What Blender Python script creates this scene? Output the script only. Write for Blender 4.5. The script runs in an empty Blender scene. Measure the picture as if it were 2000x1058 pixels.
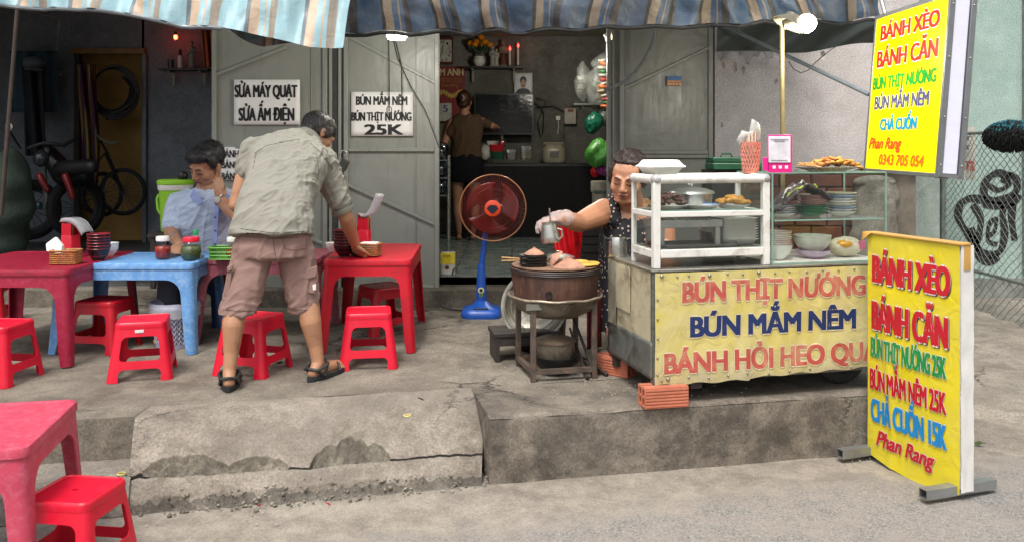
import bpy, bmesh, math, random
from mathutils import Vector, Matrix, noise
random.seed(7)
PI = math.pi; R = math.radians
S = bpy.context.scene; COL = S.collection
F = 1700.0; HY = 292.0; EYE = 1.32          # focal length in photo pixels, horizon row, eye height in metres

# ---------- camera ----------
cam = bpy.data.cameras.new('camera'); camo = bpy.data.objects.new('camera', cam); COL.objects.link(camo)
camo.location = (0, 0, EYE); camo.rotation_euler = (PI/2, 0, 0)
cam.sensor_width = 36; cam.lens = 36*F/2000; cam.shift_y = -(529-HY)/2000
cam.clip_end = 500; cam.clip_start = 0.05
S.camera = camo
# ---------- sky ----------
world = bpy.data.worlds.new('World'); S.world = world; world.use_nodes = True
wn = world.node_tree.nodes; wl = world.node_tree.links
for n in list(wn): wn.remove(n)
sky = wn.new('ShaderNodeTexSky'); sky.sky_type = 'NISHITA'; sky.sun_disc = False
SUN_EL, SUN_AZ = 62, 200                     # degrees; azimuth: 180 = behind the camera
sky.sun_elevation = R(SUN_EL); sky.sun_rotation = R(SUN_AZ); sky.air_density = 1.0; sky.dust_density = 5.0; sky.ozone_density = 1.0
hsv = wn.new('ShaderNodeHueSaturation'); hsv.inputs['Saturation'].default_value = 0.35
bg = wn.new('ShaderNodeBackground'); bg.inputs['Strength'].default_value = 0.15
wo = wn.new('ShaderNodeOutputWorld')
wl.new(sky.outputs[0], hsv.inputs['Color']); wl.new(hsv.outputs[0], bg.inputs['Color']); wl.new(bg.outputs[0], wo.inputs[0])
# ---------- overcast sun ----------
sl = bpy.data.lights.new('sun', 'SUN'); sl.energy = 1.5; sl.angle = R(14); sl.color = (1, .96, .9)
so = bpy.data.objects.new('sun', sl); COL.objects.link(so)
az = R(SUN_AZ); sd = Vector((math.sin(az)*math.cos(R(SUN_EL)), math.cos(az)*math.cos(R(SUN_EL)), math.sin(R(SUN_EL))))
so.rotation_euler = sd.to_track_quat('Z', 'Y').to_euler(); so.location = (0, -3, 8)
S.view_settings.view_transform = 'Standard'; S.view_settings.look = 'None'
S.view_settings.exposure = 0.66; S.view_settings.gamma = 1; S.view_settings.use_curve_mapping = False
S.cycles.max_bounces = 8; S.cycles.transparent_max_bounces = 24; S.cycles.diffuse_bounces = 4; S.cycles.glossy_bounces = 4
S.cycles.caustics_reflective = False; S.cycles.caustics_refractive = False; S.cycles.sample_clamp_indirect = 4

# ---------- pixel helpers (photo pixel + distance -> metres) ----------
def W(px, py, Y): return Vector(((px-1000)*Y/F, Y, EYE-(py-HY)*Y/F))
def zt(Y): return .263+.022*min(1, max(0, (Y-3.8)/2.0))
def G(px, py, z=None):                        # ground point seen at a pixel
    if z is not None: Y = F*(EYE-z)/(py-HY)
    else:
        Y = 4.5
        for _ in range(8): Y = F*(EYE-zt(Y))/(py-HY); z = zt(Y)
        z = zt(Y)
    return Vector(((px-1000)*Y/F, Y, z))

# ---------- materials ----------
def srgb(c):
    if isinstance(c, str):
        c = c.lstrip('#'); c = [int(c[i:i+2], 16)/255 for i in (0, 2, 4)]
    return tuple((x/12.92 if x <= .04045 else ((x+.055)/1.055)**2.4) for x in c[:3])
MATS = {}
def newmat(name):
    m = bpy.data.materials.new(name); m.use_nodes = True
    nt = m.node_tree; b = nt.nodes['Principled BSDF']
    return m, nt, b
def N(nt, t, **kw):
    n = nt.nodes.new('ShaderNode'+t)
    for k, v in kw.items():
        if k in n.inputs: n.inputs[k].default_value = v
        else: setattr(n, k, v)
    return n
def mixc(nt, fac, a, b, mode='MIX'):
    m = nt.nodes.new('ShaderNodeMix'); m.data_type = 'RGBA'; m.blend_type = mode
    for v, i in ((fac, 0), (a, 6), (b, 7)):
        if hasattr(v, 'default_value') or hasattr(v, 'is_output'): nt.links.new(v, m.inputs[i])
        else: m.inputs[i].default_value = v if i == 0 else (tuple(v)+(1,))[:4]
    return m.outputs[2]
def ramp(nt, v, p0, p1, c0=(0, 0, 0), c1=(1, 1, 1)):
    r = nt.nodes.new('ShaderNodeValToRGB'); e = r.color_ramp.elements
    e[0].position = p0; e[1].position = p1; e[0].color = tuple(c0)+(1,); e[1].color = tuple(c1)+(1,)
    nt.links.new(v, r.inputs[0]); return r.outputs[0]
def noise_n(nt, co, scale, detail=5, rough=.6, dist=0):
    n = N(nt, 'TexNoise', Scale=scale, Detail=detail, Roughness=rough, Distortion=dist); nt.links.new(co, n.inputs['Vector']); return n.outputs['Fac']
def M(name, col, rough=.5, metal=0, var=.25, scale=12, bump=.15, bscale=None, dirt=None, dirt_amt=.5, dscale=4, spec=.5, alpha=1, trans=0, sss=0, coat=0, emis=None, estr=0, thick_noise=6):
    if name in MATS: return MATS[name]
    m, nt, b = newmat(name); c = srgb(col)
    tc = nt.nodes.new('ShaderNodeTexCoord').outputs['Object']
    f = noise_n(nt, tc, scale, thick_noise)
    lo = tuple(x*(1-var) for x in c); hi = tuple(min(1, x*(1+var)) for x in c)
    out = ramp(nt, f, .3, .7, lo, hi)
    if dirt is not None:
        f2 = noise_n(nt, tc, dscale, 8, .7, .6)
        out = mixc(nt, ramp(nt, f2, .62-.3*dirt_amt, .78-.2*dirt_amt), out, srgb(dirt))
    nt.links.new(out, b.inputs['Base Color'])
    rr = nt.nodes.new('ShaderNodeMapRange'); nt.links.new(f, rr.inputs[0]); rr.inputs[3].default_value = max(.02, rough-.1); rr.inputs[4].default_value = min(1, rough+.12)
    nt.links.new(rr.outputs[0], b.inputs['Roughness'])
    b.inputs['Metallic'].default_value = metal
    b.inputs['Specular IOR Level'].default_value = spec
    if bump:
        f3 = noise_n(nt, tc, bscale or scale*3, 6, .65)
        bp = N(nt, 'Bump', Strength=bump, Distance=.01); nt.links.new(f3, bp.inputs['Height']); nt.links.new(bp.outputs[0], b.inputs['Normal'])
    if alpha < 1: b.inputs['Alpha'].default_value = alpha
    if trans: b.inputs['Transmission Weight'].default_value = trans; b.inputs['IOR'].default_value = 1.45
    if sss: b.inputs['Subsurface Weight'].default_value = sss; b.inputs['Subsurface Radius'].default_value = (.012, .005, .003)
    if coat: b.inputs['Coat Weight'].default_value = coat; b.inputs['Coat Roughness'].default_value = .15
    if emis: b.inputs['Emission Color'].default_value = srgb(emis)+(1,); b.inputs['Emission Strength'].default_value = estr
    MATS[name] = m; return m

# ---------- mesh builder ----------
class B:
    def __init__(s): s.bm = bmesh.new()
    def _add(s, verts, faces, mi=0):
        vs = [s.bm.verts.new(v) for v in verts]
        out = []
        for f in faces:
            try: fc = s.bm.faces.new([vs[i] for i in f]); fc.material_index = mi; out.append(fc)
            except ValueError: pass
        return vs
    def box(s, c, d, rot=None, mi=0):
        c = Vector(c); h = Vector(d)/2
        vs = [Vector((x*h.x, y*h.y, z*h.z)) for z in (-1, 1) for y in (-1, 1) for x in (-1, 1)]
        if rot is not None:
            if isinstance(rot, (int, float)): rot = Matrix.Rotation(rot, 3, 'Z')
            vs = [rot @ v for v in vs]
        s._add([c+v for v in vs], [(0, 2, 3, 1), (4, 5, 7, 6), (0, 1, 5, 4), (2, 6, 7, 3), (0, 4, 6, 2), (1, 3, 7, 5)], mi); return s
    def loft(s, rings, cap=True, closed=True, mi=0):
        n = len(rings[0]); vs = [p for r in rings for p in r]; fs = []
        for i in range(len(rings)-1):
            for j in range(n if closed else n-1):
                a = i*n+j; b_ = i*n+(j+1) % n
                fs.append((a, b_, b_+n, a+n))
        if cap and closed: fs.append(tuple(range(n))[::-1]); fs.append(tuple((len(rings)-1)*n+j for j in range(n)))
        s._add(vs, fs, mi); return s
    def tube(s, pts, r, seg=8, cap=True, mi=0):
        pts = [Vector(p) for p in pts]; n = len(pts)
        rs = r if isinstance(r, (list, tuple)) else [r]*n
        up = None; rings = []
        for i, p in enumerate(pts):
            t = (pts[min(i+1, n-1)]-pts[max(i-1, 0)]).normalized()
            if up is None: up = t.orthogonal().normalized()
            up = (up-t*up.dot(t)); up = up.normalized() if up.length > 1e-6 else t.orthogonal().normalized()
            w = t.cross(up)
            rings.append([p+(up*math.cos(2*PI*j/seg)+w*math.sin(2*PI*j/seg))*rs[i] for j in range(seg)])
        return s.loft(rings, cap, mi=mi)
    def cyl(s, p0, p1, r0, r1=None, seg=16, mi=0): return s.tube([p0, p1], [r0, r0 if r1 is None else r1], seg, mi=mi)
    def lathe(s, prof, seg=24, c=(0, 0, 0), sx=1, sy=1, rot=None, cap=True, mi=0):
        c = Vector(c); rings = []
        for r, z in prof:
            ring = [Vector((math.cos(2*PI*j/seg)*r*sx, math.sin(2*PI*j/seg)*r*sy, z)) for j in range(seg)]
            if rot is not None: ring = [rot @ v for v in ring]
            rings.append([c+v for v in ring])
        return s.loft(rings, cap, mi=mi)
    def ell(s, c, r, rot=None, seg=16, rn=10, mi=0):
        if isinstance(r, (int, float)): r = (r, r, r)
        prof = []
        c = Vector(c); rings = []
        for i in range(rn+1):
            a = -PI/2+PI*i/rn; a = max(-PI/2+.06, min(PI/2-.06, a))
            ring = [Vector((math.cos(2*PI*j/seg)*math.cos(a)*r[0], math.sin(2*PI*j/seg)*math.cos(a)*r[1], math.sin(a)*r[2])) for j in range(seg)]
            if rot is not None: ring = [rot @ v for v in ring]
            rings.append([c+v for v in ring])
        return s.loft(rings, True, mi=mi)
    def caps(s, p0, r0, p1, r1, seg=14):          # tapered capsule
        p0 = Vector(p0); p1 = Vector(p1); d = (p1-p0).normalized(); pts = []; rs = []
        for a in (85, 60, 30, 0): pts.append(p0-d*r0*math.sin(R(a))); rs.append(r0*math.cos(R(a)))
        for a in (0, 30, 60, 85): pts.append(p1+d*r1*math.sin(R(a))); rs.append(r1*math.cos(R(a)))
        return s.tube(pts, rs, seg)
    def chain(s, pts, rs, seg=14):
        for i in range(len(pts)-1): s.caps(pts[i], rs[i], pts[i+1], rs[i+1], seg)
        return s
    def poly(s, pts, th, axis, mi=0):              # extruded polygon, axis = extrusion Vector direction
        pts = [Vector(p) for p in pts]; ax = Vector(axis).normalized()*th; n = len(pts)
        s._add(pts+[p+ax for p in pts], [tuple(range(n))[::-1], tuple(range(n, 2*n))]+[(i, (i+1) % n, (i+1) % n+n, i+n) for i in range(n)], mi); return s
    def grid(s, fn, nu, nv, thick=0, mi=0):        # fn(u,v) -> point
        s._add([fn(i/nu, j/nv) for j in range(nv+1) for i in range(nu+1)], [(j*(nu+1)+i, j*(nu+1)+i+1, (j+1)*(nu+1)+i+1, (j+1)*(nu+1)+i) for j in range(nv) for i in range(nu)], mi); return s
    def build(s, name, mat, parent=None, world=False, smooth=True, bevel=0, solid=0, ang=40, remesh=0, wob=None, sub=0, bseg=2, fixn=True):
        me = bpy.data.meshes.new(name)
        if fixn: bmesh.ops.recalc_face_normals(s.bm, faces=s.bm.faces)
        if world and parent is not None:
            off = Vector(parent.location)
            if parent.parent: off += Vector(parent.parent.location)
            for v in s.bm.verts: v.co -= off
        s.bm.to_mesh(me); s.bm.free()
        mats = mat if isinstance(mat, (list, tuple)) else [mat]
        for m in mats: me.materials.append(m)
        o = bpy.data.objects.new(name, me); COL.objects.link(o)
        if remesh:
            md = o.modifiers.new('r', 'REMESH'); md.mode = 'VOXEL'; md.voxel_size = remesh; md.adaptivity = 0
            sm = o.modifiers.new('s', 'SMOOTH'); sm.factor = .5; sm.iterations = 6 if remesh is not True else 3
            bpy.context.view_layer.update(); dg = bpy.context.evaluated_depsgraph_get()
            me2 = bpy.data.meshes.new_from_object(o.evaluated_get(dg)); o.modifiers.clear()
            bpy.data.meshes.remove(me) if False else None
            o.data = me2; me = me2
            if not me.materials:
                for m in mats: me.materials.append(m)
        if wob:
            me.update(); nr = [Vector(v.normal) for v in me.vertices]
            for v, n_ in zip(me.vertices, nr): v.co += wob(Vector(v.co), n_)
        for p in me.polygons: p.use_smooth = smooth
        if smooth and ang < 180 and not remesh: me.set_sharp_from_angle(angle=R(ang))
        if solid: md = o.modifiers.new('solid', 'SOLIDIFY'); md.thickness = solid; md.offset = 0
        if bevel: md = o.modifiers.new('bevel', 'BEVEL'); md.width = bevel; md.segments = bseg; md.limit_method = 'ANGLE'; md.angle_limit = R(35)
        if sub: md = o.modifiers.new('sub', 'SUBSURF'); md.levels = sub; md.render_levels = sub
        if parent is not None: o.parent = parent
        return o
def tag(o, label=None, cat=None, group=None, kind=None):
    if label: o['label'] = label
    if cat: o['category'] = cat
    if group: o['group'] = group
    if kind: o['kind'] = kind
    return o
def struct(o): o['kind'] = 'structure'; return o
def thing(name, label, cat, loc=(0, 0, 0), rz=0, group=None):
    o = bpy.data.objects.new(name, None); COL.objects.link(o); o.empty_display_size = .1
    o.location = loc; o.rotation_euler = (0, 0, rz); return tag(o, label, cat, group)
def copy_tree(o, parent=None, label=None, loc=None, rz=None):
    c = o.copy(); COL.objects.link(c)
    if parent is not None: c.parent = parent
    if label: c['label'] = label
    if loc is not None: c.location = loc
    if rz is not None: c.rotation_euler = (0, 0, rz)
    for ch in list(o.children): copy_tree(ch, c)
    return c
def rrect(w, d, r, z=0, n=5, cx=0, cy=0):
    pts = []
    for qx, qy, a0 in ((1, 1, 0), (-1, 1, 90), (-1, -1, 180), (1, -1, 270)):
        for k in range(n+1):
            a = R(a0+90*k/n); pts.append(Vector((cx+qx*(w/2-r)+r*math.cos(a), cy+qy*(d/2-r)+r*math.sin(a), z)))
    return pts
from mathutils.bvhtree import BVHTree
def surf_line(obj, pxs, mat, root, name='seam', r=.0018, lift=.0012, n=6):
    """a thin seam laid along a surface, through the points where photo pixels meet it"""
    me = obj.data; bv = BVHTree.FromPolygons([v.co for v in me.vertices], [tuple(p.vertices) for p in me.polygons]); org = Vector((0, 0, EYE))-root.location; P = []
    for i in range(len(pxs)-1):
        for k in range(n+(i == len(pxs)-2)):
            t_ = k/n; a = pxs[i]; c = pxs[i+1]; px = a[0]+(c[0]-a[0])*t_; py = a[1]+(c[1]-a[1])*t_
            d = Vector(((px-1000)/F, 1, -(py-HY)/F)).normalized(); h = bv.ray_cast(org, d)
            if h[0] is not None: P.append(h[0]-d*lift)
    if len(P) > 2: return B().tube(P, r, 5).build(name, mat, obj)
def strands(obj, n, flow, length, mat, w=.0011, lift=.0015, seed=1, droop=.25):
    """fine loose hairs growing along the surface of a hair mesh"""
    me = obj.data; me.calc_loop_triangles(); rs = random.Random(seed); tr = me.loop_triangles; cum = []; tot = 0
    for t_ in tr: tot += t_.area; cum.append(tot)
    import bisect
    V = []; FC = []
    for _ in range(n):
        t_ = tr[min(len(tr)-1, bisect.bisect(cum, rs.random()*tot))]; a, b_, c = (me.vertices[i].co for i in t_.vertices); u, v = rs.random(), rs.random()
        if u+v > 1: u, v = 1-u, 1-v
        p = a+(b_-a)*u+(c-a)*v; nn = t_.normal; f = flow(p); f = f+Vector((rs.gauss(0, .22), rs.gauss(0, .22), rs.gauss(0, .22))); f = f-nn*f.dot(nn)
        if f.length < 1e-4: continue
        f.normalize(); s_ = f.cross(nn)*w; L_ = length*rs.uniform(.6, 1.3); l0 = lift*rs.uniform(-.5, 1.5); q0 = p+nn*l0; q1 = p+f*L_*.5+nn*(l0+lift*rs.uniform(.3, 2.0)); q2 = p+f*L_+nn*(l0-L_*droop*rs.uniform(.2, 1))
        k = len(V); V += [q0-s_, q0+s_, q1+s_, q1-s_, q2]; FC += [(k, k+1, k+2, k+3), (k+3, k+2, k+4)]
    m_ = bpy.data.meshes.new('hair_strands'); m_.from_pydata(V, [], FC); m_.materials.append(mat); o = bpy.data.objects.new('hair_strands', m_); COL.objects.link(o); o.parent = obj; o['kind'] = 'stuff'; return o
# lettering: real letters in thin meshes, laid on a surface frame (o = origin bottom-left, ex, ey unit axes)
_tc = {}
_cu = bpy.data.curves.new('t', 'FONT'); _cu.body = 'H'; _to = bpy.data.objects.new('t', _cu); COL.objects.link(_to); bpy.context.view_layer.update()
_me = bpy.data.meshes.new_from_object(_to.evaluated_get(bpy.context.evaluated_depsgraph_get())); CAPH = max(v.co.y for v in _me.vertices); print('CAPH', CAPH)
bpy.data.objects.remove(_to); bpy.data.curves.remove(_cu); bpy.data.meshes.remove(_me)
def text(s, o, ex, ey, w, cap, mat, parent, name='lettering', bold=0, shear=0, lift=.002, world=True, wave=None, vert=0, ring=False, x0frac=None, serif=False):
    """bold / vert: extra stroke width in metres across / up; ring: copies all round (an outline)"""
    ex = Vector(ex).normalized(); ey = Vector(ey).normalized(); nz = ex.cross(ey)
    key = (s, shear)
    def raw(t):
        cu = bpy.data.curves.new('t', 'FONT'); cu.body = t; cu.size = 1; cu.shear = shear; cu.resolution_u = 4; cu.space_character = .97
        to = bpy.data.objects.new('t', cu); COL.objects.link(to); bpy.context.view_layer.update()
        me = bpy.data.meshes.new_from_object(to.evaluated_get(bpy.context.evaluated_depsgraph_get()))
        r_ = ([v.co.copy() for v in me.vertices], [tuple(p.vertices) for p in me.polygons])
        bpy.data.objects.remove(to); bpy.data.curves.remove(cu); bpy.data.meshes.remove(me); return r_
    if key not in _tc:
        plain = s.replace('Ớ', 'Ó').replace('Ơ', 'O'); _tc[key] = raw(plain)
        for k, ch in enumerate(s):
            if ch in 'ỚƠ':                       # the horn of the letter
                xr = max(v.x for v in raw(plain[:k+1])[0]); vs_, fs_ = _tc[key]; n_ = len(vs_)
                vs_ += [Vector((xr+dx, dy, 0)) for dx, dy in ((-.13, .60), (-.06, .62), (-.035, .67), (-.04, .73), (.02, .735), (.025, .66), (-.01, .57), (-.08, .54))]; fs_.append(tuple(range(n_, n_+8)))
    vs, fs = _tc[key]; xs = [v.x for v in vs]; x0, x1 = min(xs), max(xs)
    kx = w/(x1-x0); ky = cap/CAPH
    off = Vector((0, 0, 0))
    if world and parent is not None:
        off = Vector(parent.location)+(Vector(parent.parent.location) if parent.parent else Vector((0, 0, 0)))
    if ring: sh = [(math.cos(a*PI/6)*bold, math.sin(a*PI/6)*(vert or bold)) for a in range(12)]
    elif bold or vert: sh = [(0, 0), (-bold/2, -vert/2), (bold/2, vert/2), (-bold/2, vert/2), (bold/2, -vert/2)]
    else: sh = [(0, 0)]
    V = []; FC = []
    for k, (dx, dy) in enumerate(sh):
        n0 = len(V)
        for v in vs:
            p = Vector(o)+ex*((v.x-x0)*kx+dx)+ey*(v.y*ky+dy)+nz*(lift+k*.00012)
            if wave: p = p+wave(p)
            V.append(p-off)
        FC += [tuple(i+n0 for i in f) for f in fs]
    me = bpy.data.meshes.new(name); me.from_pydata(V, [], FC); me.materials.append(mat)
    ob = bpy.data.objects.new(name, me); COL.objects.link(ob)
    if parent is not None: ob.parent = parent
    return ob
# ================= THE SETTING =================
def concrete(name, col, dark, light, rough=.85, bump=.5, speck=.5, stain=None, green=0):
    m, nt, b = newmat(name); L = nt.links
    tc = nt.nodes.new('ShaderNodeTexCoord').outputs['Object']
    big = noise_n(nt, tc, 1.6, 7, .6, .8); mid = noise_n(nt, tc, 9, 8, .66, .3); fine = noise_n(nt, tc, 95, 6, .8); vf = noise_n(nt, tc, 320, 2, .6)
    c = mixc(nt, ramp(nt, big, .35, .65), srgb(dark), srgb(col))
    c = mixc(nt, ramp(nt, mid, .42, .85), c, srgb(light))
    c = mixc(nt, ramp(nt, mid, .15, .5, (.7, .7, .7), (0, 0, 0)), c, srgb(dark))
    g = ramp(nt, fine, .32, .68, (.5, .5, .5), (1.5, 1.5, 1.5)); c = mixc(nt, 1.0, c, g, 'MULTIPLY')
    wv_ = nt.nodes.new('ShaderNodeVectorMath'); wv_.operation = 'MULTIPLY_ADD'; L.new(N(nt, 'TexNoise', Scale=3.5, Detail=6, Roughness=.7).outputs['Color'], wv_.inputs[0]); wv_.inputs[1].default_value = (.35, .35, .35); L.new(tc, wv_.inputs[2])
    ck_ = N(nt, 'TexVoronoi', Scale=1.15); ck_.feature = 'DISTANCE_TO_EDGE'; L.new(wv_.outputs[0], ck_.inputs['Vector'])
    cm_ = nt.nodes.new('ShaderNodeMath'); cm_.operation = 'MULTIPLY'; L.new(ramp(nt, ck_.outputs['Distance'], .002, .010, (1, 1, 1), (0, 0, 0)), cm_.inputs[0]); L.new(ramp(nt, noise_n(nt, tc, 1.3, 3), .50, .60), cm_.inputs[1])
    if speck > .25: c = mixc(nt, cm_.outputs[0], c, (.02, .017, .013))
    dk_ = noise_n(nt, tc, 5.5, 8, .72, .5); c = mixc(nt, ramp(nt, dk_, .56, .74, (0, 0, 0), (.55, .55, .55)), c, srgb(dark))
    if stain:
        sn = noise_n(nt, tc, 1.7, 8, .62, .8); c = mixc(nt, ramp(nt, sn, .46, .78, (0, 0, 0), (.8, .8, .8)), c, srgb(stain))
    if green:
        sn = noise_n(nt, tc, 4.1, 8, .75, 1); c = mixc(nt, ramp(nt, sn, .58, .85, (0, 0, 0), (.7, .7, .7)), c, (.10, .105, .06))
    if speck:
        v = N(nt, 'TexVoronoi', Scale=38); L.new(tc, v.inputs['Vector'])
        sp = ramp(nt, v.outputs['Distance'], .05, .09, (1, 1, 1), (0, 0, 0)); w = ramp(nt, noise_n(nt, tc, 14, 2), .58, .62)
        mu = nt.nodes.new('ShaderNodeMath'); mu.operation = 'MULTIPLY'; L.new(sp, mu.inputs[0]); L.new(w, mu.inputs[1])
        m2 = nt.nodes.new('ShaderNodeMath'); m2.operation = 'MULTIPLY'; L.new(mu.outputs[0], m2.inputs[0]); m2.inputs[1].default_value = speck
        c = mixc(nt, m2.outputs[0], c, (.62, .6, .55))
    L.new(c, b.inputs['Base Color']); b.inputs['Roughness'].default_value = rough
    ad = nt.nodes.new('ShaderNodeMath'); ad.operation = 'MULTIPLY_ADD'; L.new(mid, ad.inputs[0]); ad.inputs[1].default_value = 2.2; L.new(fine, ad.inputs[2])
    ad2 = nt.nodes.new('ShaderNodeMath'); ad2.operation = 'MULTIPLY_ADD'; L.new(vf, ad2.inputs[0]); ad2.inputs[1].default_value = .5; L.new(ad.outputs[0], ad2.inputs[2])
    bp = N(nt, 'Bump', Strength=bump, Distance=.006); L.new(ad2.outputs[0], bp.inputs['Height']); L.new(bp.outputs[0], b.inputs['Normal'])
    return m
M_PAVE = concrete('worn_concrete', '#7d766b', '#5a5349', '#918979', stain='#4d463d', speck=.6)
M_RAMP = concrete('ramp_concrete', '#8a8175', '#635b50', '#a09689', stain='#69625a', speck=.5, green=1)
M_BLOCK = concrete('block_concrete', '#7d756a', '#4b443c', '#928879', stain='#35312a', speck=.4, green=1)
M_PLASTER = concrete('grey_plaster', '#c3bdba', '#b0aaa6', '#cbc6c3', stain='#aba49f', speck=.12, bump=.25)
M_TEAL = concrete('teal_plaster', '#9db2a9', '#8ea49b', '#a6bab1', stain='#879b92', speck=.05, bump=.15)
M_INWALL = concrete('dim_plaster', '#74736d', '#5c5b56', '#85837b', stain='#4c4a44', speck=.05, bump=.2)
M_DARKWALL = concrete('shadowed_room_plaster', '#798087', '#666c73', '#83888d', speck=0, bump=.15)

def Lx(X): return 3.436+.2145*(X+.091)          # line of the kerb foot
# road: asphalt giving way to dusty concrete along the gutter
def road_mat():
    m, nt, b = newmat('asphalt_and_dusty_gutter'); L = nt.links
    tc = nt.nodes.new('ShaderNodeTexCoord').outputs['Object']
    sx = nt.nodes.new('ShaderNodeSeparateXYZ'); L.new(tc, sx.inputs[0])
    mm = nt.nodes.new('ShaderNodeMath'); mm.operation = 'MULTIPLY_ADD'; L.new(sx.outputs[0], mm.inputs[0]); mm.inputs[1].default_value = -.30; L.new(sx.outputs[1], mm.inputs[2])
    wob = noise_n(nt, tc, 3.5, 8, .75, .6)
    m3 = nt.nodes.new('ShaderNodeMath'); m3.operation = 'MULTIPLY_ADD'; L.new(wob, m3.inputs[0]); m3.inputs[1].default_value = .5; L.new(mm.outputs[0], m3.inputs[2])
    f = nt.nodes.new('ShaderNodeMapRange'); L.new(m3.outputs[0], f.inputs[0]); f.inputs[1].default_value = 3.22; f.inputs[2].default_value = 3.42
    v = N(nt, 'TexVoronoi', Scale=170); L.new(tc, v.inputs['Vector'])
    agg = ramp(nt, v.outputs['Color'], .1, .9, srgb('#5a5856'), srgb('#8f8b85'))
    mid = noise_n(nt, tc, 7, 8, .7); fine = noise_n(nt, tc, 120, 4, .7)
    agg = mixc(nt, ramp(nt, mid, .4, .75), agg, srgb('#8a8178'))
    dust = mixc(nt, ramp(nt, mid, .35, .65), srgb('#756d64'), srgb('#989083'))
    dust = mixc(nt, 1.0, dust, ramp(nt, fine, .3, .7, (.7, .7, .7), (1.25, 1.25, 1.25)), 'MULTIPLY')
    st = noise_n(nt, tc, 2.4, 8, .7, 1.2); dust = mixc(nt, ramp(nt, st, .56, .7), dust, srgb('#6a6056'))
    c = mixc(nt, f.outputs[0], agg, dust)
    L.new(c, b.inputs['Base Color']); b.inputs['Roughness'].default_value = .88
    a1 = nt.nodes.new('ShaderNodeMath'); a1.operation = 'MULTIPLY_ADD'; L.new(v.outputs['Distance'], a1.inputs[0]); a1.inputs[1].default_value = 1.2; L.new(mid, a1.inputs[2])
    bp = N(nt, 'Bump', Strength=.4, Distance=.004); L.new(a1.outputs[0], bp.inputs['Height']); L.new(bp.outputs[0], b.inputs['Normal'])
    return m
M_ROAD = road_mat()
def nz(x, y, s=1, k=0): return noise.noise(Vector((x*s, y*s, k)))
b = B()
def rf(u, v):
    X = -7+14*u; Y = 1.2+3.6*v
    return Vector((X, Y, .006*nz(X, Y, 2.2)+.003*nz(X, Y, 9)-.004))
b.grid(rf, 220, 70)
b.build('road', M_ROAD)['kind'] = 'structure'
b = B(); b.grid(lambda u, v: Vector((-40+80*u, -40+80*v, -.03)), 2, 2); struct(b.build('ground', M_ROAD))
# lane sloping up to the right of the cart
b = B()
def lf(u, v):
    X = 1.2+6*u; Y = 3.75+3.4*v; z = .1*min(1, max(0, (Y-3.85)/2))
    z += .010*nz(X, Y, 3, 5)
    if X > 2.0: z += .035*max(0, min(1, (Y-(4.35-.42*(X-2.0))-.02)/.03))*max(0, min(1, (X-1.98)/.03))*(1+.5*nz(X, Y, 6))
    return Vector((X, Y, z))
b.grid(lf, 200, 130); struct(b.build('lane', concrete('lane_concrete', '#8e867a', '#6a6359', '#a39b8d', stain='#5f574c', speck=.4)))

def crack(X): return .088+.022*nz(X, 0, 3.1, 3)+.008*nz(X, 0, 14, 3)+.004*nz(X, 0, 45, 1)
def upper(X):                                   # upper edge of the broken-away lip
    c = crack(X)
    w = 0
    for a, e, h in ((-1.45, -1.12, .055), (-1.14, -.9, .045), (-.82, -.50, .10)):
        if a < X < e:
            t = (X-a)/(e-a); w = max(w, h*math.sin(PI*t)**.5*(1+.35*nz(X, 1, 11, 2)+.22*nz(X, 1, 38)))
    return c+w
def prof(d):
    P = ((-.03, -.02), (0, 0), (.018, .048), (.055, .078), (.085, .092), (.12, .118), (.2, .162), (.34, .238), (.40, .256), (.45, .2625))
    for (a, za), (e, ze) in zip(P, P[1:]):
        if d <= e: return za+(ze-za)*(d-a)/(e-a)
    return .2625
b = B()
NR = 128
def row_d(X, j):
    c = crack(X); up = max(upper(X), c+.009); g = .010+.014*abs(nz(X, 0, 9, 6))+.006*nz(X, 0, 40, 6)
    K = ((0, -.03), (10, g), (34, c-.0045), (38, c+.0045), (62, up), (66, up+.006), (NR, .45))
    return lerpt_(K, j)
def lerpt_(T, x):
    for (a_, va), (c_, vc) in zip(T, T[1:]):
        if x <= c_: return va+(vc-va)*max(0, (x-a_)/(c_-a_))
    return T[-1][1]
def rampf(u, v):
    X0 = -1.494+u*(1.494-.12); j = v*NR; d = row_d(X0, j); X = X0+max(0, .32-d)*.30*(1-u)
    k = max(0, 1-u/.45); z = prof(d*(1+.38*k) if d > .12 else d+(d*.38*k)*max(0, (d-.09)/.03))
    z += .003*nz(X, d, 6, 1)+.0016*nz(X, d, 25, 2)+.001*nz(X, d, 70, 2)
    c = crack(X0); up = upper(X0)
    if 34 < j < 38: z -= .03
    if 38 <= j <= 61 and up-c > .009: z -= (.024+.022*nz(X, d, 26, 7)+.010*nz(X, d, 70, 7))*min(1, (up-c)/.03)*min(1, (62-j)/5)
    if 0 < j < 12: z += .012*nz(X, d, 13, 9)
    return Vector((X, Lx(X)+d+.008*nz(X, 0, 10, 4)*(1 if j < 12 else 0), z))
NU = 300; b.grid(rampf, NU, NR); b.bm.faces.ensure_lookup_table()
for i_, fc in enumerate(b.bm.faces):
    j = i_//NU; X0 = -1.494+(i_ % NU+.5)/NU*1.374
    if 34 <= j < 38: fc.material_index = 1  # shade inside the crack, painted in as a dark colour
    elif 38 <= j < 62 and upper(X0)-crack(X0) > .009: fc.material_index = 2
    elif j < 10: fc.material_index = 3
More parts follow.
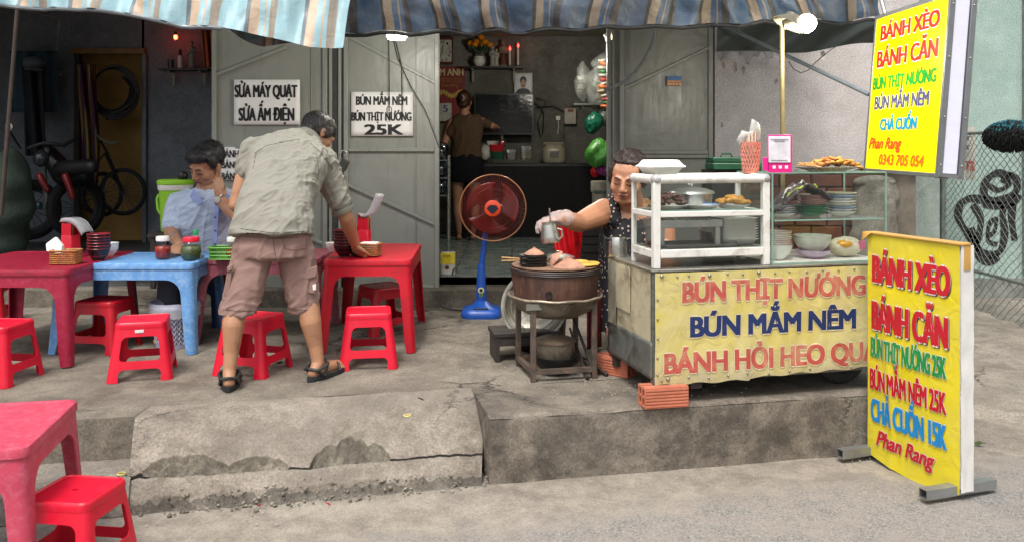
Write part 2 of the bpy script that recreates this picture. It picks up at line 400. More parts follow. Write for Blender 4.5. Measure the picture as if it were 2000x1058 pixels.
# left side face of the ramp
def rside(u, v):
    p = rampf(0, u); return Vector((p.x-.004*(1-v), p.y, p.z*v+(-.01)*(1-v)))
b.grid(rside, 60, 8)
struct(b.build('ramp', [M_RAMP, M('crack_shade', '#1c1914', rough=.95), concrete('broken_edge', '#7c7466', '#4a453c', '#9c9483', stain='#5f5a4a', speck=.6, bump=.9), concrete('wet_gutter_dirt', '#6b655b', '#4c4740', '#857e73', speck=.9, bump=.9)], ang=60))
# loose grit broken off along the foot of the ramp
b = B(); rs = random.Random(3)
for k in range(330):
    X = -1.5+1.42*rs.random()**.9; w_ = math.exp(-((X+.85)/.55)**2); d_ = rs.gauss(-.002, .012+.014*w_); s_ = (.002+.008*rs.random()**2.5)*(.6+.7*w_)
    b.ell((X, Lx(X)+d_-.01, max(.002, prof(d_+.0)*.8+.004)), (s_, s_*rs.uniform(.6, 1), s_*rs.uniform(.4, .8)), rot=Matrix.Rotation(rs.uniform(0, 3), 3, 'Z') @ Matrix.Rotation(rs.uniform(-.6, .6), 3, 'X'), seg=6, rn=4)
tag(b.build('gutter_grit', concrete('grit_stone', '#7f786c', '#4f4a42', '#b0a898', speck=.3), smooth=False), 'loose broken grit along the foot of the concrete ramp', 'gravel', kind='stuff')
# pavement (terrace) and its left step face
b = B()
def pav(u, v):
    X = -6+7.75*u; y0 = Lx(X)+.45; Y = y0+(5.95-y0)*v
    return Vector((X, Y, zt(Y)+.004*nz(X, Y, 2.5, 1)*min(1, v*8)))
b.grid(pav, 140, 60)
b.grid(lambda u, v: Vector((-6+(6-1.496)*u, Lx(-6+4.504*u)+.32+.13*v, .2625+.002*nz(u*30, v, 1))), 40, 3)
b.grid(lambda u, v: Vector((-6+(6-1.494)*u, Lx(-6+4.506*u)+.32-.012*(1-v)+.004*nz(u*40, v*2, 1), .06+.2025*v)), 80, 8)
b.grid(lambda u, v: Vector((-1.494, Lx(-1.494)+.32+.14*u, .06+.2025*v)), 4, 4)
struct(b.build('pavement', M_PAVE, ang=50))
b = B()
def low(u, v):
    d = -.02+.36*v; X = -6+(6-1.488+max(0, .32-d)*.30)*u
    z = (.1 if d > .05 else .1*max(0, (d+.02)/.07)**.6)+.006*nz(X, d, 5, 3)+.003*nz(X, d, 20, 3)-.012*math.exp(-((d-.12-.02*nz(X, 0, 3))/.008)**2)
    return Vector((X, Lx(X)+d, z))
b.grid(low, 260, 40); struct(b.build('lower_step', concrete('step_concrete', '#837c73', '#605a52', '#989085', stain='#675f55', speck=.3), ang=60))
# raised block under the cart
b = B()
ux = Vector((math.cos(R(12.1)), math.sin(R(12.1)), 0)); P0 = Vector((-.091, 3.436, 0))
def blk_top(u, v):
    p = P0+ux*(1.88*u)+Vector((-.21*v*(1-u)*.45/.45*.45, .45*v, .2625))
    e = min(1, v*12); p.z += .003*nz(p.x, p.y, 5, 2)-(.006*(1-e)**2)-(.004+.004*nz(p.x, 0, 9))*(1 if v < .01 else 0)
    return p
b.grid(blk_top, 120, 30)
def blk_front(u, v):
    p = P0+ux*(1.88*u); z = -.02+.2785*v; n_ = .006*nz(p.x, z, 6, 8)+.003*nz(p.x, z, 25, 8)
    k = .012*max(0, 1-v*9)
    return Vector((p.x, p.y+n_+(.006 if v > .99 else 0)-k*abs(nz(p.x, 0, 18)), z))
b.grid(blk_front, 200, 26)
b.grid(lambda u, v: P0+Vector((-.0945*u+.003*nz(u*3, v, 2), .45*u, .2615*v)), 24, 12)
b.grid(lambda u, v: P0+ux*1.88+Vector((0, .5*u, .2625*v)), 4, 4)
struct(b.build('kerb_block', M_BLOCK, ang=60))
# doorstep along the house front
b = B(); b.grid(lambda u, v: Vector((-6+6.78*u, 5.72+.002*nz(u*30, v), .25+.145*v+.0*u)), 60, 4)
b.grid(lambda u, v: Vector((-6+6.78*u, 5.72+.2*v, .395)), 30, 3)
b.grid(lambda u, v: Vector((-6+6.78*u, 5.9, .395+.066*v)), 30, 3)
struct(b.build('doorstep', concrete('doorstep_concrete', '#777064', '#4d463c', '#8d8577', stain='#3e3830', speck=.3)))
# shop floor with laid tiles
M_TILE = M('floor_tile', '#7c8886', rough=.25, var=.12, scale=3, bump=.03, dirt='#4f5653', dirt_amt=.5, dscale=3)
fl = struct(B().box((-.3, 7.5, .43), (2.62, 3.2, .05)).build('shop_floor', M('tile_joint', '#3c3c38', rough=.9)))
tb = B().box((0, 0, 0), (.394, .394, .008)).build('tile', M_TILE, fl, bevel=.0015); tb.location = (-1.4, 6.11, .459)
first = True
for i in range(7):
    for j in range(8):
        if first: first = False; continue
        c = tb.copy(); COL.objects.link(c); c.location = (-1.4+.4*i, 6.11+.4*j, .459+random.uniform(-.0008, .0008)); c.rotation_euler = (0, 0, random.choice((0, PI/2, PI)))
struct(B().box((-3.3, 7.1, .42), (3.36, 2.4, .07)).build('side_room_floor', M('side_room_cement', '#4a4d4c', rough=.6, var=.3)))

# ================= HOUSE =================
def doormetal(name, c1, c2, rust, rough=.32):
    m, nt, b_ = newmat(name); L = nt.links; tc = nt.nodes.new('ShaderNodeTexCoord').outputs['Object']
    mp = nt.nodes.new('ShaderNodeMapping'); mp.inputs['Scale'].default_value = (1, 1, .12); L.new(tc, mp.inputs[0])
    c = mixc(nt, ramp(nt, noise_n(nt, tc, 2.4, 6, .6, .5), .35, .68), srgb(c1), srgb(c2))
    st = noise_n(nt, mp.outputs[0], 22, 6, .7); c = mixc(nt, ramp(nt, st, .52, .85, (0, 0, 0), (.55, .55, .55)), c, srgb('#55564c'))
    ch = noise_n(nt, tc, 26, 8, .75, 1.0); c = mixc(nt, ramp(nt, ch, .70, .74, (0, 0, 0), (.7, .7, .7)), c, srgb(rust))
    hi = noise_n(nt, tc, 55, 4, .8, 2.0); c = mixc(nt, ramp(nt, hi, .73, .76, (0, 0, 0), (.5, .5, .5)), c, srgb('#b9b9ae'))
    L.new(c, b_.inputs['Base Color']); L.new(ramp(nt, st, .3, .8, (rough,)*3, (rough+.25,)*3), b_.inputs['Roughness']); b_.inputs['Specular IOR Level'].default_value = .7
    bp = N(nt, 'Bump', Strength=.5, Distance=.02); L.new(noise_n(nt, tc, 3.2, 4, .5, .4), bp.inputs['Height']); L.new(bp.outputs[0], b_.inputs['Normal']); MATS[name] = m; return m
M_GREYMETAL = doormetal('grey_painted_steel', '#868981', '#92958d', '#6b5440')
M_GREYMETAL2 = doormetal('dull_grey_painted_steel', '#60635c', '#6e7068', '#4b4034', .28)
M_STEELDARK = M('dark_steel', '#3a3c3a', rough=.5, var=.3, scale=8)
house = thing('shop_house', 'grey plastered shop house with two dim rooms behind the metal folding doors', 'house', (-1.5, 7.5, 0))
def hw(name, c, d, mat): return B().box(c, d).build(name, mat, house, world=True)
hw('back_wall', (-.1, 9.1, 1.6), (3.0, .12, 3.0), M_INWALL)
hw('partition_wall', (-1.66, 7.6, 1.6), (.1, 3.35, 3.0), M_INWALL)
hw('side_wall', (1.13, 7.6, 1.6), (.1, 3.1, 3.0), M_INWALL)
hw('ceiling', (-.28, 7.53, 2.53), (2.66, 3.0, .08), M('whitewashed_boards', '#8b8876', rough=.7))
# left room: wall with a doorway
dw = 8.2
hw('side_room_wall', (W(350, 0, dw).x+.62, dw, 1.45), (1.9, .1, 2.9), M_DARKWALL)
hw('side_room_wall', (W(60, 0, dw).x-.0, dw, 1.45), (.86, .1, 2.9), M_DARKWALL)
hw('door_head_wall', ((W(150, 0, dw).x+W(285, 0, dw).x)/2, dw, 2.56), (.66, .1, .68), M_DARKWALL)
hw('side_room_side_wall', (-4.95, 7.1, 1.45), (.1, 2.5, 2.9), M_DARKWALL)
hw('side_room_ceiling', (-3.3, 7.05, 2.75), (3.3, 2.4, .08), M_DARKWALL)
# yellow door panel behind the doorway
M_OCHRE = M('ochre_panel', '#a07a3a', rough=.6, var=.15)
hw('inner_door_panel', (W(217, 0, dw).x, 8.45, 1.5), (.8, .04, 2.5), M_OCHRE)
x0, x1 = W(146, 0, dw).x, W(290, 0, dw).x
zt_ = W(0, 102, dw).z
hw('door_lintel', ((x0+x1)/2, dw-.07, zt_), (x1-x0, .05, .05), M('varnished_wood', '#7c5c2a', rough=.4))
hw('door_jamb', (x1, dw-.07, (zt_+.4)/2), (.03, .05, zt_-.45), M_DARKWALL)
# front wall above the doors and roof
hw('front_wall', (-2.0, 5.97, 3.3), (6.74, .14, 1.7), M_PLASTER)
hw('roof', (-1.9, 7.5, 4.2), (7.2, 3.4, .1), M_STEELDARK)
hw('outer_wall', (1.3, 7.6, 2.1), (.12, 3.1, 4.1), M_PLASTER)
hw('rear_wall', (-2.0, 9.3, 2.1), (6.9, .12, 4.1), M_PLASTER)
hw('outer_wall', (-5.25, 7.6, 2.1), (.2, 3.2, 4.2), M_PLASTER)
# beam over the shop opening
hw('door_beam', (.1, 5.93, 2.44), (1.3, .1, .1), M('cream_beam', '#8b8664', rough=.6))

def xz(px, py, Y): p = W(px, py, Y); return p.x, p.z
YD = 5.86
def door_leaf(label, px0, px1, pyb, Y, rails, braces, mat, ribs=()):
    x0 = W(px0, 0, Y).x; x1 = W(px1, 0, Y).x; zb = W(0, pyb, Y).z; zt2 = 2.42
    t = thing('folding_door', label, 'metal door', ((x0+x1)/2, Y, zb), group='grey steel folding doors of the shop')
    w = x1-x0
    B().box(((x0+x1)/2, Y+.012, (zb+zt2)/2), (w-.02, .006, zt2-zb-.02)).build('panel', mat, t, world=True)
    for x in (x0+.016, x1-.016): B().box((x, Y, (zb+zt2)/2), (.032, .04, zt2-zb)).build('stile', mat, t, world=True, bevel=.004)
    for pz in [zb+.02, zt2-.02]+[W(0, r, Y).z for r in rails]:
        B().box(((x0+x1)/2, Y-.001, pz), (w-.066, .036, .026)).build('rail', mat, t, world=True, bevel=.004)
    for (a, ay, c, cy) in braces:
        p = W(a, ay, Y-.012); q = W(c, cy, Y-.012); d = q-p; L_ = d.length; an = math.atan2(d.z, d.x)
        rot = Matrix.Rotation(-an, 3, 'Y'); mid = (p+q)/2
        B().box((mid.x, Y-.006, mid.z), (L_, .02, .022), rot=rot).build('brace', mat, t, world=True, bevel=.003)
    for rx in ribs: B().box((W(rx, 0, Y).x, Y+.004, (zb+zt2)/2), (.006, .012, zt2-zb-.06)).build('fold_seam', mat, t, world=True, bevel=.002)
    return t
dl1 = door_leaf('wide grey steel door leaf with the sheet about fan repairs taped on it', 415, 640, 575, YD, (288,), ((418, 148, 560, 92), (418, 390, 640, 480)), M_GREYMETAL, (608,))
dl2 = door_leaf('grey steel door leaf with the 25K price sheet, behind the bright red table', 672, 858, 566, YD, (293,), ((674, 68, 856, 165), (672, 358, 858, 442)), M_GREYMETAL, (812,))
dl3 = door_leaf('dull grey steel door leaf on the right with a small blue and orange sticker', 1210, 1392, 566, YD-.06, (298, 306), ((1214, 176, 1388, 92),), M_GREYMETAL2, ())
x = W(656, 0, YD).x
t = thing('door_post', 'slim dark steel door post between the two papered door leaves', 'door post', (x, YD, .4))
B().box((x, YD+.03, 1.4), (.05, .05, 2.04)).build('post', M_STEELDARK, t, world=True)
for px in (646, 664): B().box((W(px, 0, YD).x, YD+.0, 1.4), (.02, .03, 2.04)).build('post_lip', M_GREYMETAL, t, world=True, bevel=.004)
x = W(1204, 0, YD).x
t = thing('door_frame_post', 'greenish steel frame post at the right edge of the shop opening', 'door post', (x, YD+.03, .4))
B().box((x, YD+.03, 1.4), (.05, .06, 2.1)).build('post', M_GREYMETAL2, t, world=True, bevel=.004)
B().box((x-.04, YD+.10, 1.4), (.03, .04, 2.1)).build('post_lip', M_GREYMETAL, t, world=True, bevel=.004)
# padlock and hook hanging on the leaf edge
p = W(672, 300, YD-.03)
t = thing('hook_and_padlock', 'grey padlock hanging from a wire hook between the two papered doors', 'padlock', p)
B().tube([p+Vector((.02*math.cos(a), -.01, .02*math.sin(a)+.0)) for a in [R(k) for k in range(-60, 200, 20)]], .0035, 6).build('hook', M('bright_wire', '#c8c8c4', rough=.25, metal=.9), t, world=True)
B().box(p+Vector((.0, -.012, -.075)), (.055, .025, .07), rot=Matrix.Rotation(.5, 3, 'Y')).build('lock_body', M_STEELDARK, t, world=True, bevel=.006)
B().ell(p+Vector((-.005, -.012, -.155)), (.011, .011, .016)).build('key_fob', M('bright_wire', ''), t, world=True)

# ---- plastered wall, raw bricks and pillar right of the shop ----
yw = 6.2
t = thing('plaster_wall', 'pinkish grey plastered wall with pockmarks behind the cart', 'wall', (W(1580, 0, yw).x, yw, .1))
xa, xb = W(1396, 0, yw).x, W(1795, 0, yw).x; zlow = W(0, 334, yw).z
def pw(u, v):
    X = xa+(xb-xa)*u; z = zlow+(3.6-zlow)*v; y = 0
    for (px, py, r1, r2) in ((1438, 68, .0, .0), (1412, 128, .012, .022), (1435, 133, .012, .034), (1451, 137, .011, .028), (1460, 119, .012, .026), (1515, 161, .010, .016), (1607, 108, .012, .022), (1465, 298, .014, .022), (1409, 245, .008, .012)):
        if r1:
            q = W(px, py, yw); e = ((X-q.x)/r1)**2+((z-q.z)/r2)**2
            if e < 1.3: y = max(y, .02*min(1, (1.3-e)*2))
    zz = z
    if v < .02: zz += .03*nz(X, 0, 5, 3)+.02*nz(X, 0, 17, 3)
    return Vector((X, yw+y, zz))
B().grid(pw, 220, 260).build('plaster_face', M_PLASTER, t, world=True, ang=60)
B().box(((xa+xb)/2, yw+.13, 1.9), (xb-xa, .16, 3.6)).build('wall_core', M('raw_cement', '#6f685d', rough=.9, var=.3), t, world=True)
M_CLAY = [M('clay_brick_a', '#6f4436', rough=.85, var=.2, dirt='#5d4436', dirt_amt=.5), M('clay_brick_b', '#5d3b30', rough=.85, var=.2, dirt='#4f4034', dirt_amt=.6)]
nb = 0; bx_ = None
for r in range(7):
    for k in range(6):
        X = W(1402, 0, yw).x+.225*k+(.11 if r % 2 else 0); z = zlow-.07-.092*r
        if X+.11 > W(1690, 0, yw).x: continue
        bb = B(); bb.box((0, 0, 0), (.21, .05, .08))
        for q in range(6): bb.box((0, -.027, -.032+.0128*q), (.208, .008, .007))
        if bx_ is None: bx_ = bb.build('brick', M_CLAY[0], t)
        o = bx_ if nb == 0 else bx_.copy()
        if nb: COL.objects.link(o)
        o.location = Vector((X+.1, yw+.02+random.uniform(-.006, .006), z))-Vector(t.location); nb += 1
yp = 6.02
t = thing('concrete_pillar', 'rough broken grey concrete pillar stub right of the glass case', 'pillar', (W(1722, 0, yp).x, yp, .1))
bb = B(); cx = W(1722, 0, yp).x; zt3 = W(0, 352, yp).z
bb.grid(lambda u, v: Vector((cx+(.130+.035*nz(math.cos(2*PI*u)*2, v*4+math.sin(2*PI*u), 1, 2)+.015*nz(math.cos(2*PI*u)*7, v*14, 1, 2)-.04*max(0, v-.85)/.15)*math.cos(2*PI*u)*1.25, yp+.12+.11*math.sin(2*PI*u)+.01*nz(u*9, v*9, 1), .08+(zt3-.08)*v+.03*nz(u*4, 0, 1)*v)), 32, 40)
bb.ell((cx, yp+.12, zt3-.02), (.15, .1, .05)); bb.build('pillar_shaft', concrete('raw_pillar', '#8a8478', '#5f5a50', '#9d978b', stain='#4d463c', speck=.1), t, world=True, ang=70)

# ---- teal building on the far right, fence, graffiti ----
yt = 7.0
t = thing('teal_building', 'pale teal rendered building behind the chain link fence', 'building', (4.4, yt, .08))
B().box((4.55, yt+1.5, 2.3), (3.6, 3.0, 4.5)).build('wall', M_TEAL, t, world=True)
B().box((4.55, yt-.016, .17), (3.6, .03, .24)).build('plinth', M('grey_plinth', '#7d7f78', rough=.9), t, world=True)
xq = W(1988, 0, yt).x
B().box((xq+.05, yt-.02, 1.4), (.035, .04, 2.9)).build('downpipe', M('pipe_grey', '#77807c', rough=.5), t, world=True)
t = thing('grey_side_wall', 'short pale green grey wall strip between pillar and teal building', 'wall', (W(1795, 0, 6.75).x, 6.75, .08))
B().box((W(1795, 0, 6.75).x, 6.85, 1.9), (.32, .2, 3.7)).build('wall_face', concrete('pale_green_plaster', '#98a49b', '#7e8a82', '#a6b0a6', stain='#77807a', speck=.05, bump=.2), t, world=True)
M_SPRAY = M('black_spray_paint', '#141414', rough=.6)
t = thing('graffiti', 'black spray painted graffiti tag on the teal wall behind the fence', 'graffiti', W(1930, 430, yt))
def spray(pts, r=.029):
    P = [W(a, c, yt-.004) for a, c in pts]; Q = []
    for i in range(len(P)-1):
        for k in range(10):
            s_ = k/10; p0 = P[max(i-1, 0)]; p1 = P[i]; p2 = P[i+1]; p3 = P[min(i+2, len(P)-1)]
            Q.append(.5*((2*p1)+(-p0+p2)*s_+(2*p0-5*p1+4*p2-p3)*s_*s_+(-p0+3*p1-3*p2+p3)*s_**3))
    Q.append(P[-1]); n = len(Q); bb = B(); rings = []
    for i, q in enumerate(Q):
        tt = (Q[min(i+1, n-1)]-Q[max(i-1, 0)]).normalized(); w = Vector((-tt.z, 0, tt.x)); rr = r*(1+.15*math.sin(i*.3))
        rings.append([q+w*rr, q-w*rr])
    bb.loft(rings, cap=False, closed=False); bb.build('stroke', M_SPRAY, t, world=True)
spray([(1975, 350), (1950, 338), (1928, 352), (1922, 378), (1938, 392), (1965, 388), (1985, 372), (1984, 350), (1968, 340)])
spray([(1932, 362), (1950, 372), (1972, 360), (1955, 350)], .02)
spray([(1920, 398), (1950, 402), (1978, 396), (1990, 380)])
spray([(1978, 398), (1976, 430), (1982, 470)])
spray([(1925, 392), (1895, 388), (1876, 400), (1872, 425), (1886, 450), (1900, 470), (1915, 490), (1935, 498), (1955, 488), (1962, 455), (1958, 420), (1962, 402)])
spray([(1900, 400), (1915, 425), (1912, 460), (1902, 478)])
spray([(1930, 462), (1942, 452), (1946, 428), (1932, 440), (1930, 470), (1948, 478)], .017)
spray([(1896, 445), (1912, 500), (1930, 512), (1950, 500)], .03)
xf = 3.43
t = thing('chain_link_fence', 'sagging chain link fence in front of the teal graffiti wall', 'fence', (xf, 5.9, .1))
M_WIRE = M('galvanised_wire', '#808782', rough=.45, metal=.6)
for y in (6.93, 4.9): B().cyl((xf, y, .05), (xf, y, 1.5), .022, seg=12).build('fence_post', M_WIRE, t, world=True)
for z in (1.44, .42): B().cyl((xf, 4.2, z), (xf, 6.95, z), .012, seg=8).build('fence_rail', M_WIRE, t, world=True)
bb = B(); st = .075; n_ = 22
for i in range(-n_, 50):
    for sg in (1, -1):
        y0 = 4.2+st*i if sg == 1 else 4.2+st*(i+n_)
        pts = []
        for k in range(n_+1):
            y = y0+sg*st*k; z = .09+k*1.34/n_
            if 4.2 <= y <= 6.93: pts.append((xf+(.004 if (k+i) % 2 else -.004)+.03*nz(y, z, 2, 3), y, z))
        if len(pts) > 1: bb.tube(pts, .0022, 4, cap=False)
tag(bb.build('wire_mesh', M_WIRE, t, world=True), kind='stuff')
# shaggy black and teal doormat thrown over the fence top
q = Vector((xf, 5.95, 1.46))
t = thing('shaggy_doormat', 'shaggy black and teal doormat thrown over the fence rail', 'doormat', q)
bb = B(); bb.ell((xf+.0, 6.0, 1.42), (.05, .31, .10)); bb.build('mat_backing', M('black_rag', '#17191a', rough=.95), t, world=True)
bb = B()
for k in range(1400):
    a = random.uniform(0, 2*PI); e = random.uniform(-1, 1); s_ = math.sqrt(1-e*e)
    p = Vector((xf+.06*s_*math.cos(a), 6.0+.32*e, 1.42+.10*s_*math.sin(a))); d = Vector((math.cos(a)*s_*.5, e*.5, math.sin(a)*s_-.5))+Vector([random.uniform(-.5, .5) for _ in range(3)])
    bb.tube([p, p+d.normalized()*(.008+.012*random.random())+Vector((0, 0, -.012))], [.007, .003], 3, mi=1 if (p.z > 1.46 and random.random() < .7) else 0)
tag(bb.build('pile', [M('black_rag', ''), M('teal_rag', '#2b6c78', rough=.95)], t, world=True, smooth=False), kind='stuff')
# small house sign on the fence
p = W(1884, 300, 6.6)
t = thing('small_wall_plate', 'small faded white plate with red digits behind the light box', 'plate', p)
B().box(p, (.16, .01, .4)).build('plate_board', M('faded_plate', '#a9a79c', rough=.6, var=.2), t, world=True)
text('2372', p+Vector((-.07, -.006, -.13)), (1, 0, 0), (0, 0, 1), .14, .07, M('red_digits', '#a8382a'), t, bold=.008)
text('VIET', p+Vector((-.06, -.006, .1)), (1, 0, 0), (0, 0, 1), .1, .03, M('grey_ink', '#55554f'), t, bold=.003)
text('FPT', p+Vector((-.06, -.006, .03)), (1, 0, 0), (0, 0, 1), .1, .03, M('grey_ink', ''), t, bold=.003)

# ================= AWNING =================
def stripes(name, cols, period, off=0, rough=.45, trans=.25, slope=0, fade=.2):
    m, nt, b = newmat(name); L = nt.links
    tc = nt.nodes.new('ShaderNodeUVMap').outputs[0]
    sx = nt.nodes.new('ShaderNodeSeparateXYZ'); L.new(tc, sx.inputs[0])
    fr = nt.nodes.new('ShaderNodeMath'); fr.operation = 'FRACT'; L.new(sx.outputs[0], fr.inputs[0])
    r = nt.nodes.new('ShaderNodeValToRGB'); r.color_ramp.interpolation = 'CONSTANT'; e = r.color_ramp.elements
    stops = ((0, 0), (.15, 1), (.25, 0), (.275, 1), (.34, 2), (.48, 1), (.93, 3))
    e[0].position = 0; e[0].color = srgb(cols[0])+(1,); e[1].position = .15; e[1].color = srgb(cols[1])+(1,)
    for p_, k in stops[2:]: x = e.new(p_); x.color = srgb(cols[k])+(1,)
    L.new(fr.outputs[0], r.inputs[0])
    oc = nt.nodes.new('ShaderNodeTexCoord').outputs['Object']
    f = noise_n(nt, oc, 5, 8, .7, .6); c = mixc(nt, ramp(nt, f, .35, .8, (0, 0, 0), (fade, fade, fade)), r.outputs[0], srgb('#9c978c'))
    f2 = noise_n(nt, oc, 2.2, 8, .75, 1.2); c = mixc(nt, ramp(nt, f2, .6, .8, (0, 0, 0), (.6, .6, .6)), c, srgb('#4d4a42'))
    L.new(c, b.inputs['Base Color']); b.inputs['Roughness'].default_value = rough
    f3 = noise_n(nt, oc, 14, 5, .6, 1.0); bp = N(nt, 'Bump', Strength=.35, Distance=.02); L.new(f3, bp.inputs['Height']); L.new(bp.outputs[0], b.inputs['Normal'])
    tr = nt.nodes.new('ShaderNodeBsdfTranslucent'); L.new(c, tr.inputs[0]); mx = nt.nodes.new('ShaderNodeMixShader'); mx.inputs[0].default_value = trans
    L.new(b.outputs[0], mx.inputs[1]); L.new(tr.outputs[0], mx.inputs[2]); L.new(mx.outputs[0], nt.nodes['Material Output'].inputs[0])
    return m
def cloth(name, fn, nu, nv, mat, parent, uv, world=True):
    b_ = B(); b_.grid(fn, nu, nv)
    o = b_.build(name, mat, parent, world=world, ang=180, fixn=False)
    me = o.data; ul = me.uv_layers.new(name='UVMap')
    for p in me.polygons:
        for li in p.loop_indices:
            i = me.loops[li].vertex_index; ul.data[li].uv = uv((i % (nu+1))/nu, (i//(nu+1))/nv)
    return o
M_AWN_L = stripes('faded_striped_tarp', ('#b79f86', '#8fb4bd', '#8f8577', '#5d6a70'), .28, trans=.12, fade=.25)
M_AWN_R = stripes('navy_striped_tarp', ('#766a5c', '#2a4560', '#1a1d23', '#131418'), .28, rough=.5, trans=.08, fade=.3)
def lerpt(T, x):
    for (a, va), (c, vc) in zip(T, T[1:]):
        if x <= c: return va+(vc-va)*max(0, (x-a)/(c-a))
    return T[-1][1]
YR = 4.62
aw = thing('striped_awning', 'long navy blue and tan striped tarp awning over the shop and cart', 'awning', (0, YR, 2.0))
edgeR = ((640, 66), (700, 64), (900, 60), (1015, 60), (1100, 56), (1210, 51), (1360, 47), (1520, 40), (1720, 38))
def awr(u, v):
    px = 655+1075*u; pe = lerpt(edgeR, px)+2*math.sin(px*.05)
    q = W(px, pe, YR)
    k = (1-v)
    z = q.z+.36*v; y = YR-.05*math.sin(PI*v)-.02+.025*math.sin(px*.034+2*v)*v+.018*math.sin(px*.083)*(1-v*.4)+.020*nz(px*.02+v*1.5, v*3, 1, 5)+.008*nz(px*.06+v*4, v*7, 1, 6)+(.05*abs(math.sin(px*.022+v*2.2)) if px > 1300 else 0)
    x = q.x+.03*math.sin(px*.01+v*3)+.012*nz(px*.03, v*3, 1, 7)+(-.10*v if px > 1350 else 0)*min(1, (px-1350)/200 if px > 1350 else 0)
    return Vector((x, y, z+.008*math.sin(px*.06)))
cloth('front_flap', awr, 220, 24, M_AWN_R, aw, lambda u, v: (u*1075/103+.12+v*.02, v))
def awtop(u, v):
    px = 655+1075*u; q = awr(u, 1.0); 
    return Vector((q.x, q.y+(5.88-q.y)*v, q.z+(2.95-q.z)*v+.03*math.sin(u*22)*math.sin(PI*v)))
cloth('roof_sheet', awtop, 80, 16, M_AWN_R, aw, lambda u, v: (u*1075/103+.12, v))
# pipe in the hem, scaffold rods
hem = [awr(k/40, 0)+Vector((0, .004, -.012)) for k in range(41)]
B().tube(hem, .010, 8).build('hem_pipe', M('dark_hem_pipe', '#17191b', rough=.7), aw, world=True)
YL = 4.2
al = thing('faded_awning', 'sun faded pale blue striped tarp drooping over the left tables', 'awning', (-2, YL, 2.0))
edgeL = ((-200, 10), (0, 8), (60, 14), (235, 23), (300, 36), (360, 52), (430, 53), (500, 68), (560, 82), (610, 95), (668, 94), (700, 93))
def awl(u, v):
    px = -150+821*u; pe = lerpt(edgeL, px)
    q = W(px, pe, YL); z = q.z+(2.42-q.z)*v
    x = q.x+(.10*v if px > 500 else .10*v*max(0, px/500))*.4
    y = YL+.035*nz(px*.012+v, v*2.5, 1, 5)+.014*nz(px*.05+v*3, v*6, 1, 6)+.03*math.sin(px*.03+v*2)+.015*math.sin(px*.09-v*3)+.10*v-.03*math.cos(v*5)
    return Vector((x, y, z))
cloth('front_flap', awl, 160, 24, M_AWN_L, al, lambda u, v: (u*821/112+.32+v*.10, v))
cloth('roof_sheet', lambda u, v: (lambda q: Vector((q.x, q.y+(5.88-q.y)*v, q.z+(2.9-q.z)*v)))(awl(u, 1)), 60, 12, M_AWN_L, al, lambda u, v: (u*821/112+.32, v))
hem = [awl(k/40*.95, 0)+Vector((0, .006, -.008)) for k in range(31)]
B().tube(hem, .010, 8).build('hem_pipe', M('grey_pipe', '#6c7478', rough=.4, metal=.4), al, world=True)
# dark loose corner of tarp hanging behind the faded one
M_DKTARP = stripes('shaded_tarp_corner', ('#6d6152', '#2e3b42', '#1b1d20', '#15161a'), .28, trans=.02)
t = thing('tarp_corner', 'dark loose corner of striped tarp hanging beside the faded awning', 'tarp', W(500, 80, 4.6))
cloth('tarp_sheet', lambda u, v: W(438+(640-438)*u, 50+(60-16*u)*math.sin(min(1, (u*2.6 if u < .4 else 1)))*v*(1-.75*max(0, u-.15))*1.0+12*u, 4.6+.03*math.sin(u*9+v*3)), 40, 10, M_DKTARP, t, lambda u, v: (u*2.5, v))
# dark green underside sheet on the right
M_GREENTARP = M('dark_green_tarp', '#2f3936', rough=.5, var=.3, scale=6, bump=.3)
t = thing('green_tarp', 'dark green tarp strip sagging under the awning right of the doors', 'tarp', W(1550, 70, 5.7))
def gt(u, v):
    px = 1398+330*u; y0 = 44; y1 = 102-4*math.sin(u*9)-(18*max(0, u-.4)/.6)
    p = W(px, y0+(y1-y0)*v, 5.75); p.y += .03*math.sin(px*.05+v*4)+.12*v-.1; return p
B().grid(gt, 90, 12).build('sheet', M_GREENTARP, t, world=True, ang=180, fixn=False)
t = thing('plastic_sheet_scrap', 'torn clear plastic sheet scraps under the green tarp on the wall', 'plastic sheet', W(1460, 110, 6.1))
B().grid(lambda u, v: W(1402+108*u, 98+(14+7*math.sin(u*14)+4*math.sin(u*37))*v, 6.12+.02*math.sin(u*20+v*2)), 60, 8).build('sheet', M('milky_film', '#9f9f9d', rough=.3, alpha=.7, var=.1), t, world=True, ang=180, fixn=False)
# diagonal awning strut and uprights
p, q = W(1412, 50, 5.4), W(1697, 185, 4.5)
t = thing('awning_strut', 'thin grey steel strut slanting down from the awning to the light box', 'strut', p)
B().cyl(p, q, .011, seg=10).build('rod', M('grey_pipe', ''), t, world=True)
p = W(15, 0, 4.9)
t = thing('awning_post', 'rusty brown leaning post at the far left of the stall', 'post', W(10, 560, 4.9))
B().cyl(W(2, 420, 5.3), W(34, 20, 5.3), .013, seg=10).build('pole', M('rusty_steel', '#3a302a', rough=.7, var=.35), t, world=True)
t = thing('water_hose', 'grey hose looping down from the awning beside the right door leaf', 'hose', W(1240, 60, 5.3))
B().tube([W(a, c, 5.3) for a, c in ((1279, 52), (1278, 72), (1270, 95), (1258, 118), (1240, 142), (1222, 158), (1200, 170), (1180, 176))], .010, 8).build('hose_run', M('grey_pipe', ''), t, world=True)
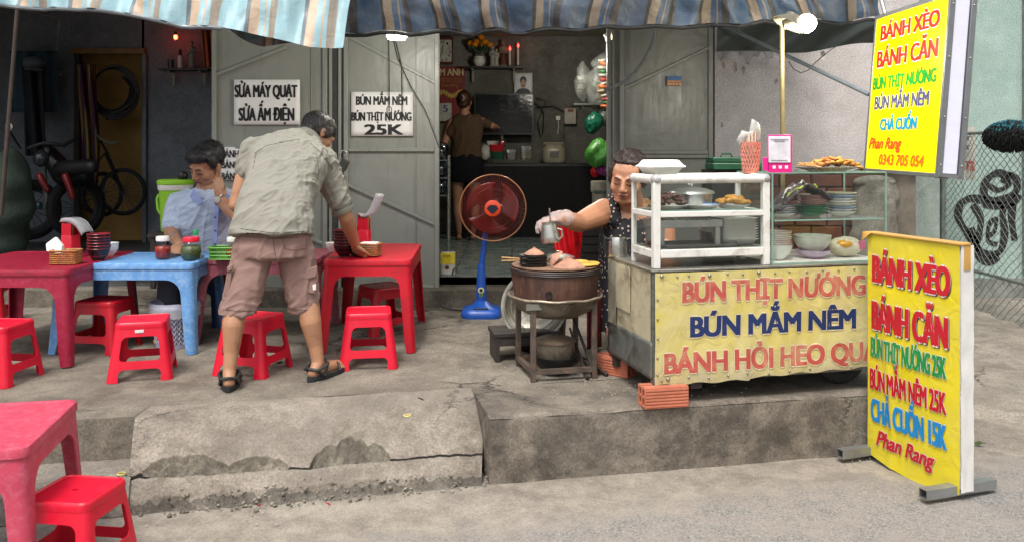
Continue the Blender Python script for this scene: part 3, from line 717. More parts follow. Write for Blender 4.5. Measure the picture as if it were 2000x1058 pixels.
# cables hanging under the lamp
YCB = 5.72
t = thing('lamp_cables', 'thin black cables dangling under the round lamp in front of the price sheet', 'cable', W(765, 80, 5.0))
for pts in (((759, 78), (760, 130), (760, 218)), ((772, 78), (784, 130), (785, 222)), ((768, 78), (776, 112), (800, 165), (830, 215), (858, 290), (878, 330))):
    B().tube([W(a, c, YCB) for a, c in pts], .0035, 5).build('cable', M('black_rubber', '#151515', rough=.5), t, world=True)
B().tube([W(760+5*math.cos(a), 215+7*math.sin(a), YCB) for a in [R(k*40) for k in range(10)]], .0028, 5).build('cable_loop', M('black_rubber', ''), t, world=True)
t = thing('wall_cable', 'thin loose cable drooping over the plaster wall', 'cable', W(1600, 120, 6.1))
B().tube([W(a, c, 6.12) for a, c in ((1644, 85), (1625, 96), (1605, 112), (1590, 125), (1578, 138), (1564, 143), (1550, 135), (1540, 120))], .003, 5).build('cable_run', M('black_rubber', ''), t, world=True)
# ================= PLASTIC STOOLS AND TABLES =================
def plastic(name, col, dusty=None, amt=.4, rough=.38):
    return M(name, col, rough=rough, var=.09, scale=11, bump=.07, bscale=70, dirt=dusty, dirt_amt=amt, dscale=34, spec=.45, sss=0)
M_RED = plastic('bright_red_plastic', '#cf0f2e', '#c02a3c', .25)
M_RED2 = plastic('deep_red_plastic', '#b80f24', '#93202c', .35)
M_MAROON = plastic('worn_maroon_plastic', '#8f1432', '#9d3450', .4, .45)
M_PINKRED = plastic('sun_faded_red_plastic', '#b63e53', '#bf5a6e', .5, .55)
M_DUSTYM = plastic('dusty_maroon_plastic', '#8a4450', '#9c6068', .5, .55)
M_BLUEP = plastic('faded_blue_plastic', '#5b8fc6', '#83a9cf', .55, .45)
M_NAVYP = plastic('navy_plastic', '#1f3566', None, 0)
def leg_mesh(hx, hy, bx, by, H, prof_, t, rc, sx, sy):
    b_ = B(); rings = []
    for z, ax, ay in prof_:
        k = z/H; X = bx+(hx-bx)*k; Y = by+(hy-by)*k
        a = X if ax is None else min(ax, X); c = Y if ay is None else min(ay, Y)
        pts = [(X-a, Y)]; n = 4
        for i in range(n+1):
            an = PI/2*(1-i/n); pts.append((X-rc+rc*math.cos(an), Y-rc+rc*math.sin(an)))
        pts += [(X, Y-c), (X-t, Y-c)]; ri = max(.002, rc-t)
        for i in range(n+1):
            an = PI/2*i/n; pts.append((X-t-ri+ri*math.cos(an), Y-t-ri+ri*math.sin(an)))
        pts.append((X-a, Y-t))
        rings.append([Vector((sx*p[0], sy*p[1], z)) for p in pts])
    return b_.loft(rings, cap=True)
def arch_up(z1, r, w0, w1, zs, n=5):           # opening closes at z1, leg width w0 at zs
    o = [(zs, w0)]
    for i in range(n+1):
        a = PI/2*i/n; o.append((z1-r+r*math.sin(a), w1+r*(1-math.cos(a))))
    o.append((z1+.0001, None)); return o
def arch_down(z0, r, w, n=5):                   # full below z0, opens above
    o = [(z0, None), (z0+.0001, w+r)]
    for i in range(1, n+1):
        a = PI/2*i/n; o.append((z0+r*(1-math.cos(a)), w+r*(1-math.sin(a))))
    return o
def make_stool(mat, label):
    t = thing('plastic_stool', label, 'stool'); H = .262; hx, bx = .106, .142
    rc = .026
    p = [(0, .052), (.012, .050)]+arch_up(.056, .022, .047, .045, .02)[1:]+arch_down(.092, .02, .040)+arch_up(.2, .024, .038, .038, .12)[1:]
    pr = [(z, w, w) for z, w in p]+[(.245, None, None)]
    for sx, sy in ((-1, -1), (1, -1), (1, 1), (-1, 1)): leg_mesh(hx, hx, bx, bx, .262, pr, .0045, rc, sx, sy).build('leg', mat, t, bevel=.0015, ang=50)
    b_ = B(); rings = []
    for w, z, r in ((.2215, .236, .028), (.2215, .250, .028), (.219, .259, .028), (.211, .2635, .026), (.202, .2635, .024), (.196, .2605, .022)): rings.append(rrect(w, w, r, z))
    n = len(rings[0]); rings.append([Vector((.055*math.cos(math.atan2(q.y, q.x)), .055*math.sin(math.atan2(q.y, q.x)), .2600)) for q in rings[-1]])
    rings.append([Vector((.013*math.cos(math.atan2(q.y, q.x)), .009*math.sin(math.atan2(q.y, q.x)), .2598)) for q in rings[-1]])
    rings.append([Vector((q.x*.85, q.y*.85, .247)) for q in rings[-1]])
    b_.loft(rings, cap=False); b_._add(list(reversed(rrect(.215, .215, .025, .24))), [tuple(range(len(rings[0])))])
    b_.build('seat', mat, t, ang=35); return t
SG = 'red plastic stools around the tables'
def st(px, py, ang, mat, label, z=None, src={}, dy=.13):
    p = G(px, py, z); p.y += dy; p.x = (px-1000)*p.y/F*(1 if dy else 1)
    if z is None: p.z = zt(p.y)
    if mat.name not in src: s_ = src[mat.name] = make_stool(mat, label); s_.location = p; s_.rotation_euler = (0, 0, R(ang)); s_['group'] = SG; return s_
    return copy_tree(src[mat.name], label=label, loc=p, rz=R(ang))
st(280, 745, 16, M_RED, 'red stool with a small white tag, in front of the blue table')
st(495, 737, -16, M_RED, 'red stool behind the legs of the bending man')
st(720, 722, 9, M_RED, 'red stool standing just in front of the bright red table')
st(-3, 757, -6, M_RED, 'red stool cut off by the left edge in front of the maroon table')
fg = st(158, 1078, -3, M_RED, 'large looking red stool at the bottom left, under the foreground table', z=.003, dy=.08)
st(205, 692, -8, M_RED2, 'darker red stool tucked under the blue table beside the maroon table')
st(748, 655, 36, M_RED2, 'darker red stool tucked under the bright red table')
st(-22, 640, 8, M_RED2, 'red stool far back at the left edge behind the maroon table')
s_ = G(395, 640); 
fg.location = (-1.358, 2.71, .003); fg.rotation_euler = (0, 0, R(-8))
# white paper tag on the front of the stool with the tag
p = W(278, 654, 1); 
tg = [o for o in COL.objects if o.get('label', '').startswith('red stool with a small white tag')][0]
B().box((-.003, -.1145, .224), (.038, .002, .014)).build('paper_tag', M('tag_paper', '#e6dede', rough=.5), tg, bevel=.004)

def make_table(mat, label, cx, cy, z0, w, d, H, rz, splay=.03, top=None):
    t = thing('plastic_table', label, 'table', (cx, cy, z0), R(rz), 'plastic tables of the food stall'); hx, hy = w/2-.008, d/2-.008
    ap = H-.085; r = min(.075, w*.12)
    p = arch_up(ap, r, .052, .062, .05)
    pr = [(0, .046, .046)]+[(z, a, a) for z, a in p]+[(H-.012, None, None)]
    for sx, sy in ((-1, -1), (1, -1), (1, 1), (-1, 1)): leg_mesh(hx, hy, hx+splay, hy+splay, H, pr, .006, .03, sx, sy).build('leg', mat, t, bevel=.002, ang=50)
    b_ = B(); rings = [rrect(w, d, .036, H-.030), rrect(w, d, .036, H-.012), rrect(w-.006, d-.006, .035, H-.003), rrect(w-.02, d-.02, .03, H), rrect(w-.045, d-.045, .02, H), rrect(w-.055, d-.055, .018, H-.003)]
    b_.loft(rings, cap=False); b_._add(list(rings[-1]), [tuple(range(len(rings[0])))]); b_._add(rrect(w-.01, d-.01, .03, H-.028), [tuple(range(len(rings[0])))])
    b_.build('tabletop', top or mat, t, ang=40); return t
def yz(Y): return zt(Y)
T_BLUE = make_table(M_BLUEP, 'faded blue plastic table with jars of chilli and pickles', W(276, 500, 4.70).x-.0, 4.72, zt(4.7), .72, .50, .462, 0)
T_MAR = make_table(M_MAROON, 'maroon plastic table with worn top left of the blue table', -2.50, 4.60, zt(4.7), .70, .78, .465, 0, top=plastic('scuffed_maroon_top', '#951532', '#741328', .7, .42))
T_DM = make_table(M_DUSTYM, 'dusty dull maroon table behind the bending man', W(527, 500, 4.95).x, 4.95, zt(4.9), .66, .5, .455, 0)
T_RED = make_table(M_RED2, 'bright red plastic table the bending man leans on', W(729, 500, 4.85).x+.01, 4.88, zt(4.9), .46, .78, .475, 2, top=M_RED2)
p0 = W(155, 790, 0); 
T_FG = make_table(M_PINKRED, 'sun faded pinkish red table cropped at the bottom left corner', -1.76, 2.72, 0, .62, .52, .455, 11)

# ================= SMALL ITEM BUILDERS =================
def thin_glass(name, tint='#dfe9e4', amt=.10, rough=.03):
    m, nt, b_ = newmat(name); L = nt.links
    tr = N(nt, 'BsdfTransparent', Color=srgb(tint)+(1,)); gl = N(nt, 'BsdfGlossy', Roughness=rough, Color=(.9, .95, .93, 1))
    lw = N(nt, 'LayerWeight', Blend=.5); pw_ = nt.nodes.new('ShaderNodeMath'); pw_.operation = 'POWER'; L.new(lw.outputs['Facing'], pw_.inputs[0]); pw_.inputs[1].default_value = 4; a = nt.nodes.new('ShaderNodeMath'); a.operation = 'MULTIPLY_ADD'; L.new(pw_.outputs[0], a.inputs[0]); a.inputs[1].default_value = .45; a.inputs[2].default_value = amt+.025; a.use_clamp = True
    mx = nt.nodes.new('ShaderNodeMixShader'); L.new(a.outputs[0], mx.inputs[0]); L.new(tr.outputs[0], mx.inputs[1]); L.new(gl.outputs[0], mx.inputs[2]); L.new(mx.outputs[0], nt.nodes['Material Output'].inputs[0])
    MATS[name] = m; return m
M_GLASS = thin_glass('clear_glass', '#fbfdfc', .0); M_FILM = thin_glass('clear_plastic', '#f6f7f7', .12, .15)
M_GLASSEDGE = M('green_glass_edge', '#86a89a', rough=.2, alpha=.75, var=.1, bump=0)
M_WHITEP = M('white_plastic', '#dedcd6', rough=.35, var=.04, bump=.03)
M_FOAM = M('white_foam', '#ecebe6', rough=.6, var=.03, bump=.1, bscale=80)
M_CERAM = M('white_ceramic', '#d9dad5', rough=.2, var=.05, bump=0)
M_WICKER = M('brown_wicker', '#a06a35', rough=.6, var=.35, scale=40, bump=.2)
M_MELAM = M('dark_melamine', '#211114', rough=.25, var=.2, bump=0); M_MELRED = M('red_melamine', '#8a1a24', rough=.3, bump=0)
M_CHROME = M('polished_steel', '#b9b8b2', rough=.27, metal=.9, var=.08, bump=.03)
M_ALU = M('worn_aluminium', '#a9aaa6', rough=.35, metal=.85, var=.15, bump=.1)
M_BLACK = M('black_plastic', '#151515', rough=.4, var=.2)
def local(loc): return Vector(loc)
def bowl_prof(r, h, th=.004, base=.5):
    return [(r*base*.8, 0), (r*base, 0), (r*base*1.05, h*.08), (r*.82, h*.42), (r*.95, h*.75), (r, h), (r-th, h), (r*.95-th, h*.75), (r*.8-th, h*.45), (r*.45, h*.12), (.001, h*.1)]
def stack_bowls(loc, n, r, h, step, label, mat, rim=None, group=None, cat='bowls'):
    """each bowl a thing of its own, resting in the one below"""
    src = None
    for k in range(n):
        lab = label(k, n)
        p = Vector(loc)+Vector((random.uniform(-.002, .002), random.uniform(-.002, .002), step*k))
        if src is None:
            src = thing('bowl', lab, 'bowl', p, group=group)
            B().lathe(bowl_prof(r, h), 28, cap=False).build('bowl_wall', mat, src)
            if rim: B().lathe([(r+.0004, h-.0022), (r+.0012, h-.0008), (r, h+.001), (r-.005, h+.001), (r-.006, h-.02), (r-.012, h-.04)], 28, cap=False).build('rim', rim, src)
        else: copy_tree(src, label=lab, loc=p)
NW = ('lowest', 'second', 'third', 'fourth', 'fifth', 'sixth', 'seventh', 'eighth', 'ninth', 'tenth')
def nth(k, n): return 'lowest' if k == 0 else ('topmost' if k == n-1 else NW[k]+' from the bottom')
def basket(loc, w, d, h, rz, label, mat=M_WICKER):
    t = thing('wicker_basket', label, 'basket', loc, rz)
    b_ = B(); n = int(h/.0095)
    for k in range(n):
        z = .005+k*(h-.008)/(n-1); pts = rrect(w, d, .008, z, 2); P = []
        for i, q in enumerate(pts): P.append(q)
        ring = []; m_ = 56
        per = [P[i] for i in range(len(P))]; tot = 0; seg = []
        for i in range(len(per)):
            a, c = per[i], per[(i+1) % len(per)]; seg.append((a, c, (c-a).length)); tot += (c-a).length
        for j in range(m_):
            s_ = tot*j/m_
            for a, c, l in seg:
                if s_ <= l: q = a+(c-a)*(s_/l if l else 0); break
                s_ -= l
            o = .003*(1 if (j+k) % 2 else -1); dirv = Vector((q.x, q.y, 0)).normalized(); ring.append(q+dirv*o)
        ring.append(ring[0]); b_.tube(ring, .0042, 5, cap=False)
    tag(b_.build('weave', mat, t, ang=180), kind='stuff')
    b_ = B(); pts = rrect(w+.004, d+.004, .01, h, 3); pts.append(pts[0]); b_.tube(pts, .0055, 6, cap=False); b_.build('rim', mat, t)
    B().box((0, 0, .004), (w-.008, d-.008, .005)).build('base', mat, t)
    return t
def chop_holder(loc, rz, label, open_ang):
    t = thing('chopstick_holder', label, 'chopstick holder', loc, rz)
    m = M_RED
    b_ = B()
    b_.loft([rrect(.075, .085, .012, 0), rrect(.07, .08, .012, .10), rrect(.066, .075, .012, .105), rrect(.06, .07, .012, .10)], cap=False); b_.build('body', m, t)
    b_ = B(); b_.box((-.028, 0, .14), (.006, .07, .12)); b_.build('back_plate', m, t, bevel=.003)
    b_ = B(); b_.box((0, .034, .125), (.06, .006, .09)); b_.build('side_plate', m, t, bevel=.002)
    B().box((0, -.034, .125), (.06, .006, .09)).build('side_plate', m, t, bevel=.002)
    ch = M('bamboo', '#b58b54', rough=.6); cs = None
    for k in range(9):
        a = Vector((random.uniform(-.015, .02), random.uniform(-.022, .022), .01)); e = a+Vector((random.uniform(-.01, .02), random.uniform(-.01, .01), random.uniform(.165, .185)))
        B().cyl(a, e, .0028, .0036, 6).build('chopstick', ch if k % 3 else M('dark_wood_stick', '#3d241b', rough=.5), t)
    # clear lid hinged open
    rot = Matrix.Rotation(open_ang, 3, 'Y'); hp = Vector((-.028, 0, .2))
    b_ = B()
    def lid(u, v):
        if open_ang < 0:
            t_ = max(0, (u-.3)/.7); return hp+Vector((.05*min(1, u/.3)+.055*t_, (v-.5)*.075, -.008*math.sin(PI*min(1, u/.3))+.115*t_-.012*math.sin(PI*t_)))
        q = Vector((.16*u, (v-.5)*.08, .03*math.sin(PI*u)*1.0-(.018 if v in (0, 1) else 0))); return hp+rot @ q
    b_.grid(lid, 12, 6)
    for e in ((0, 1) if open_ang > 0 else ()): b_.grid(lambda u, v, e=e: hp+rot @ Vector((.16*u, (e-.5)*.08, .03*math.sin(PI*u)-.025*v-.0)), 12, 1)
    if open_ang < 0:
        for e in (0, 1): b_.grid(lambda u, v, e=e: lid(u, e)+Vector((.012*v, 0, -.012*v) if u < .3 else (.034*v, 0, -.010*v)), 12, 2)
    b_.build('clear_lid', M_LID, t, solid=.0016, ang=60)
    return t
M_LID = M('milky_clear_lid', '#c9cacc', rough=.12, alpha=.62, var=.1, bump=.05)
def jar(loc, r, h, label, fill, fillm, lid=None, lidm=None, spoon=False, flare=1):
    t = thing('glass_jar', label, 'jar', loc)
    pr = [(r*.8, 0), (r*.95, h*.05), (r*flare, h*.4), (r, h*.75), (r*.75, h*.9), (r*.78, h)]
    B().lathe(pr, 24).build('glass', M_GLASS, t)
    B().lathe([(r*.76, .003), (r*.9, h*.06), (r*flare*.95, h*.4), (r*.93, h*fill), (r*.3, h*fill+.004)], 24).build('contents', fillm, t, wob=lambda c, n: n*.0025*noise.noise(c*160), ang=180)
    if lidm: B().lathe([(r*.8, h-.012), (r*.86, h-.01), (r*.86, h+.01), (r*.8, h+.014), (.001, h+.014)], 24).build('lid', lidm, t)
    if spoon: B().tube([(0, 0, h*.4), (.02, .0, h*.9), (.05, 0, h*1.25), (.062, 0, h*1.33)], .0035, 6).build('spoon', M('grey_spoon', '#6f7a86', rough=.3, metal=.5), t)
    return t
def on(px, py, z):                              # a point at height z seen at a pixel
    Y = F*(EYE-z)/(py-HY); return Vector(((px-1000)*Y/F, Y, z))
ZB = zt(4.7)+.463
# ---- blue table ----
M_CHILI = M('chilli_sauce', '#8c2214', rough=.3, var=.5, scale=60); M_PICKLE = M('green_pickles', '#3f4a22', rough=.4, var=.6, scale=70)
jar(on(318, 505, ZB), .041, .105, 'jar of red chilli sauce with a white lid and a spoon on the blue table', .62, M_CHILI, lidm=M_WHITEP, spoon=True)
jar(on(373, 507, ZB), .050, .105, 'round jar of green pickles with a red lid on the blue table', .7, M_PICKLE, lidm=M_RED, flare=1.12)
t = thing('sauce_bottle', 'clear bottle with a bright green cap behind the pickle jar', 'bottle', on(382, 499, ZB))
B().lathe([(.02, 0), (.026, .01), (.026, .08), (.014, .105), (.012, .115)], 16).build('bottle_body', M_FILM, t); B().lathe([(.015, .112), (.015, .135), (.011, .14)], 16).build('cap', M('green_cap', '#18a05a', rough=.35), t)
t = thing('glass_tumbler', 'overturned look plain glass tumbler at the edge of the maroon table', 'glass', on(392, 505, ZB)) if False else None
BR = .041
stack_bowls(on(193, 508, ZB), 6, .058, .062, .0155, lambda k, n: f'dark bowl with red rim, {nth(k, n)} in the stack on the blue table', M_MELAM, M_MELRED, 'stacked dark bowls on the blue table')
stack_bowls(on(213, 499, ZB), 2, .05, .05, .02, lambda k, n: 'white bowl, %s of two behind the dark bowls' % ('lower' if k == 0 else 'upper'), M_CERAM, None, 'white bowls on the blue table')
bt = basket(on(129, 515, ZB), .125, .085, .068, .08, 'brown wicker basket holding white tissues beside the dark bowls')
t = thing('paper_tissues', 'folded white tissues sticking up from the left wicker basket', 'tissues', on(112, 514, ZB)+Vector((0, 0, .045)))
B().loft([[Vector((-.045, -.02, .02)), Vector((.03, -.02, .0)), Vector((.03, .02, .0)), Vector((-.045, .02, .02))], [Vector((-.052, -.012, .055)), Vector((.028, -.012, .045)), Vector((.028, .012, .045)), Vector((-.052, .012, .055))], [Vector((-.01, -.004, .088)), Vector((.0, -.004, .085)), Vector((.0, .004, .085)), Vector((-.01, .004, .088))]]).build('tissue', M('tissue_paper', '#e8e6e4', rough=.8), t, ang=30)
chop_holder(on(138, 496, ZB)+Vector((-.01, .02, .0)), R(-12), 'red chopstick holder with its clear lid flipped over, behind the left basket', R(28))
t = thing('mobile_phone', 'dark phone lying on the blue table in front of the seated man', 'phone', on(350, 498, ZB))
B().box((.02, .0, .004), (.12, .055, .008), rot=.25).build('phone_body', M_BLACK, t, bevel=.003)
# ---- dusty table ----
ZD = zt(4.9)+.456
t = thing('green_basket', 'small green plastic basket with a sauce jar beside the bending man', 'basket', on(440, 507, ZD)+Vector((.0, .0, 0)))
b_ = B()
for k in range(4): pts = rrect(.135+.004*k, .10+.004*k, .012, .006+.019*k, 3); pts.append(pts[0]); b_.tube(pts, .0035, 5, cap=False)
tp = rrect(.147, .112, .014, .066, 3); tp.append(tp[0]); b_.tube(tp, .006, 6, cap=False)
M_GRNP = M('green_plastic', '#4a8a24', rough=.4)
b_.build('basket_rings', M_GRNP, t)
b_ = B()
for sx in range(13):
    for sy in (-1, 1): b_.box((-.06+.01*sx, sy*.051, .034), (.003, .003, .06))
for sy in range(9):
    for sx in (-1, 1): b_.box((sx*.069, -.045+.01125*sy, .034), (.003, .003, .06))
b_.box((0, 0, .004), (.13, .095, .004)); tag(b_.build('basket_ribs', M_GRNP, t), kind='stuff')
jar(on(452, 506, ZD)+Vector((.0, .02, .008)), .036, .095, 'sauce jar of orange chilli with a white lid in the green basket', .55, M('orange_sauce', '#b5431c', rough=.25, var=.3), lidm=M_WHITEP)
# ---- red table ----
ZR = zt(4.9)+.477
stack_bowls(on(672, 500, ZR), 6, .056, .062, .0155, lambda k, n: f'dark bowl with red rim, {nth(k, n)} in the stack on the red table', M_MELAM, M_MELRED, 'stacked dark bowls on the red table')
stack_bowls(on(652, 494, ZR)+Vector((-.01, .06, 0)), 1, .05, .05, .02, lambda k, n: 'white bowl with dark specks behind the stack on the red table', M_CERAM)
basket(on(722, 499, ZR), .105, .09, .062, -.1, 'brown wicker basket with white napkins on the red table')
t = thing('napkin_stack', 'flat white napkins lying in the basket on the red table', 'napkins', on(722, 499, ZR)+Vector((0, 0, .035)))
B().box((0, 0, .018), (.088, .072, .035), rot=-.1).build('napkins', M('tissue_paper', ''), t, bevel=.004)
chop_holder(on(708, 486, ZR)+Vector((.0, .05, .0)), R(-4), 'red chopstick holder with its clear lid raised, on the red table', R(-62))
t = thing('dark_cup', 'dark brown tall cup behind the bowls on the red table', 'cup', on(690, 486, ZR)+Vector((.0, .03, 0)))
B().lathe([(.025, 0), (.03, .12), (.027, .12), (.022, .01), (.001, .01)], 20, cap=False).build('cup_wall', M_MELAM, t)

# ================= WASTE BASKET UNDER THE BLUE TABLE =================
p = G(345, 683); p.y += .1; p.x = (343-1000)*p.y/F
t = thing('waste_basket', 'grey lattice plastic waste basket lined with a clear bag under the blue table', 'waste basket', (p.x, p.y, zt(p.y)))
M_LAV = M('grey_lavender_plastic', '#9a9db3', rough=.45)
b_ = B(); H = .235
def rb(z): return .098+.025*z/H
for k in range(30):
    a = 2*PI*k/30
    for d_ in (-1, 1):
        for r_ in range(7):
            z0, z1 = .02+.027*r_, .02+.027*(r_+1); a1 = a+d_*.09*(1 if r_ % 2 else -1)
            b_.tube([(rb(z0)*math.cos(a), rb(z0)*math.sin(a), z0), (rb(z1)*math.cos(a+d_*.10), rb(z1)*math.sin(a+d_*.10), z1)], .0035, 4, cap=False)
tag(b_.build('lattice', M_LAV, t, ang=180), kind='stuff')
B().lathe([(rb(0), 0), (rb(.02)+.002, .022), (rb(.02)-.003, .022), (.001, .01)], 30).build('base_ring', M_LAV, t)
B().lathe([(rb(H)+.001, H-.03), (rb(H)+.007, H), (rb(H)+.001, H+.002), (rb(H)-.004, H-.03)], 30, cap=False).build('rim', M('blue_rim', '#7b86c0', rough=.4), t)
B().lathe([(.085, .01), (.108, H-.02), (.13, H+.006), (.134, H-.03), (.132, H-.07)], 40, cap=False).build('bin_liner', M('thin_bag', '#cfd0d6', rough=.25, alpha=.45, var=.1, bump=.6, bscale=18), t, wob=lambda c, n: n*.006*noise.noise(c*28), ang=180)
B().ell((.0, .0, .1), (.085, .085, .08)).build('refuse', M('pale_refuse', '#8d8a88', rough=.8, var=.4, scale=20), t, wob=lambda c, n: n*.02*noise.noise(c*20), ang=180)

# ================= STANDING FAN =================
p = G(940, 612); fx, fy = p.x, 5.45
p = Vector(((940-1000)*fy/F, fy, zt(fy)))
fan = thing('standing_fan', 'blue stand fan with red blades in the shop doorway', 'fan', p)
M_FB = M('blue_fan_plastic', '#1d4fa6', rough=.35, var=.05); M_FR = M('translucent_red_blade', '#6d0f0a', rough=.3, alpha=.8, var=.1, bump=0)
B().loft([rrect(.24, .24, .06, 0, cx=.0), rrect(.25, .25, .06, .02), rrect(.23, .23, .06, .05), rrect(.14, .14, .05, .062), rrect(.06, .06, .025, .10)]).build('foot', M_FB, fan, ang=60)
B().box((0, -.075, .058), (.09, .045, .01), rot=Matrix.Rotation(-.12, 3, 'X')).build('control_panel', M_BLACK, fan, bevel=.004)
sf = F/fy; hz = EYE-(405-HY)/sf-zt(fy); hx = (963-940)/sf
B().lathe([(.036, .06), (.024, .31), (.022, .32)], 20).build('sleeve', M_FB, fan); B().cyl((0, 0, .3), (hx*.6, 0, hz-.02), .018, .018).build('pole', M_FB, fan)
for k in range(2): pass
B().lathe([(.018, -.001), (.019, .003), (.001, .004)], 24, rot=Matrix.Rotation(PI/2, 3, 'X'), c=(0, -.036, .165)).build('award_badge', M('cream_badge', '#d9d38b', rough=.5), fan)
B().lathe([(.011, 0), (.011, .003), (.001, .003)], 20, rot=Matrix.Rotation(PI/2, 3, 'X'), c=(0, -.0385, .165)).build('badge_centre', M('navy_ink', '#16233f'), fan)
for dx in (-.008, .008): B().box((dx, -.034, .138), (.009, .003, .028), rot=Matrix.Rotation(dx*18, 3, 'Y')).build('badge_ribbon', M('green_ribbon', '#6a8a34'), fan)
hc = Vector((hx, -.05, hz)); RF = 64/sf; Rx = Matrix.Rotation(PI/2, 3, 'X')
B().lathe([(.045, -.12), (.05, -.05), (.04, 0)], 20, c=hc, rot=Matrix.Rotation(PI/2, 3, 'X')).build('motor', M_FB, fan)
for k in range(3):
    b_ = B()
    def bl(u, v, k=k):
        a = 2*PI*k/3+(v-.5)*(.9+1.0*u)+.3*u; r = .035+(RF-.078)*u
        return hc+Vector((r*math.cos(a), -.03+.035*(v-.5), r*math.sin(a)))
    b_.grid(bl, 12, 10); b_.build('blade', M_FR, fan, solid=.003, ang=180)
b_ = B()
for k in range(96):
    a = 2*PI*k/96
    for sg, dp in ((-1, -.05), (1, .03)):
        pts = [hc+Vector((r*math.cos(a+.25*(r/RF)*(1 if sg < 0 else -1)), dp*(1-(r/RF)**3)*1.0-.01, r*math.sin(a+.25*(r/RF)*(1 if sg < 0 else -1)))) for r in (.04, .09, .14, .185, RF)]
        b_.tube(pts, .0009, 3, cap=False)
tag(b_.build('guard_wires', M('red_guard_wire', '#7d2a22', rough=.4), fan, ang=180), kind='stuff')
ring = [hc+Vector((RF*math.cos(2*PI*k/64), -.01, RF*math.sin(2*PI*k/64))) for k in range(65)]
B().tube(ring, .0042, 8, cap=False).build('guard_rim', M('copper_rim', '#a8714c', rough=.35, metal=.3), fan)
ring = [hc+Vector((.125*math.cos(2*PI*k/48), -.045, .125*math.sin(2*PI*k/48))) for k in range(49)]
B().tube(ring, .0015, 5, cap=False).build('inner_ring', M('red_guard_wire', ''), fan)
B().lathe([(.05, 0), (.05, .008), (.038, .014), (.001, .014)], 32, c=hc+Vector((0, -.055, 0)), rot=Rx).build('hub_ring', M('orange_hub', '#e2491c', rough=.35), fan)
B().poly([hc+Vector((x, -.0695, z)) for x, z in ((-.036, .0), (-.02, .02), (.02, .02), (.036, .0), (.022, -.018), (.008, -.03), (-.008, -.03), (-.022, -.018))], .003, (0, -1, 0)).build('hub_badge', M('navy_hub', '#141a2c', rough=.3), fan)
t = thing('fan_cable', 'black cable trailing from the fan along the doorstep', 'cable', G(880, 590))
B().tube([Vector((W(a, 0, Y).x, Y, z)) for a, Y, z in ((858, 5.66, .33), (866, 5.63, .30), (885, 5.6, .292), (905, 5.58, .290), (925, 5.5, .292))], .0045, 6).build('cable_run', M('black_rubber', ''), t, world=True)

# ================= PAPER SHEETS ON THE DOORS =================
def ray_plane(px, py, o, n):
    d = Vector(((px-1000)/F, 1, -(py-HY)/F)); c = Vector((0, 0, EYE)); k = (Vector(o)-c).dot(n)/d.dot(n); return c+d*k
def sign_text(s, pxl, top, base, pxr, o, ex, ey, mat, parent, **kw):
    ex = Vector(ex).normalized(); ey = Vector(ey).normalized(); n = ex.cross(ey)
    a = ray_plane(pxl, base, o, n); tp = ray_plane(pxl, top, o, n); cap = (tp-a).dot(ey)
    # walk along the baseline until the right-hand pixel column
    k = (pxr-1000)/F; w = (k*a.y-a.x)/(ex.x-k*ex.y)
    return text(s, a, ex, ey, w, cap, mat, parent, **kw)
M_PAPER = M('white_paper', '#eeeeeb', rough=.45, var=.03, bump=.05); M_INK = M('black_ink', '#0d0d0d', rough=.5)
XH = Vector((1, 0, 0)); ZH = Vector((0, 0, 1))
def paper(label, x0, y0, x1, y1, Y, tilt=0):
    a = W(x0, y1, Y); c = W(x1, y0, Y); t = thing('paper_sheet', label, 'paper sheet', ((a.x+c.x)/2, Y, (a.z+c.z)/2), group='printed sheets taped to the doors')
    b_ = B(); b_.grid(lambda u, v: Vector((a.x+(c.x-a.x)*u+tilt*(v-.5), Y+.0015*math.sin(u*7+v*3), a.z+(c.z-a.z)*v)), 12, 8); b_.build('sheet', M_PAPER, t, world=True, solid=.0006, ang=180); return t
YP = YD-.024
def serif_line(s, x0, top, base, x1, Y, par, bold, vert):
    return sign_text(s, x0, top, base, x1, (0, Y-.004, 0), XH, ZH, M_INK, par, bold=bold, vert=vert, lift=.0005)
YP = YD-.018
pp = paper('white sheet reading about repairing fans and electric kettles, on the left leaf', 457, 156, 586, 244, YP)
serif_line('SỬA MÁY QUẠT', 459, 167, 190, 580, YP, pp, .0075, .003); serif_line('SỬA ẤM ĐIỆN', 467, 212, 236, 574, YP, pp, .0075, .003)
pp = paper('white sheet with noodle dishes at 25K, on the door leaf right of the bending man', 686, 180, 807, 266, YP)
serif_line('BÚN MẮM NÊM', 696, 189, 205, 795, YP, pp, .006, .002); serif_line('BÚN THỊT NƯỚNG', 687, 220, 236, 803, YP, pp, .006, .002); serif_line('25K', 713, 244, 263, 786, YP, pp, .012, .004)
pp = paper('partly hidden white sheet listing cakes, behind the seated man', 431, 288, 500, 352, YP)
serif_line('BÁNH CĂN', 433, 294, 308, 497, YP, pp, .003, .001); serif_line('BÁNH XÈO', 433, 316, 329, 497, YP, pp, .003, .001); serif_line('BÁNH HỎI', 433, 338, 351, 494, YP, pp, .003, .001)
t = thing('door_sticker', 'small blue and orange sticker on the right grey door leaf', 'sticker', W(1317, 158, YD-.09))
B().box(W(1317, 158, YD-.085), (.098, .002, .064)).build('sticker_ground', M('sticker_orange', '#b5653a', rough=.5), t, world=True)
B().box(W(1317, 153, YD-.088), (.098, .0015, .03)).build('sticker_band', M('sticker_blue', '#3a6a9c', rough=.5), t, world=True)
for yy, s_ in ((161, 'SUA CHUA CUA SAT'), (167, '0937 82 86 28')): sign_text(s_, 1304, yy-4, yy, 1330, (0, YD-.089, 0), XH, ZH, M('sticker_text', '#e8d9b0'), t, lift=.0008)

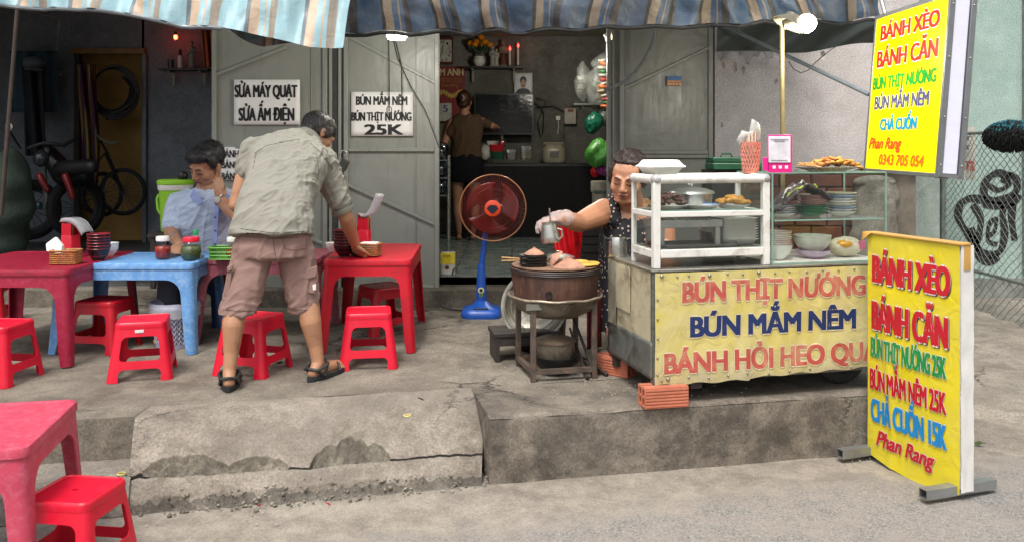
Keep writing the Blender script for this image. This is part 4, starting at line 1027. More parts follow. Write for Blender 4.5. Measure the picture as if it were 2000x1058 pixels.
# ================= FOOD CART =================
TC = R(14); CU = Vector((math.cos(TC), math.sin(TC), 0)); CV = Vector((-math.sin(TC), math.cos(TC), 0)); C0 = Vector((.583, 3.60, 0))
ZC0, ZC1 = .354, .822; CL, CD = 1.15, .52
cart = thing('food_cart', 'cream painted food cart with a yellow banner standing on bricks on the kerb block', 'food cart', (C0.x, C0.y, .263), TC)
def cl(u, v, z): return Vector((u, v, z-.263))     # cart-local
M_CREAM = M('cream_painted_tin', '#b5ab8e', rough=.5, var=.12, scale=5, bump=.15, dirt='#6d6250', dirt_amt=.5, dscale=6)
M_TIN = M('galvanised_tin', '#70726c', rough=.45, metal=.3, var=.25, scale=7, bump=.2, dirt='#45423a', dirt_amt=.5, dscale=7)
def wz(c, n): return n*.003*noise.noise(c*9)
b_ = B(); b_.grid(lambda u, v: cl(0, CD*u, .50+(ZC1-.006-.50)*v), 20, 16); b_.build('side_panel', M_CREAM, cart, wob=wz)
b_ = B(); b_.grid(lambda u, v: cl(-.004, CD*u, ZC0+.015+(.152)*v), 20, 10); b_.build('side_skirt', M_TIN, cart, wob=wz, solid=.003)
b_ = B(); b_.box(cl(-.006, .37, .70), (.003, .26, .20)); b_.build('tin_patch', M_CREAM, cart, wob=wz, bevel=.001)
b_ = B(); b_.box(cl(-.009, .455, .66), (.003, .10, .29)); b_.build('tin_patch', M('stained_tin', '#8f8a7a', rough=.5, var=.3, scale=9, dirt='#57503f', dirt_amt=.6), cart, bevel=.001)
B().box(cl(CL/2, CD-.01, .59), (CL, .02, .45)).build('back_panel', M_TIN, cart); B().box(cl(CL, CD/2, .59), (.02, CD, .45)).build('side_panel', M_CREAM, cart)
B().box(cl(CL/2, CD/2, ZC0+.03), (CL-.02, CD-.03, .03)).build('floor_pan', M_TIN, cart)
B().box(cl(CL/2, CD/2, ZC1-.006), (CL+.012, CD+.012, .012)).build('worktop', M('worktop_tin', '#8f8d84', rough=.3, metal=.5, var=.2, dirt='#5e584c', dirt_amt=.4), cart, bevel=.003)
for u, v in ((.012, .012), (CL-.012, .012), (.012, CD-.012), (CL-.012, CD-.012)): B().box(cl(u, v, .58), (.026, .026, .48)).build('frame_post', M_TIN, cart, bevel=.002)
for z in (ZC0+.012,): B().box(cl(CL/2, .0, z), (CL, .026, .026)).build('frame_rail', M_TIN, cart, bevel=.002)
# banner
M_BANNER, nt, bb_ = newmat('faded_yellow_banner'); tc = nt.nodes.new('ShaderNodeTexCoord').outputs['Object']
f = noise_n(nt, tc, 4, 8, .65, .8); c = mixc(nt, ramp(nt, f, .35, .7), srgb('#c2b25a'), srgb('#c6bc90'))
f = noise_n(nt, tc, 9, 8, .8, 1); c = mixc(nt, ramp(nt, f, .56, .75), c, srgb('#8f8360'))
sx_ = nt.nodes.new('ShaderNodeSeparateXYZ'); nt.links.new(tc, sx_.inputs[0]); mr = nt.nodes.new('ShaderNodeMath'); mr.operation = 'MULTIPLY_ADD'; nt.links.new(noise_n(nt, tc, 6, 6, .7), mr.inputs[0]); mr.inputs[1].default_value = .3; nt.links.new(sx_.outputs[2], mr.inputs[2])
c = mixc(nt, ramp(nt, mr.outputs[0], .22, .34, (.85, .85, .85), (0, 0, 0)), c, srgb('#a3977b')); nt.links.new(c, bb_.inputs['Base Color']); bb_.inputs['Roughness'].default_value = .38
bp = N(nt, 'Bump', Strength=.5, Distance=.012); nt.links.new(noise_n(nt, tc, 11, 4, .5, 1.2), bp.inputs['Height']); nt.links.new(bp.outputs[0], bb_.inputs['Normal'])
def bw(x, z): return -.017-.006*nz(x, z, 5, 2)-.004*nz(x*2.2, z*.9, 9, 4)-.003*abs(math.sin(x*30))*max(0, (z-.50)/.06)*(1 if z > .5 else 0)
b_ = B()
zb0, zb1 = ZC0-.263-.006, ZC1-.263-.012
def ban(u, v):
    x = .002+(CL-.002)*u; z = zb0+(zb1-zb0)*v+(.004*math.sin(x*40)+(.02 if x > .43 else 0)*1*u)*(1-v)
    return Vector((x, bw(x, z), z))
b_.grid(ban, 140, 50); b_.build('banner', M_BANNER, cart, ang=180)
def wave_b(p): return Vector((0, bw(p.x, p.z)+.017-.0, 0))
M_BRED = M('faded_red_print', '#b04e44', rough=.4, var=.12, scale=6, dirt='#c08c6e', dirt_amt=.5, dscale=7); M_BHALO = M('pale_outline_print', '#d2c4a0', rough=.4, var=.08); M_BNAVY = M('navy_print', '#1a2d5c', rough=.4, var=.1)
Ccart = C0+Vector((0, 0, .263)); rotc = Matrix.Rotation(TC, 3, 'Z')
def banner_text(s, xl, top, base, xr, mat, bold):
    o = C0-CV*.017; ex, ey = CU, ZH; n = ex.cross(ey)
    a = ray_plane(xl, base, o, n); tp = ray_plane(xl, top, o, n); cap = (tp-a).z; k = (xr-1000)/F; w = (k*a.y-a.x)/(ex.x-k*ex.y)
    la = rotc.transposed() @ (a-Ccart)
    text(s, la, XH, ZH, w, cap, M_BHALO, cart, name='lettering_outline', bold=.0085, ring=True, lift=.0015, world=False, wave=wave_b)
    text(s, la, XH, ZH, w, cap, mat, cart, bold=bold, vert=.005, lift=.0032, world=False, wave=wave_b)
banner_text('BÚN THỊT NƯỚNG', 1334, 552, 590, 1688, M_BRED, .010); banner_text('BÚN MẮM NÊM', 1350, 619, 657, 1669, M_BNAVY, .011); banner_text('BÁNH HỎI HEO QUAY', 1299, 691, 729, 1738, M_BRED, .010)
M_RIV = M('rivet_steel', '#9a948c', rough=.3, metal=.8)
rv = B().ell((0, 0, 0), (.0055, .004, .0055), seg=10, rn=6).build('rivet', M_RIV, cart); pts = []
for k, x in enumerate((.03, .10, .15, .245, .33, .40, .475, .55, .62, .70, .78, .86, .94, 1.02, 1.09)): pts.append((x, zb1-.012-.004*(k % 2)))
for k, x in enumerate((.03, .06, .15, .24, .33, .42, .52, .62, .72, .82, .92, 1.02)): pts.append((x, zb0+.02+.004*(k % 3)))
for z in (.13, .2, .28, .36, .44): pts.append((.012, z))
for k, (x, z) in enumerate(pts):
    o = rv if k == 0 else rv.copy()
    if k: COL.objects.link(o)
    o.location = (x, bw(x, z)-.003, z); s_ = 1.5 if k in (0, 3, 6, 16) else .9; o.scale = (s_, s_, s_)
# wheels under the cart
for u in (.96,):
    for v in (.12,):
        wc = cl(u, v, .263+.07); wh = B().tube([wc+Vector((-.13+.26*k/20, 0, 0)) if False else wc+Vector((.10*math.cos(2*PI*k/30), 0, .0+.10*math.sin(2*PI*k/30))) for k in range(31)], .035, 10, cap=False).build('tyre', M('dirty_tyre', '#2e2f2b', rough=.85, var=.3, bump=.5), cart)
        wh.location = (0, 0, .062)
        B().cyl(wc+Vector((0, -.03, .062)), wc+Vector((0, .03, .062)), .07).build('wheel_hub', M_TIN, cart)
B().box(cl(.2, .03, .335), (.05, .04, .035)).build('foot_stub', M('rusty_steel', ''), cart)
B().box(cl(.02, .46, .34), (.04, .04, .05)).build('foot_stub', M('rusty_steel', ''), cart)
# bricks under the cart
M_HB = M('hollow_brick_clay', '#b56a50', rough=.85, var=.15, scale=12, bump=.3, dirt='#8c5a48', dirt_amt=.3)
def hollow_brick(label, loc, rz, mat=M_HB):
    t = thing('hollow_brick', label, 'brick', loc, rz, 'hollow bricks under the cart'); L_, Wd, H_ = .19, .085, .085
    b_ = B(); 
    for y in (-Wd/2+.006, 0, Wd/2-.006): b_.box((0, y, H_/2), (L_, .010, H_))
    for z in (.006, H_/2, H_-.006):
        for y in (-Wd/4, Wd/4): b_.box((0, y, z), (L_-.0005, Wd/2-.0165, .010))
    for k in range(6): 
        for y in (-1, 1): b_.box((0, y*(Wd/2+.0012), .01+k*.013), (L_-.004, .0024, .008))
    for y in (-1, 1): b_.box((0, y*Wd*.27, H_+.001), (L_-.003, Wd*.30, .002))
    b_.build('brick_body', mat, t, bevel=.0015); return t
hb = on(1299, 797, .263); hollow_brick('clean orange hollow brick under the front left corner of the cart', (hb.x, hb.y+.045, .263), R(12))
hb = on(1203, 735, .266); hollow_brick('hollow brick at the back left of the cart beside the stove', (hb.x-.0, hb.y+.06, .264), R(-38))

# ---- glass case with white frame ----
M_WFRAME = M('white_aluminium', '#d8d6cf', rough=.35, var=.05, scale=6, bump=.05, dirt='#a9a498', dirt_amt=.3, dscale=8)
gc = thing('display_case', 'white framed glass display case with plates of fried food on the cart', 'display case', C0+CU*.012+CV*.02+Vector((0, 0, ZC1)), TC)
GW, GD, GH = .54, .27, .39
for x in (.016, GW-.016):
    for y in (.014, GD-.014): B().box((x, y, GH/2-.012), (.032 if y < .1 else .02, .028 if y < .1 else .02, GH-.025)).build('frame_post', M_WFRAME, gc, bevel=.003)
for z, h in ((.060, .034), (.225, .024)):
    for y in (.012, GD-.012): B().box((GW/2, y, z), (GW-.064, .022, h)).build('frame_rail', M_WFRAME, gc, bevel=.003)
    for x in (.014, GW-.014): B().box((x, GD/2, z), (.022, GD-.056, h)).build('frame_rail', M_WFRAME, gc, bevel=.003)
for y in (.012, GD-.012): B().tube([(.03, y, GH-.018), (GW-.03, y, GH-.018)], .019, 12).build('top_rail', M_WFRAME, gc)
for x in (.012, GW-.012): B().tube([(x, .03, GH-.018), (x, GD-.03, GH-.018)], .019, 12).build('top_rail', M_WFRAME, gc)
for x in (.016, GW-.016):
    for y in (.014, GD-.014): B().ell((x, y, GH-.018), (.023, .023, .021)).build('corner_cap', M('grey_corner_cap', '#a39fa0' if x < .1 else '#c9bfa0', rough=.35), gc)
B().box((GW/2, GD/2, GH-.012), (GW-.05, GD-.05, .012)).build('top_glass', M_GLASS, gc)
B().box((GW/2, .006, .225), (GW-.07, .003, .30)).build('glass_pane', M_GLASS, gc)
B().box((.008, GD/2, .225), (.003, GD-.06, .30)).build('glass_pane', M_GLASS, gc); B().box((GW-.008, GD/2, .225), (.003, GD-.06, .30)).build('glass_pane', M_GLASS, gc)
B().box((GW/2, GD/2, .2345), (GW-.05, GD-.04, .005)).build('glass_shelf', M_GLASS, gc); B().box((GW/2, .030, .2375), (GW-.066, .006, .008)).build('glass_edge', M_GLASSEDGE, gc); B().box((GW/2, GD/2, .075), (GW-.05, GD-.04, .006)).build('floor_board', M_TIN, gc)
GO = Vector(gc.location)
def gcp(x, y, z): return GO+CU*x+CV*y+Vector((0, 0, z))
def plate(loc, r, label, mat=M_CERAM, rimc=None, group=None, ov=1):
    t = thing('plate', label, 'plate', loc, group=group)
    B().lathe([(r*.55, 0), (r*.6, .003), (r*.98, .016), (r, .018), (r*.97, .019), (r*.6, .006), (.001, .005)], 32).build('dish', mat, t)
    if rimc: B().lathe([(r*.985, .0195), (r*1.0, .0200), (r*.9, .0178), (r*.84, .0158)], 32, cap=False).build('rim_print', rimc, t)
    return t
def lumps(name, label, cat, loc, n, r, sz, mat, h=.03, elong=2.2, group=None):
    t = thing(name, label, cat, loc, group=group)
    for k in range(n):
        a = random.uniform(0, 2*PI); q = math.sqrt(random.random())*r; zz = (1-(q/r)**2)*h+sz*.5
        s_ = sz*random.uniform(.7, 1.2); rot = Matrix.Rotation(random.uniform(0, PI), 3, 'Z') @ Matrix.Rotation(random.uniform(-.4, .4), 3, 'X')
        sd = random.random()*50
        B().ell((q*math.cos(a), q*math.sin(a), zz), (s_*elong*.5, s_*.5, s_*.45), rot=rot, seg=12, rn=8).build('piece', mat, t, wob=lambda c, n_, sd=sd: n_*.0035*noise.noise(c*90+Vector((sd, 0, 0))), ang=180)
    return t
M_BLUERIM = M('blue_rim_print', '#6f8fc9', rough=.3)
M_GRILL = M('grilled_meat', '#4c2417', rough=.35, var=.6, scale=50, bump=.5); M_FRY = M('golden_batter', '#b5812f', rough=.45, var=.35, scale=40, bump=.6, bscale=120)
plate(gcp(.13, .14, .2385), .085, 'white plate heaped with dark grilled meat skewers in the white framed case')
lumps('grilled_meat', 'dark grilled meat skewers heaped on the left plate in the case', 'grilled meat', gcp(.13, .14, .252), 46, .068, .021, M_GRILL, .042, 2.6)
mt = thing('meat_skewers', 'bamboo skewer ends poking out from the dark grilled meat', 'skewers', gcp(.1, .14, .266))
for k in range(6): B().cyl(Vector((-.01+.01*k, -.03+.012*k, 0)), Vector((-.09+.004*k, -.05+.012*k, -.006+.003*k)), .0022, seg=5).build('stick', M('bamboo', ''), mt)
plate(gcp(.275, .12, .2385), .085, 'empty white plate with a blue rim in the middle of the case shelf', rimc=M_BLUERIM)
plate(gcp(.42, .12, .2385), .082, 'white plate with a blue rim carrying golden fried rolls', rimc=M_BLUERIM)
lumps('fried_rolls', 'golden fried rolls piled on the right plate in the case', 'fried rolls', gcp(.425, .12, .250), 13, .055, .026, M_FRY, .024, 2.6)
# things seen through the case
t = thing('steaming_pot', 'steel pot with a glass lid standing on the back of the case shelf', 'pot', gcp(.30, .27, .2385))
B().lathe([(.09, 0), (.095, .06), (.1, .062)], 32).build('pot_body', M_CHROME, t); B().lathe([(.105, .06), (.1, .07), (.06, .083), (.014, .088)], 32).build('lid', M_ALU, t); B().lathe([(.008, .088), (.014, .1), (.012, .105), (.002, .106)], 16).build('lid_knob', M_CHROME, t)
t = thing('glass_tub', 'small glass tub with a metal lid behind the fried rolls', 'jar', gcp(.49, .21, .2385))
B().lathe([(.028, 0), (.03, .03), (.028, .04)], 20).build('tub', M_FILM, t); B().lathe([(.03, .038), (.03, .05), (.001, .051)], 20).build('lid', M_ALU, t)
t = thing('metal_rack', 'grey metal noodle tray on legs inside the lower case', 'rack', gcp(.20, .15, .078), TC)
B().box((0, 0, .10), (.30, .17, .032)).build('tray', M_ALU, t, bevel=.003)
for x in (-.13, .13):
    for y in (-.07, .07): B().box((x, y, .042), (.022, .016, .084)).build('leg', M_ALU, t)
for k in range(7): B().box((-.10+.03*k, 0, .1175), (.004, .15, .004)).build('slat', M_CHROME, t)
t = thing('oven_tray', 'dark flat baking tray under the metal rack', 'tray', gcp(.24, .12, .078), TC); B().loft([rrect(.34, .17, .02, 0), rrect(.36, .19, .025, .014), rrect(.35, .18, .02, .014), rrect(.335, .165, .018, .003)]).build('tray_pan', M('dark_tray', '#85847f', rough=.35, metal=.5), t)
t = thing('yellow_noodles', 'small heap of yellow noodles on the metal rack', 'noodles', gcp(.10, .12, .196))
b_ = B()
for k in range(40):
    a = random.uniform(0, 2*PI); q = random.uniform(0, .04); c_ = Vector((q*math.cos(a)*1.5, q*math.sin(a), .008)); b_.tube([c_+Vector((random.uniform(-.02, .02), random.uniform(-.02, .02), random.uniform(0, .02))) for _ in range(4)], .0018, 4, cap=False)
tag(b_.build('noodle_strands', M('yellow_noodle', '#a8922f', rough=.4), t, ang=180), kind='stuff')
def foam_tray(label, loc, rz=TC, src=[]):
    if src: return copy_tree(src[0], label=label, loc=loc, rz=rz)
    t = thing('foam_tray', label, 'foam box', loc, rz, 'stacked foam trays in the case')
    B().loft([rrect(.12, .10, .015, 0), rrect(.165, .145, .02, .026), rrect(.175, .155, .02, .028), rrect(.16, .14, .02, .024), rrect(.115, .095, .012, .005)]).build('tray_shell', M_FOAM, t, ang=50); src.append(t); return t
for k in range(9): foam_tray(f'white foam tray, {nth(k, 9)} in the stack at the right of the case', gcp(.435+.003*random.random(), .13, .079+.0115*k))
t = thing('foam_box', 'open white foam box leaning on the stacked trays inside the case', 'foam box', gcp(.38, .20, .13), TC)
B().loft([rrect(.11, .09, .015, 0), rrect(.16, .14, .02, .035), rrect(.15, .13, .018, .033), rrect(.1, .08, .012, .006)]).build('box_shell', M_FOAM, t, ang=50)
# closed takeaway box on top
t = thing('takeaway_box', 'closed white foam takeaway box on top of the white framed case', 'foam box', gcp(.10, .16, GH+.0), TC)
B().loft([rrect(.12, .10, .015, 0), rrect(.168, .14, .02, .030), rrect(.185, .155, .022, .031), rrect(.185, .155, .022, .035)]).build('tray_shell', M_FOAM, t, ang=50)
B().loft([rrect(.185, .155, .022, .0355), rrect(.165, .135, .02, .042), rrect(.14, .11, .02, .060), rrect(.13, .10, .018, .062)]).build('lid', M_FOAM, t, ang=50)

# ---- frameless glass case on the right ----
g2 = thing('glass_case', 'frameless green edged glass case full of plates and bowls on the cart', 'display case', C0+CU*.560+CV*.02+Vector((0, 0, ZC1)), TC)
QW, QD, QH = .565, .30, .395
def pane(c, d): B().box(c, d).build('glass_pane', M_GLASS, g2)
pane((QW/2, 0, QH/2), (QW, .004, QH)); pane((0, QD/2, QH/2), (.004, QD-.01, QH)); pane((QW, QD/2, QH/2), (.004, QD-.01, QH)); pane((QW/2, QD/2, QH), (QW+.004, QD+.004, .004)); pane((QW/2, QD/2, .190), (QW-.01, QD-.02, .005))
for c, d in (((QW/2, -.003, QH), (QW, .006, .005)), ((QW/2, -.003, .190), (QW-.02, .005, .006)), ((0, -.003, QH/2), (.006, .006, QH)), ((QW, -.003, QH/2), (.006, .006, QH)), ((0, QD, QH/2), (.006, .006, QH)), ((QW, QD, QH/2), (.006, .006, QH)), ((QW/2, QD, QH), (QW, .006, .005)), ((0, QD/2, QH), (.005, QD, .006)), ((QW, QD/2, QH), (.005, QD, .006)), ((QW/2, -.003, .004), (QW, .006, .006))):
    B().box(c, d).build('glass_edge', M_GLASSEDGE, g2)
B().box((QW/2, QD/2, .004), (QW-.02, QD-.02, .006)).build('floor_board', M_WFRAME, g2)
G2 = Vector(g2.location)
def g2p(x, y, z): return G2+CU*x+CV*y+Vector((0, 0, z))
M_PINKB = M('pink_ceramic', '#b98b86', rough=.3); M_GREENP = M('green_plate_plastic', '#2f7350', rough=.35); M_PALEBL = M('pale_blue_ceramic', '#8fa8c4', rough=.3)
def plates(n, loc, r, step, lab, mat, grp, rimc=None, mats=None):
    src = None
    for k in range(n):
        L_ = Vector(loc)+Vector((random.uniform(-.004, .004), random.uniform(-.004, .004), step*k)); lb = lab % nth(k, n)
        if src is None or mats: src = plate(L_, r*(random.uniform(.92, 1.03) if mats else 1), lb, mats[k % len(mats)] if mats else mat, rimc, grp)
        else: copy_tree(src, label=lb, loc=L_)
plates(5, g2p(.12, .15, .194), .075, .009, 'white plate with dark rim, %s in the left pile', M_CERAM, 'plates on the glass shelf', M('dark_rim', '#4a5578'))
plates(5, g2p(.29, .16, .194), .072, .008, 'green plastic plate, %s in the middle pile', M_GREENP, 'plates on the glass shelf')
plates(5, g2p(.30, .16, .236), .062, .009, 'pinkish plate, %s in the pile above the green ones', M_PINKB, 'plates on the glass shelf', M_CERAM)
plates(8, g2p(.445, .16, .194), .072, .0125, 'pale plate, %s in the right pile', M_CERAM, 'plates on the glass shelf', mats=[M_CERAM, M('pale_grey_ceramic', '#b4b6b2', rough=.25), M_PALEBL, M('cream_ceramic', '#c9c6b4', rough=.3)])
stack_bowls(g2p(.085, .11, .01), 1, .072, .062, .02, lambda k, n: 'large white bowl at the bottom left of the glass case', M_CERAM)
stack_bowls(g2p(.085, .11, .035), 7, .068, .045, .0095, lambda k, n: f'bowl with brown rim, {nth(k, n)} in the left stack of the glass case', M_CERAM, M('brown_rim', '#7c5a4a', rough=.3), 'bowls in the glass case')
stack_bowls(g2p(.28, .12, .01), 1, .078, .035, .02, lambda k, n: 'lavender shallow bowl at the bottom middle of the glass case', M('lavender_plastic', '#b3a5b8', rough=.35))
stack_bowls(g2p(.275, .12, .035), 2, .082, .062, .014, lambda k, n: 'milky plastic bowl, %s of two in the middle of the glass case' % ('lower' if k == 0 else 'upper'), M('milky_plastic', '#c2c6bd', rough=.3, alpha=.92), None, 'milky bowls in the glass case')
t = thing('snack_bag', 'clear bag of yellow and pink snacks at the right of the glass case', 'bag', g2p(.45, .13, .012), TC)
B().ell((0, 0, .04), (.085, .06, .045)).build('bag_film', M('cream_film', '#cfc6ae', rough=.25, alpha=.8, bump=.4, bscale=25), t, wob=lambda c, n: n*.01*noise.noise(c*35), ang=180)
B().ell((-.02, -.03, .055), (.045, .03, .022)).build('snack_label', M('yellow_print', '#c98f1a', rough=.3), t); B().box((.055, -.045, .05), (.03, .02, .04), rot=.3).build('pink_label', M('pink_print', '#b85a78', rough=.3), t, bevel=.004)
t = thing('crumpled_jacket', 'crumpled dark patterned cloth with lime piping lying over the plates', 'cloth', g2p(.21, .13, .246), TC)
M_JKT = M('dark_patterned_cloth', '#2b2226', rough=.8, var=.6, scale=45, dirt='#7b6a68', dirt_amt=.35, dscale=40)
def jk(u, v):
    x = -.17+.30*u; y = -.07+.13*v; z = .02+.075*math.exp(-((u-.62)/.28)**2)*(1-.3*(v-.5)**2)-.045*math.exp(-((u-.05)/.2)**2)+.022*nz(u*5, v*4, 1.3, 3)+.01*nz(u*13, v*9, 1.4, 5)
    return Vector((x, y-.02*nz(u*6, v*5, 1, 8), z))
b_ = B(); b_.grid(jk, 50, 26); b_.build('cloth_folds', M_JKT, t, solid=.006, ang=180)
for v0, c_ in ((.25, '#a3b82e'), (.6, '#cfcfc4')): B().tube([jk(.3+.5*k/20, v0+.1*math.sin(k*.5))+Vector((0, -.004, .006)) for k in range(21)], .0045, 6).build('piping', M('piping_'+c_[1:], c_, rough=.5), t)
# on top of the glass case: tray with fried skewers
t = thing('steel_tray', 'oval steel tray on top of the glass case', 'tray', g2p(.37, .15, QH+.003), TC)
B().lathe([(.07, 0), (.075, .003), (.125, .018), (.13, .019), (.124, .021), (.072, .006), (.001, .005)], 40, sx=1.3, sy=.8).build('tray_dish', M_CHROME, t)
t = thing('fried_skewers', 'heap of golden fried skewers on the steel tray', 'fried skewers', g2p(.38, .15, QH+.012), TC, None)
M_FRY2 = M('fried_offal', '#8f561d', rough=.35, var=.6, scale=45, bump=.6)
for k in range(70):
    q = Vector((random.uniform(-.09, .13), random.uniform(-.06, .06), 0)); e = 1-((q.x-.02)/.12)**2*.8-(q.y/.07)**2*.6; q.z = .006+max(0, e)*.05*random.uniform(.5, 1)
    rot = Matrix.Rotation(random.uniform(-.5, .5), 3, 'Z') @ Matrix.Rotation(random.uniform(-.5, .5), 3, 'Y'); sd = random.random()*90
    B().ell(q, (random.uniform(.014, .026), random.uniform(.007, .011), random.uniform(.007, .01)), rot=rot, seg=8, rn=6).build('fried_piece', M_FRY2 if k % 2 else M_FRY, t, wob=lambda c, n_, sd=sd: n_*.005*noise.noise(c*130+Vector((sd, 0, 0))), ang=180)
for k in range(9): q = Vector((-.07, -.045+.011*k, .012+.004*(k % 4))); B().cyl(q, q+Vector((-.075, random.uniform(-.01, .01), .006)), .003, .0022, 6).build('stick', M('bamboo', ''), t)
# chopstick basket with straws, QR stand, clear bags
t = thing('straw_basket', 'tall pink perforated plastic holder full of straws on the cases', 'straw holder', gcp(.535, .16, GH+.0))
b_ = B(); Hh = .145
for k in range(18):
    for d_ in (-1, 1):
        pts = []
        for r_ in range(7): a = 2*PI*k/18+d_*.17*r_; rr = .034+.009*r_/6; pts.append((rr*math.cos(a), rr*math.sin(a), .01+.115*r_/6))
        b_.tube(pts, .003, 4, cap=False)
M_PEACH = M('pink_plastic', '#d98b7a', rough=.4)
tag(b_.build('lattice', M_PEACH, t, ang=180), kind='stuff'); B().lathe([(.043, .125), (.046, .14), (.042, .14), (.040, .125)], 24, cap=False).build('rim', M_PEACH, t); B().lathe([(.033, 0), (.035, .012), (.001, .012)], 24).build('base', M_PEACH, t)
for k in range(14):
    a = 2.4*k; q = Vector((.027*math.cos(a)*(.3+.7*((k*7) % 10)/10), .027*math.sin(a)*(.3+.7*((k*7) % 10)/10), .02)); B().cyl(q, q+Vector((q.x*.3, q.y*.3, .145+.012*(k % 3))), .0035, seg=6).build('straw', M('cream_straw', '#d8b39a' if k % 2 else '#d9c7b5', rough=.5), t)
t = thing('clear_bag_roll', 'crumpled clear plastic bag stuffed into the straw holder', 'plastic bag', gcp(.535, .16, GH+.12))
B().tube([(-.03, 0, .0), (-.045, 0, .03), (-.03, 0, .055), (.0, 0, .05), (.012, 0, .07), (.02, 0, .115), (.028, 0, .095), (.04, 0, .03)], [.014, .018, .02, .016, .017, .018, .015, .01], 10).build('bag_film', M('milky_bag', '#c9c9c4', rough=.25, alpha=.6, bump=.3, bscale=30), t, ang=180)
t = thing('payment_stand', 'pink payment stand with a blank white card between the cases', 'payment stand', W(1522, 333, 3.83), 0)
p = W(1522, 333, 3.80)
M_PINK = M('hot_pink_acrylic', '#d8217f', rough=.25, var=.03, bump=0)
def bx3(px0, py0, px1, py1, Y, th=.004): a = W(px0, py0, Y); c = W(px1, py1, Y); return (a+c)/2, (abs(c.x-a.x), th, abs(c.z-a.z))
c, d = bx3(1499, 264, 1547, 338, 3.80); B().box(c, d).build('pink_board', M_PINK, t, world=True, bevel=.006)
c, d = bx3(1501, 267, 1544, 318, 3.794, .002); B().box(c, d).build('white_card', M('white_card_print', '#d9d6dc', rough=.3), t, world=True, bevel=.001)
c, d = bx3(1490, 308, 1502, 334, 3.80); B().box(c, d).build('side_tab', M_PINK, t, world=True, bevel=.004)
B().box(W(1522, 337, 3.82), (.07, .06, .006)).build('foot', M_PINK, t, world=True)
for px in (1512, 1524, 1536): c, d = bx3(px-3, 324, px+3, 330, 3.7965, .0015); B().box(c, d).build('icon_mark', M('white_card_print', ''), t, world=True, bevel=.001)
c, d = bx3(1505, 272, 1540, 273.6, 3.7915, .001); B().box(c, d).build('print_line', M('grey_print', '#8b8790'), t, world=True)
c, d = bx3(1512, 275.5, 1533, 277, 3.7915, .001); B().box(c, d).build('print_line', M('grey_print', ''), t, world=True)
c, d = bx3(1506, 313, 1538, 314.5, 3.7915, .001); B().box(c, d).build('print_line', M('grey_print', ''), t, world=True)
# cart-top kettle
t = thing('steel_kettle', 'small steel jug with black handles on the left end of the cart', 'jug', C0+CU*.03+CV*.455+Vector((-.01, 0, ZC1+.001)))
B().lathe([(.042, 0), (.044, .005), (.042, .075), (.036, .09), (.034, .09), (.04, .074), (.04, .01), (.001, .008)], 28).build('jug_body', M_CHROME, t)
for s_ in (-1, 1): B().tube([(s_*.038, -.02, .08), (s_*.06, -.025, .085), (s_*.066, -.028, .05), (s_*.055, -.03, .015), (s_*.046, -.03, .01)], .008, 8).build('handle', M_BLACK, t)
# upright pole with the bulb
pl = thing('lamp_pole', 'brass coloured metal pole rising behind the cart to the lamp', 'pole', W(1529, 420, 4.15))
B().cyl(W(1529, 420, 4.15), W(1527, 40, 4.15), .011, seg=12).build('pole_tube', M('brass_tube', '#7d7250', rough=.4, metal=.5), pl, world=True)
# green box behind the case
t = thing('green_box', 'dark green plastic storage box behind the display case', 'storage box', W(1430, 325, 4.6))
c, d = bx3(1385, 318, 1478, 332, 4.6, .2); B().box(c, d).build('box_body', M('dark_green_plastic', '#12452d', rough=.4), t, world=True, bevel=.006)
c, d = bx3(1385, 307, 1462, 318, 4.6, .17); B().box(c, d).build('lid', M('dark_green_plastic', ''), t, world=True, bevel=.006)
B().tube([W(1408, 307, 4.52), W(1410, 301, 4.52), W(1427, 301, 4.52), W(1430, 307, 4.52)], .005, 8).build('handle', M('dark_green_plastic', ''), t, world=True)
c, d = bx3(1380, 332, 1480, 560, 4.66, .25); B().box(c, d).build('stand', M('black_plastic', ''), t, world=True)
# ================= STANDING SIGN =================
fa = on(1693, 877, .0); SB0 = Vector((1.530, 3.735, .035)); SB1 = Vector((1.688, 3.275, .035))
ex = (SB1-SB0); SWd = ex.length; ex.normalize(); nS = ex.cross(ZH)
ss = thing('standing_sign', 'yellow fabric standing menu sign with a taped top edge on the roadside', 'sign', (SB0+SB1)/2-Vector((0, 0, .035)))
M_YEL, nt, bb_ = newmat('bright_yellow_fabric'); tc = nt.nodes.new('ShaderNodeTexCoord').outputs['Object']
c = mixc(nt, ramp(nt, noise_n(nt, tc, 3.5, 8, .6, .8), .35, .7), srgb('#e0cd1c'), srgb('#d8c848')); c = mixc(nt, ramp(nt, noise_n(nt, tc, 8, 8, .8, 1), .58, .8), c, srgb('#b9ab54'))
nt.links.new(c, bb_.inputs['Base Color']); bb_.inputs['Roughness'].default_value = .45
bp = N(nt, 'Bump', Strength=.4, Distance=.012); nt.links.new(noise_n(nt, tc, 9, 4, .5, 1.4), bp.inputs['Height']); nt.links.new(bp.outputs[0], bb_.inputs['Normal'])
M_WCLOTH = M('white_tarp_back', '#cfcdc8', rough=.5, var=.06, bump=.25, bscale=12)
SH = .925
def bulge(a, z): return .004+.010*math.sin(PI*min(1, max(0, a/SWd)))*math.sin(PI*min(1, max(0, z/SH)))+.003*nz(a, z, 7, 3)+.004*math.exp(-((a-.13-.03*nz(z, 0, 3))/.02)**2)*(1 if z < .7 else .4)
def sgf(u, v):
    a = SWd*u; low_ = -.012-.03*math.sin(PI*u)+.0; z = low_+(SH-low_)*v
    return SB0+ex*a+ZH*z+nS*bulge(a, z)
B().grid(sgf, 60, 80).build('sign_face', M_YEL, ss, world=True, ang=180)
TH = .062
B().box((SB0+SB1)/2+ZH*(SH/2)-nS*(TH/2+.002), (.1, .1, .1)) if False else None
b_ = B(); fr_ = Matrix((ex, nS, ZH)).transposed()
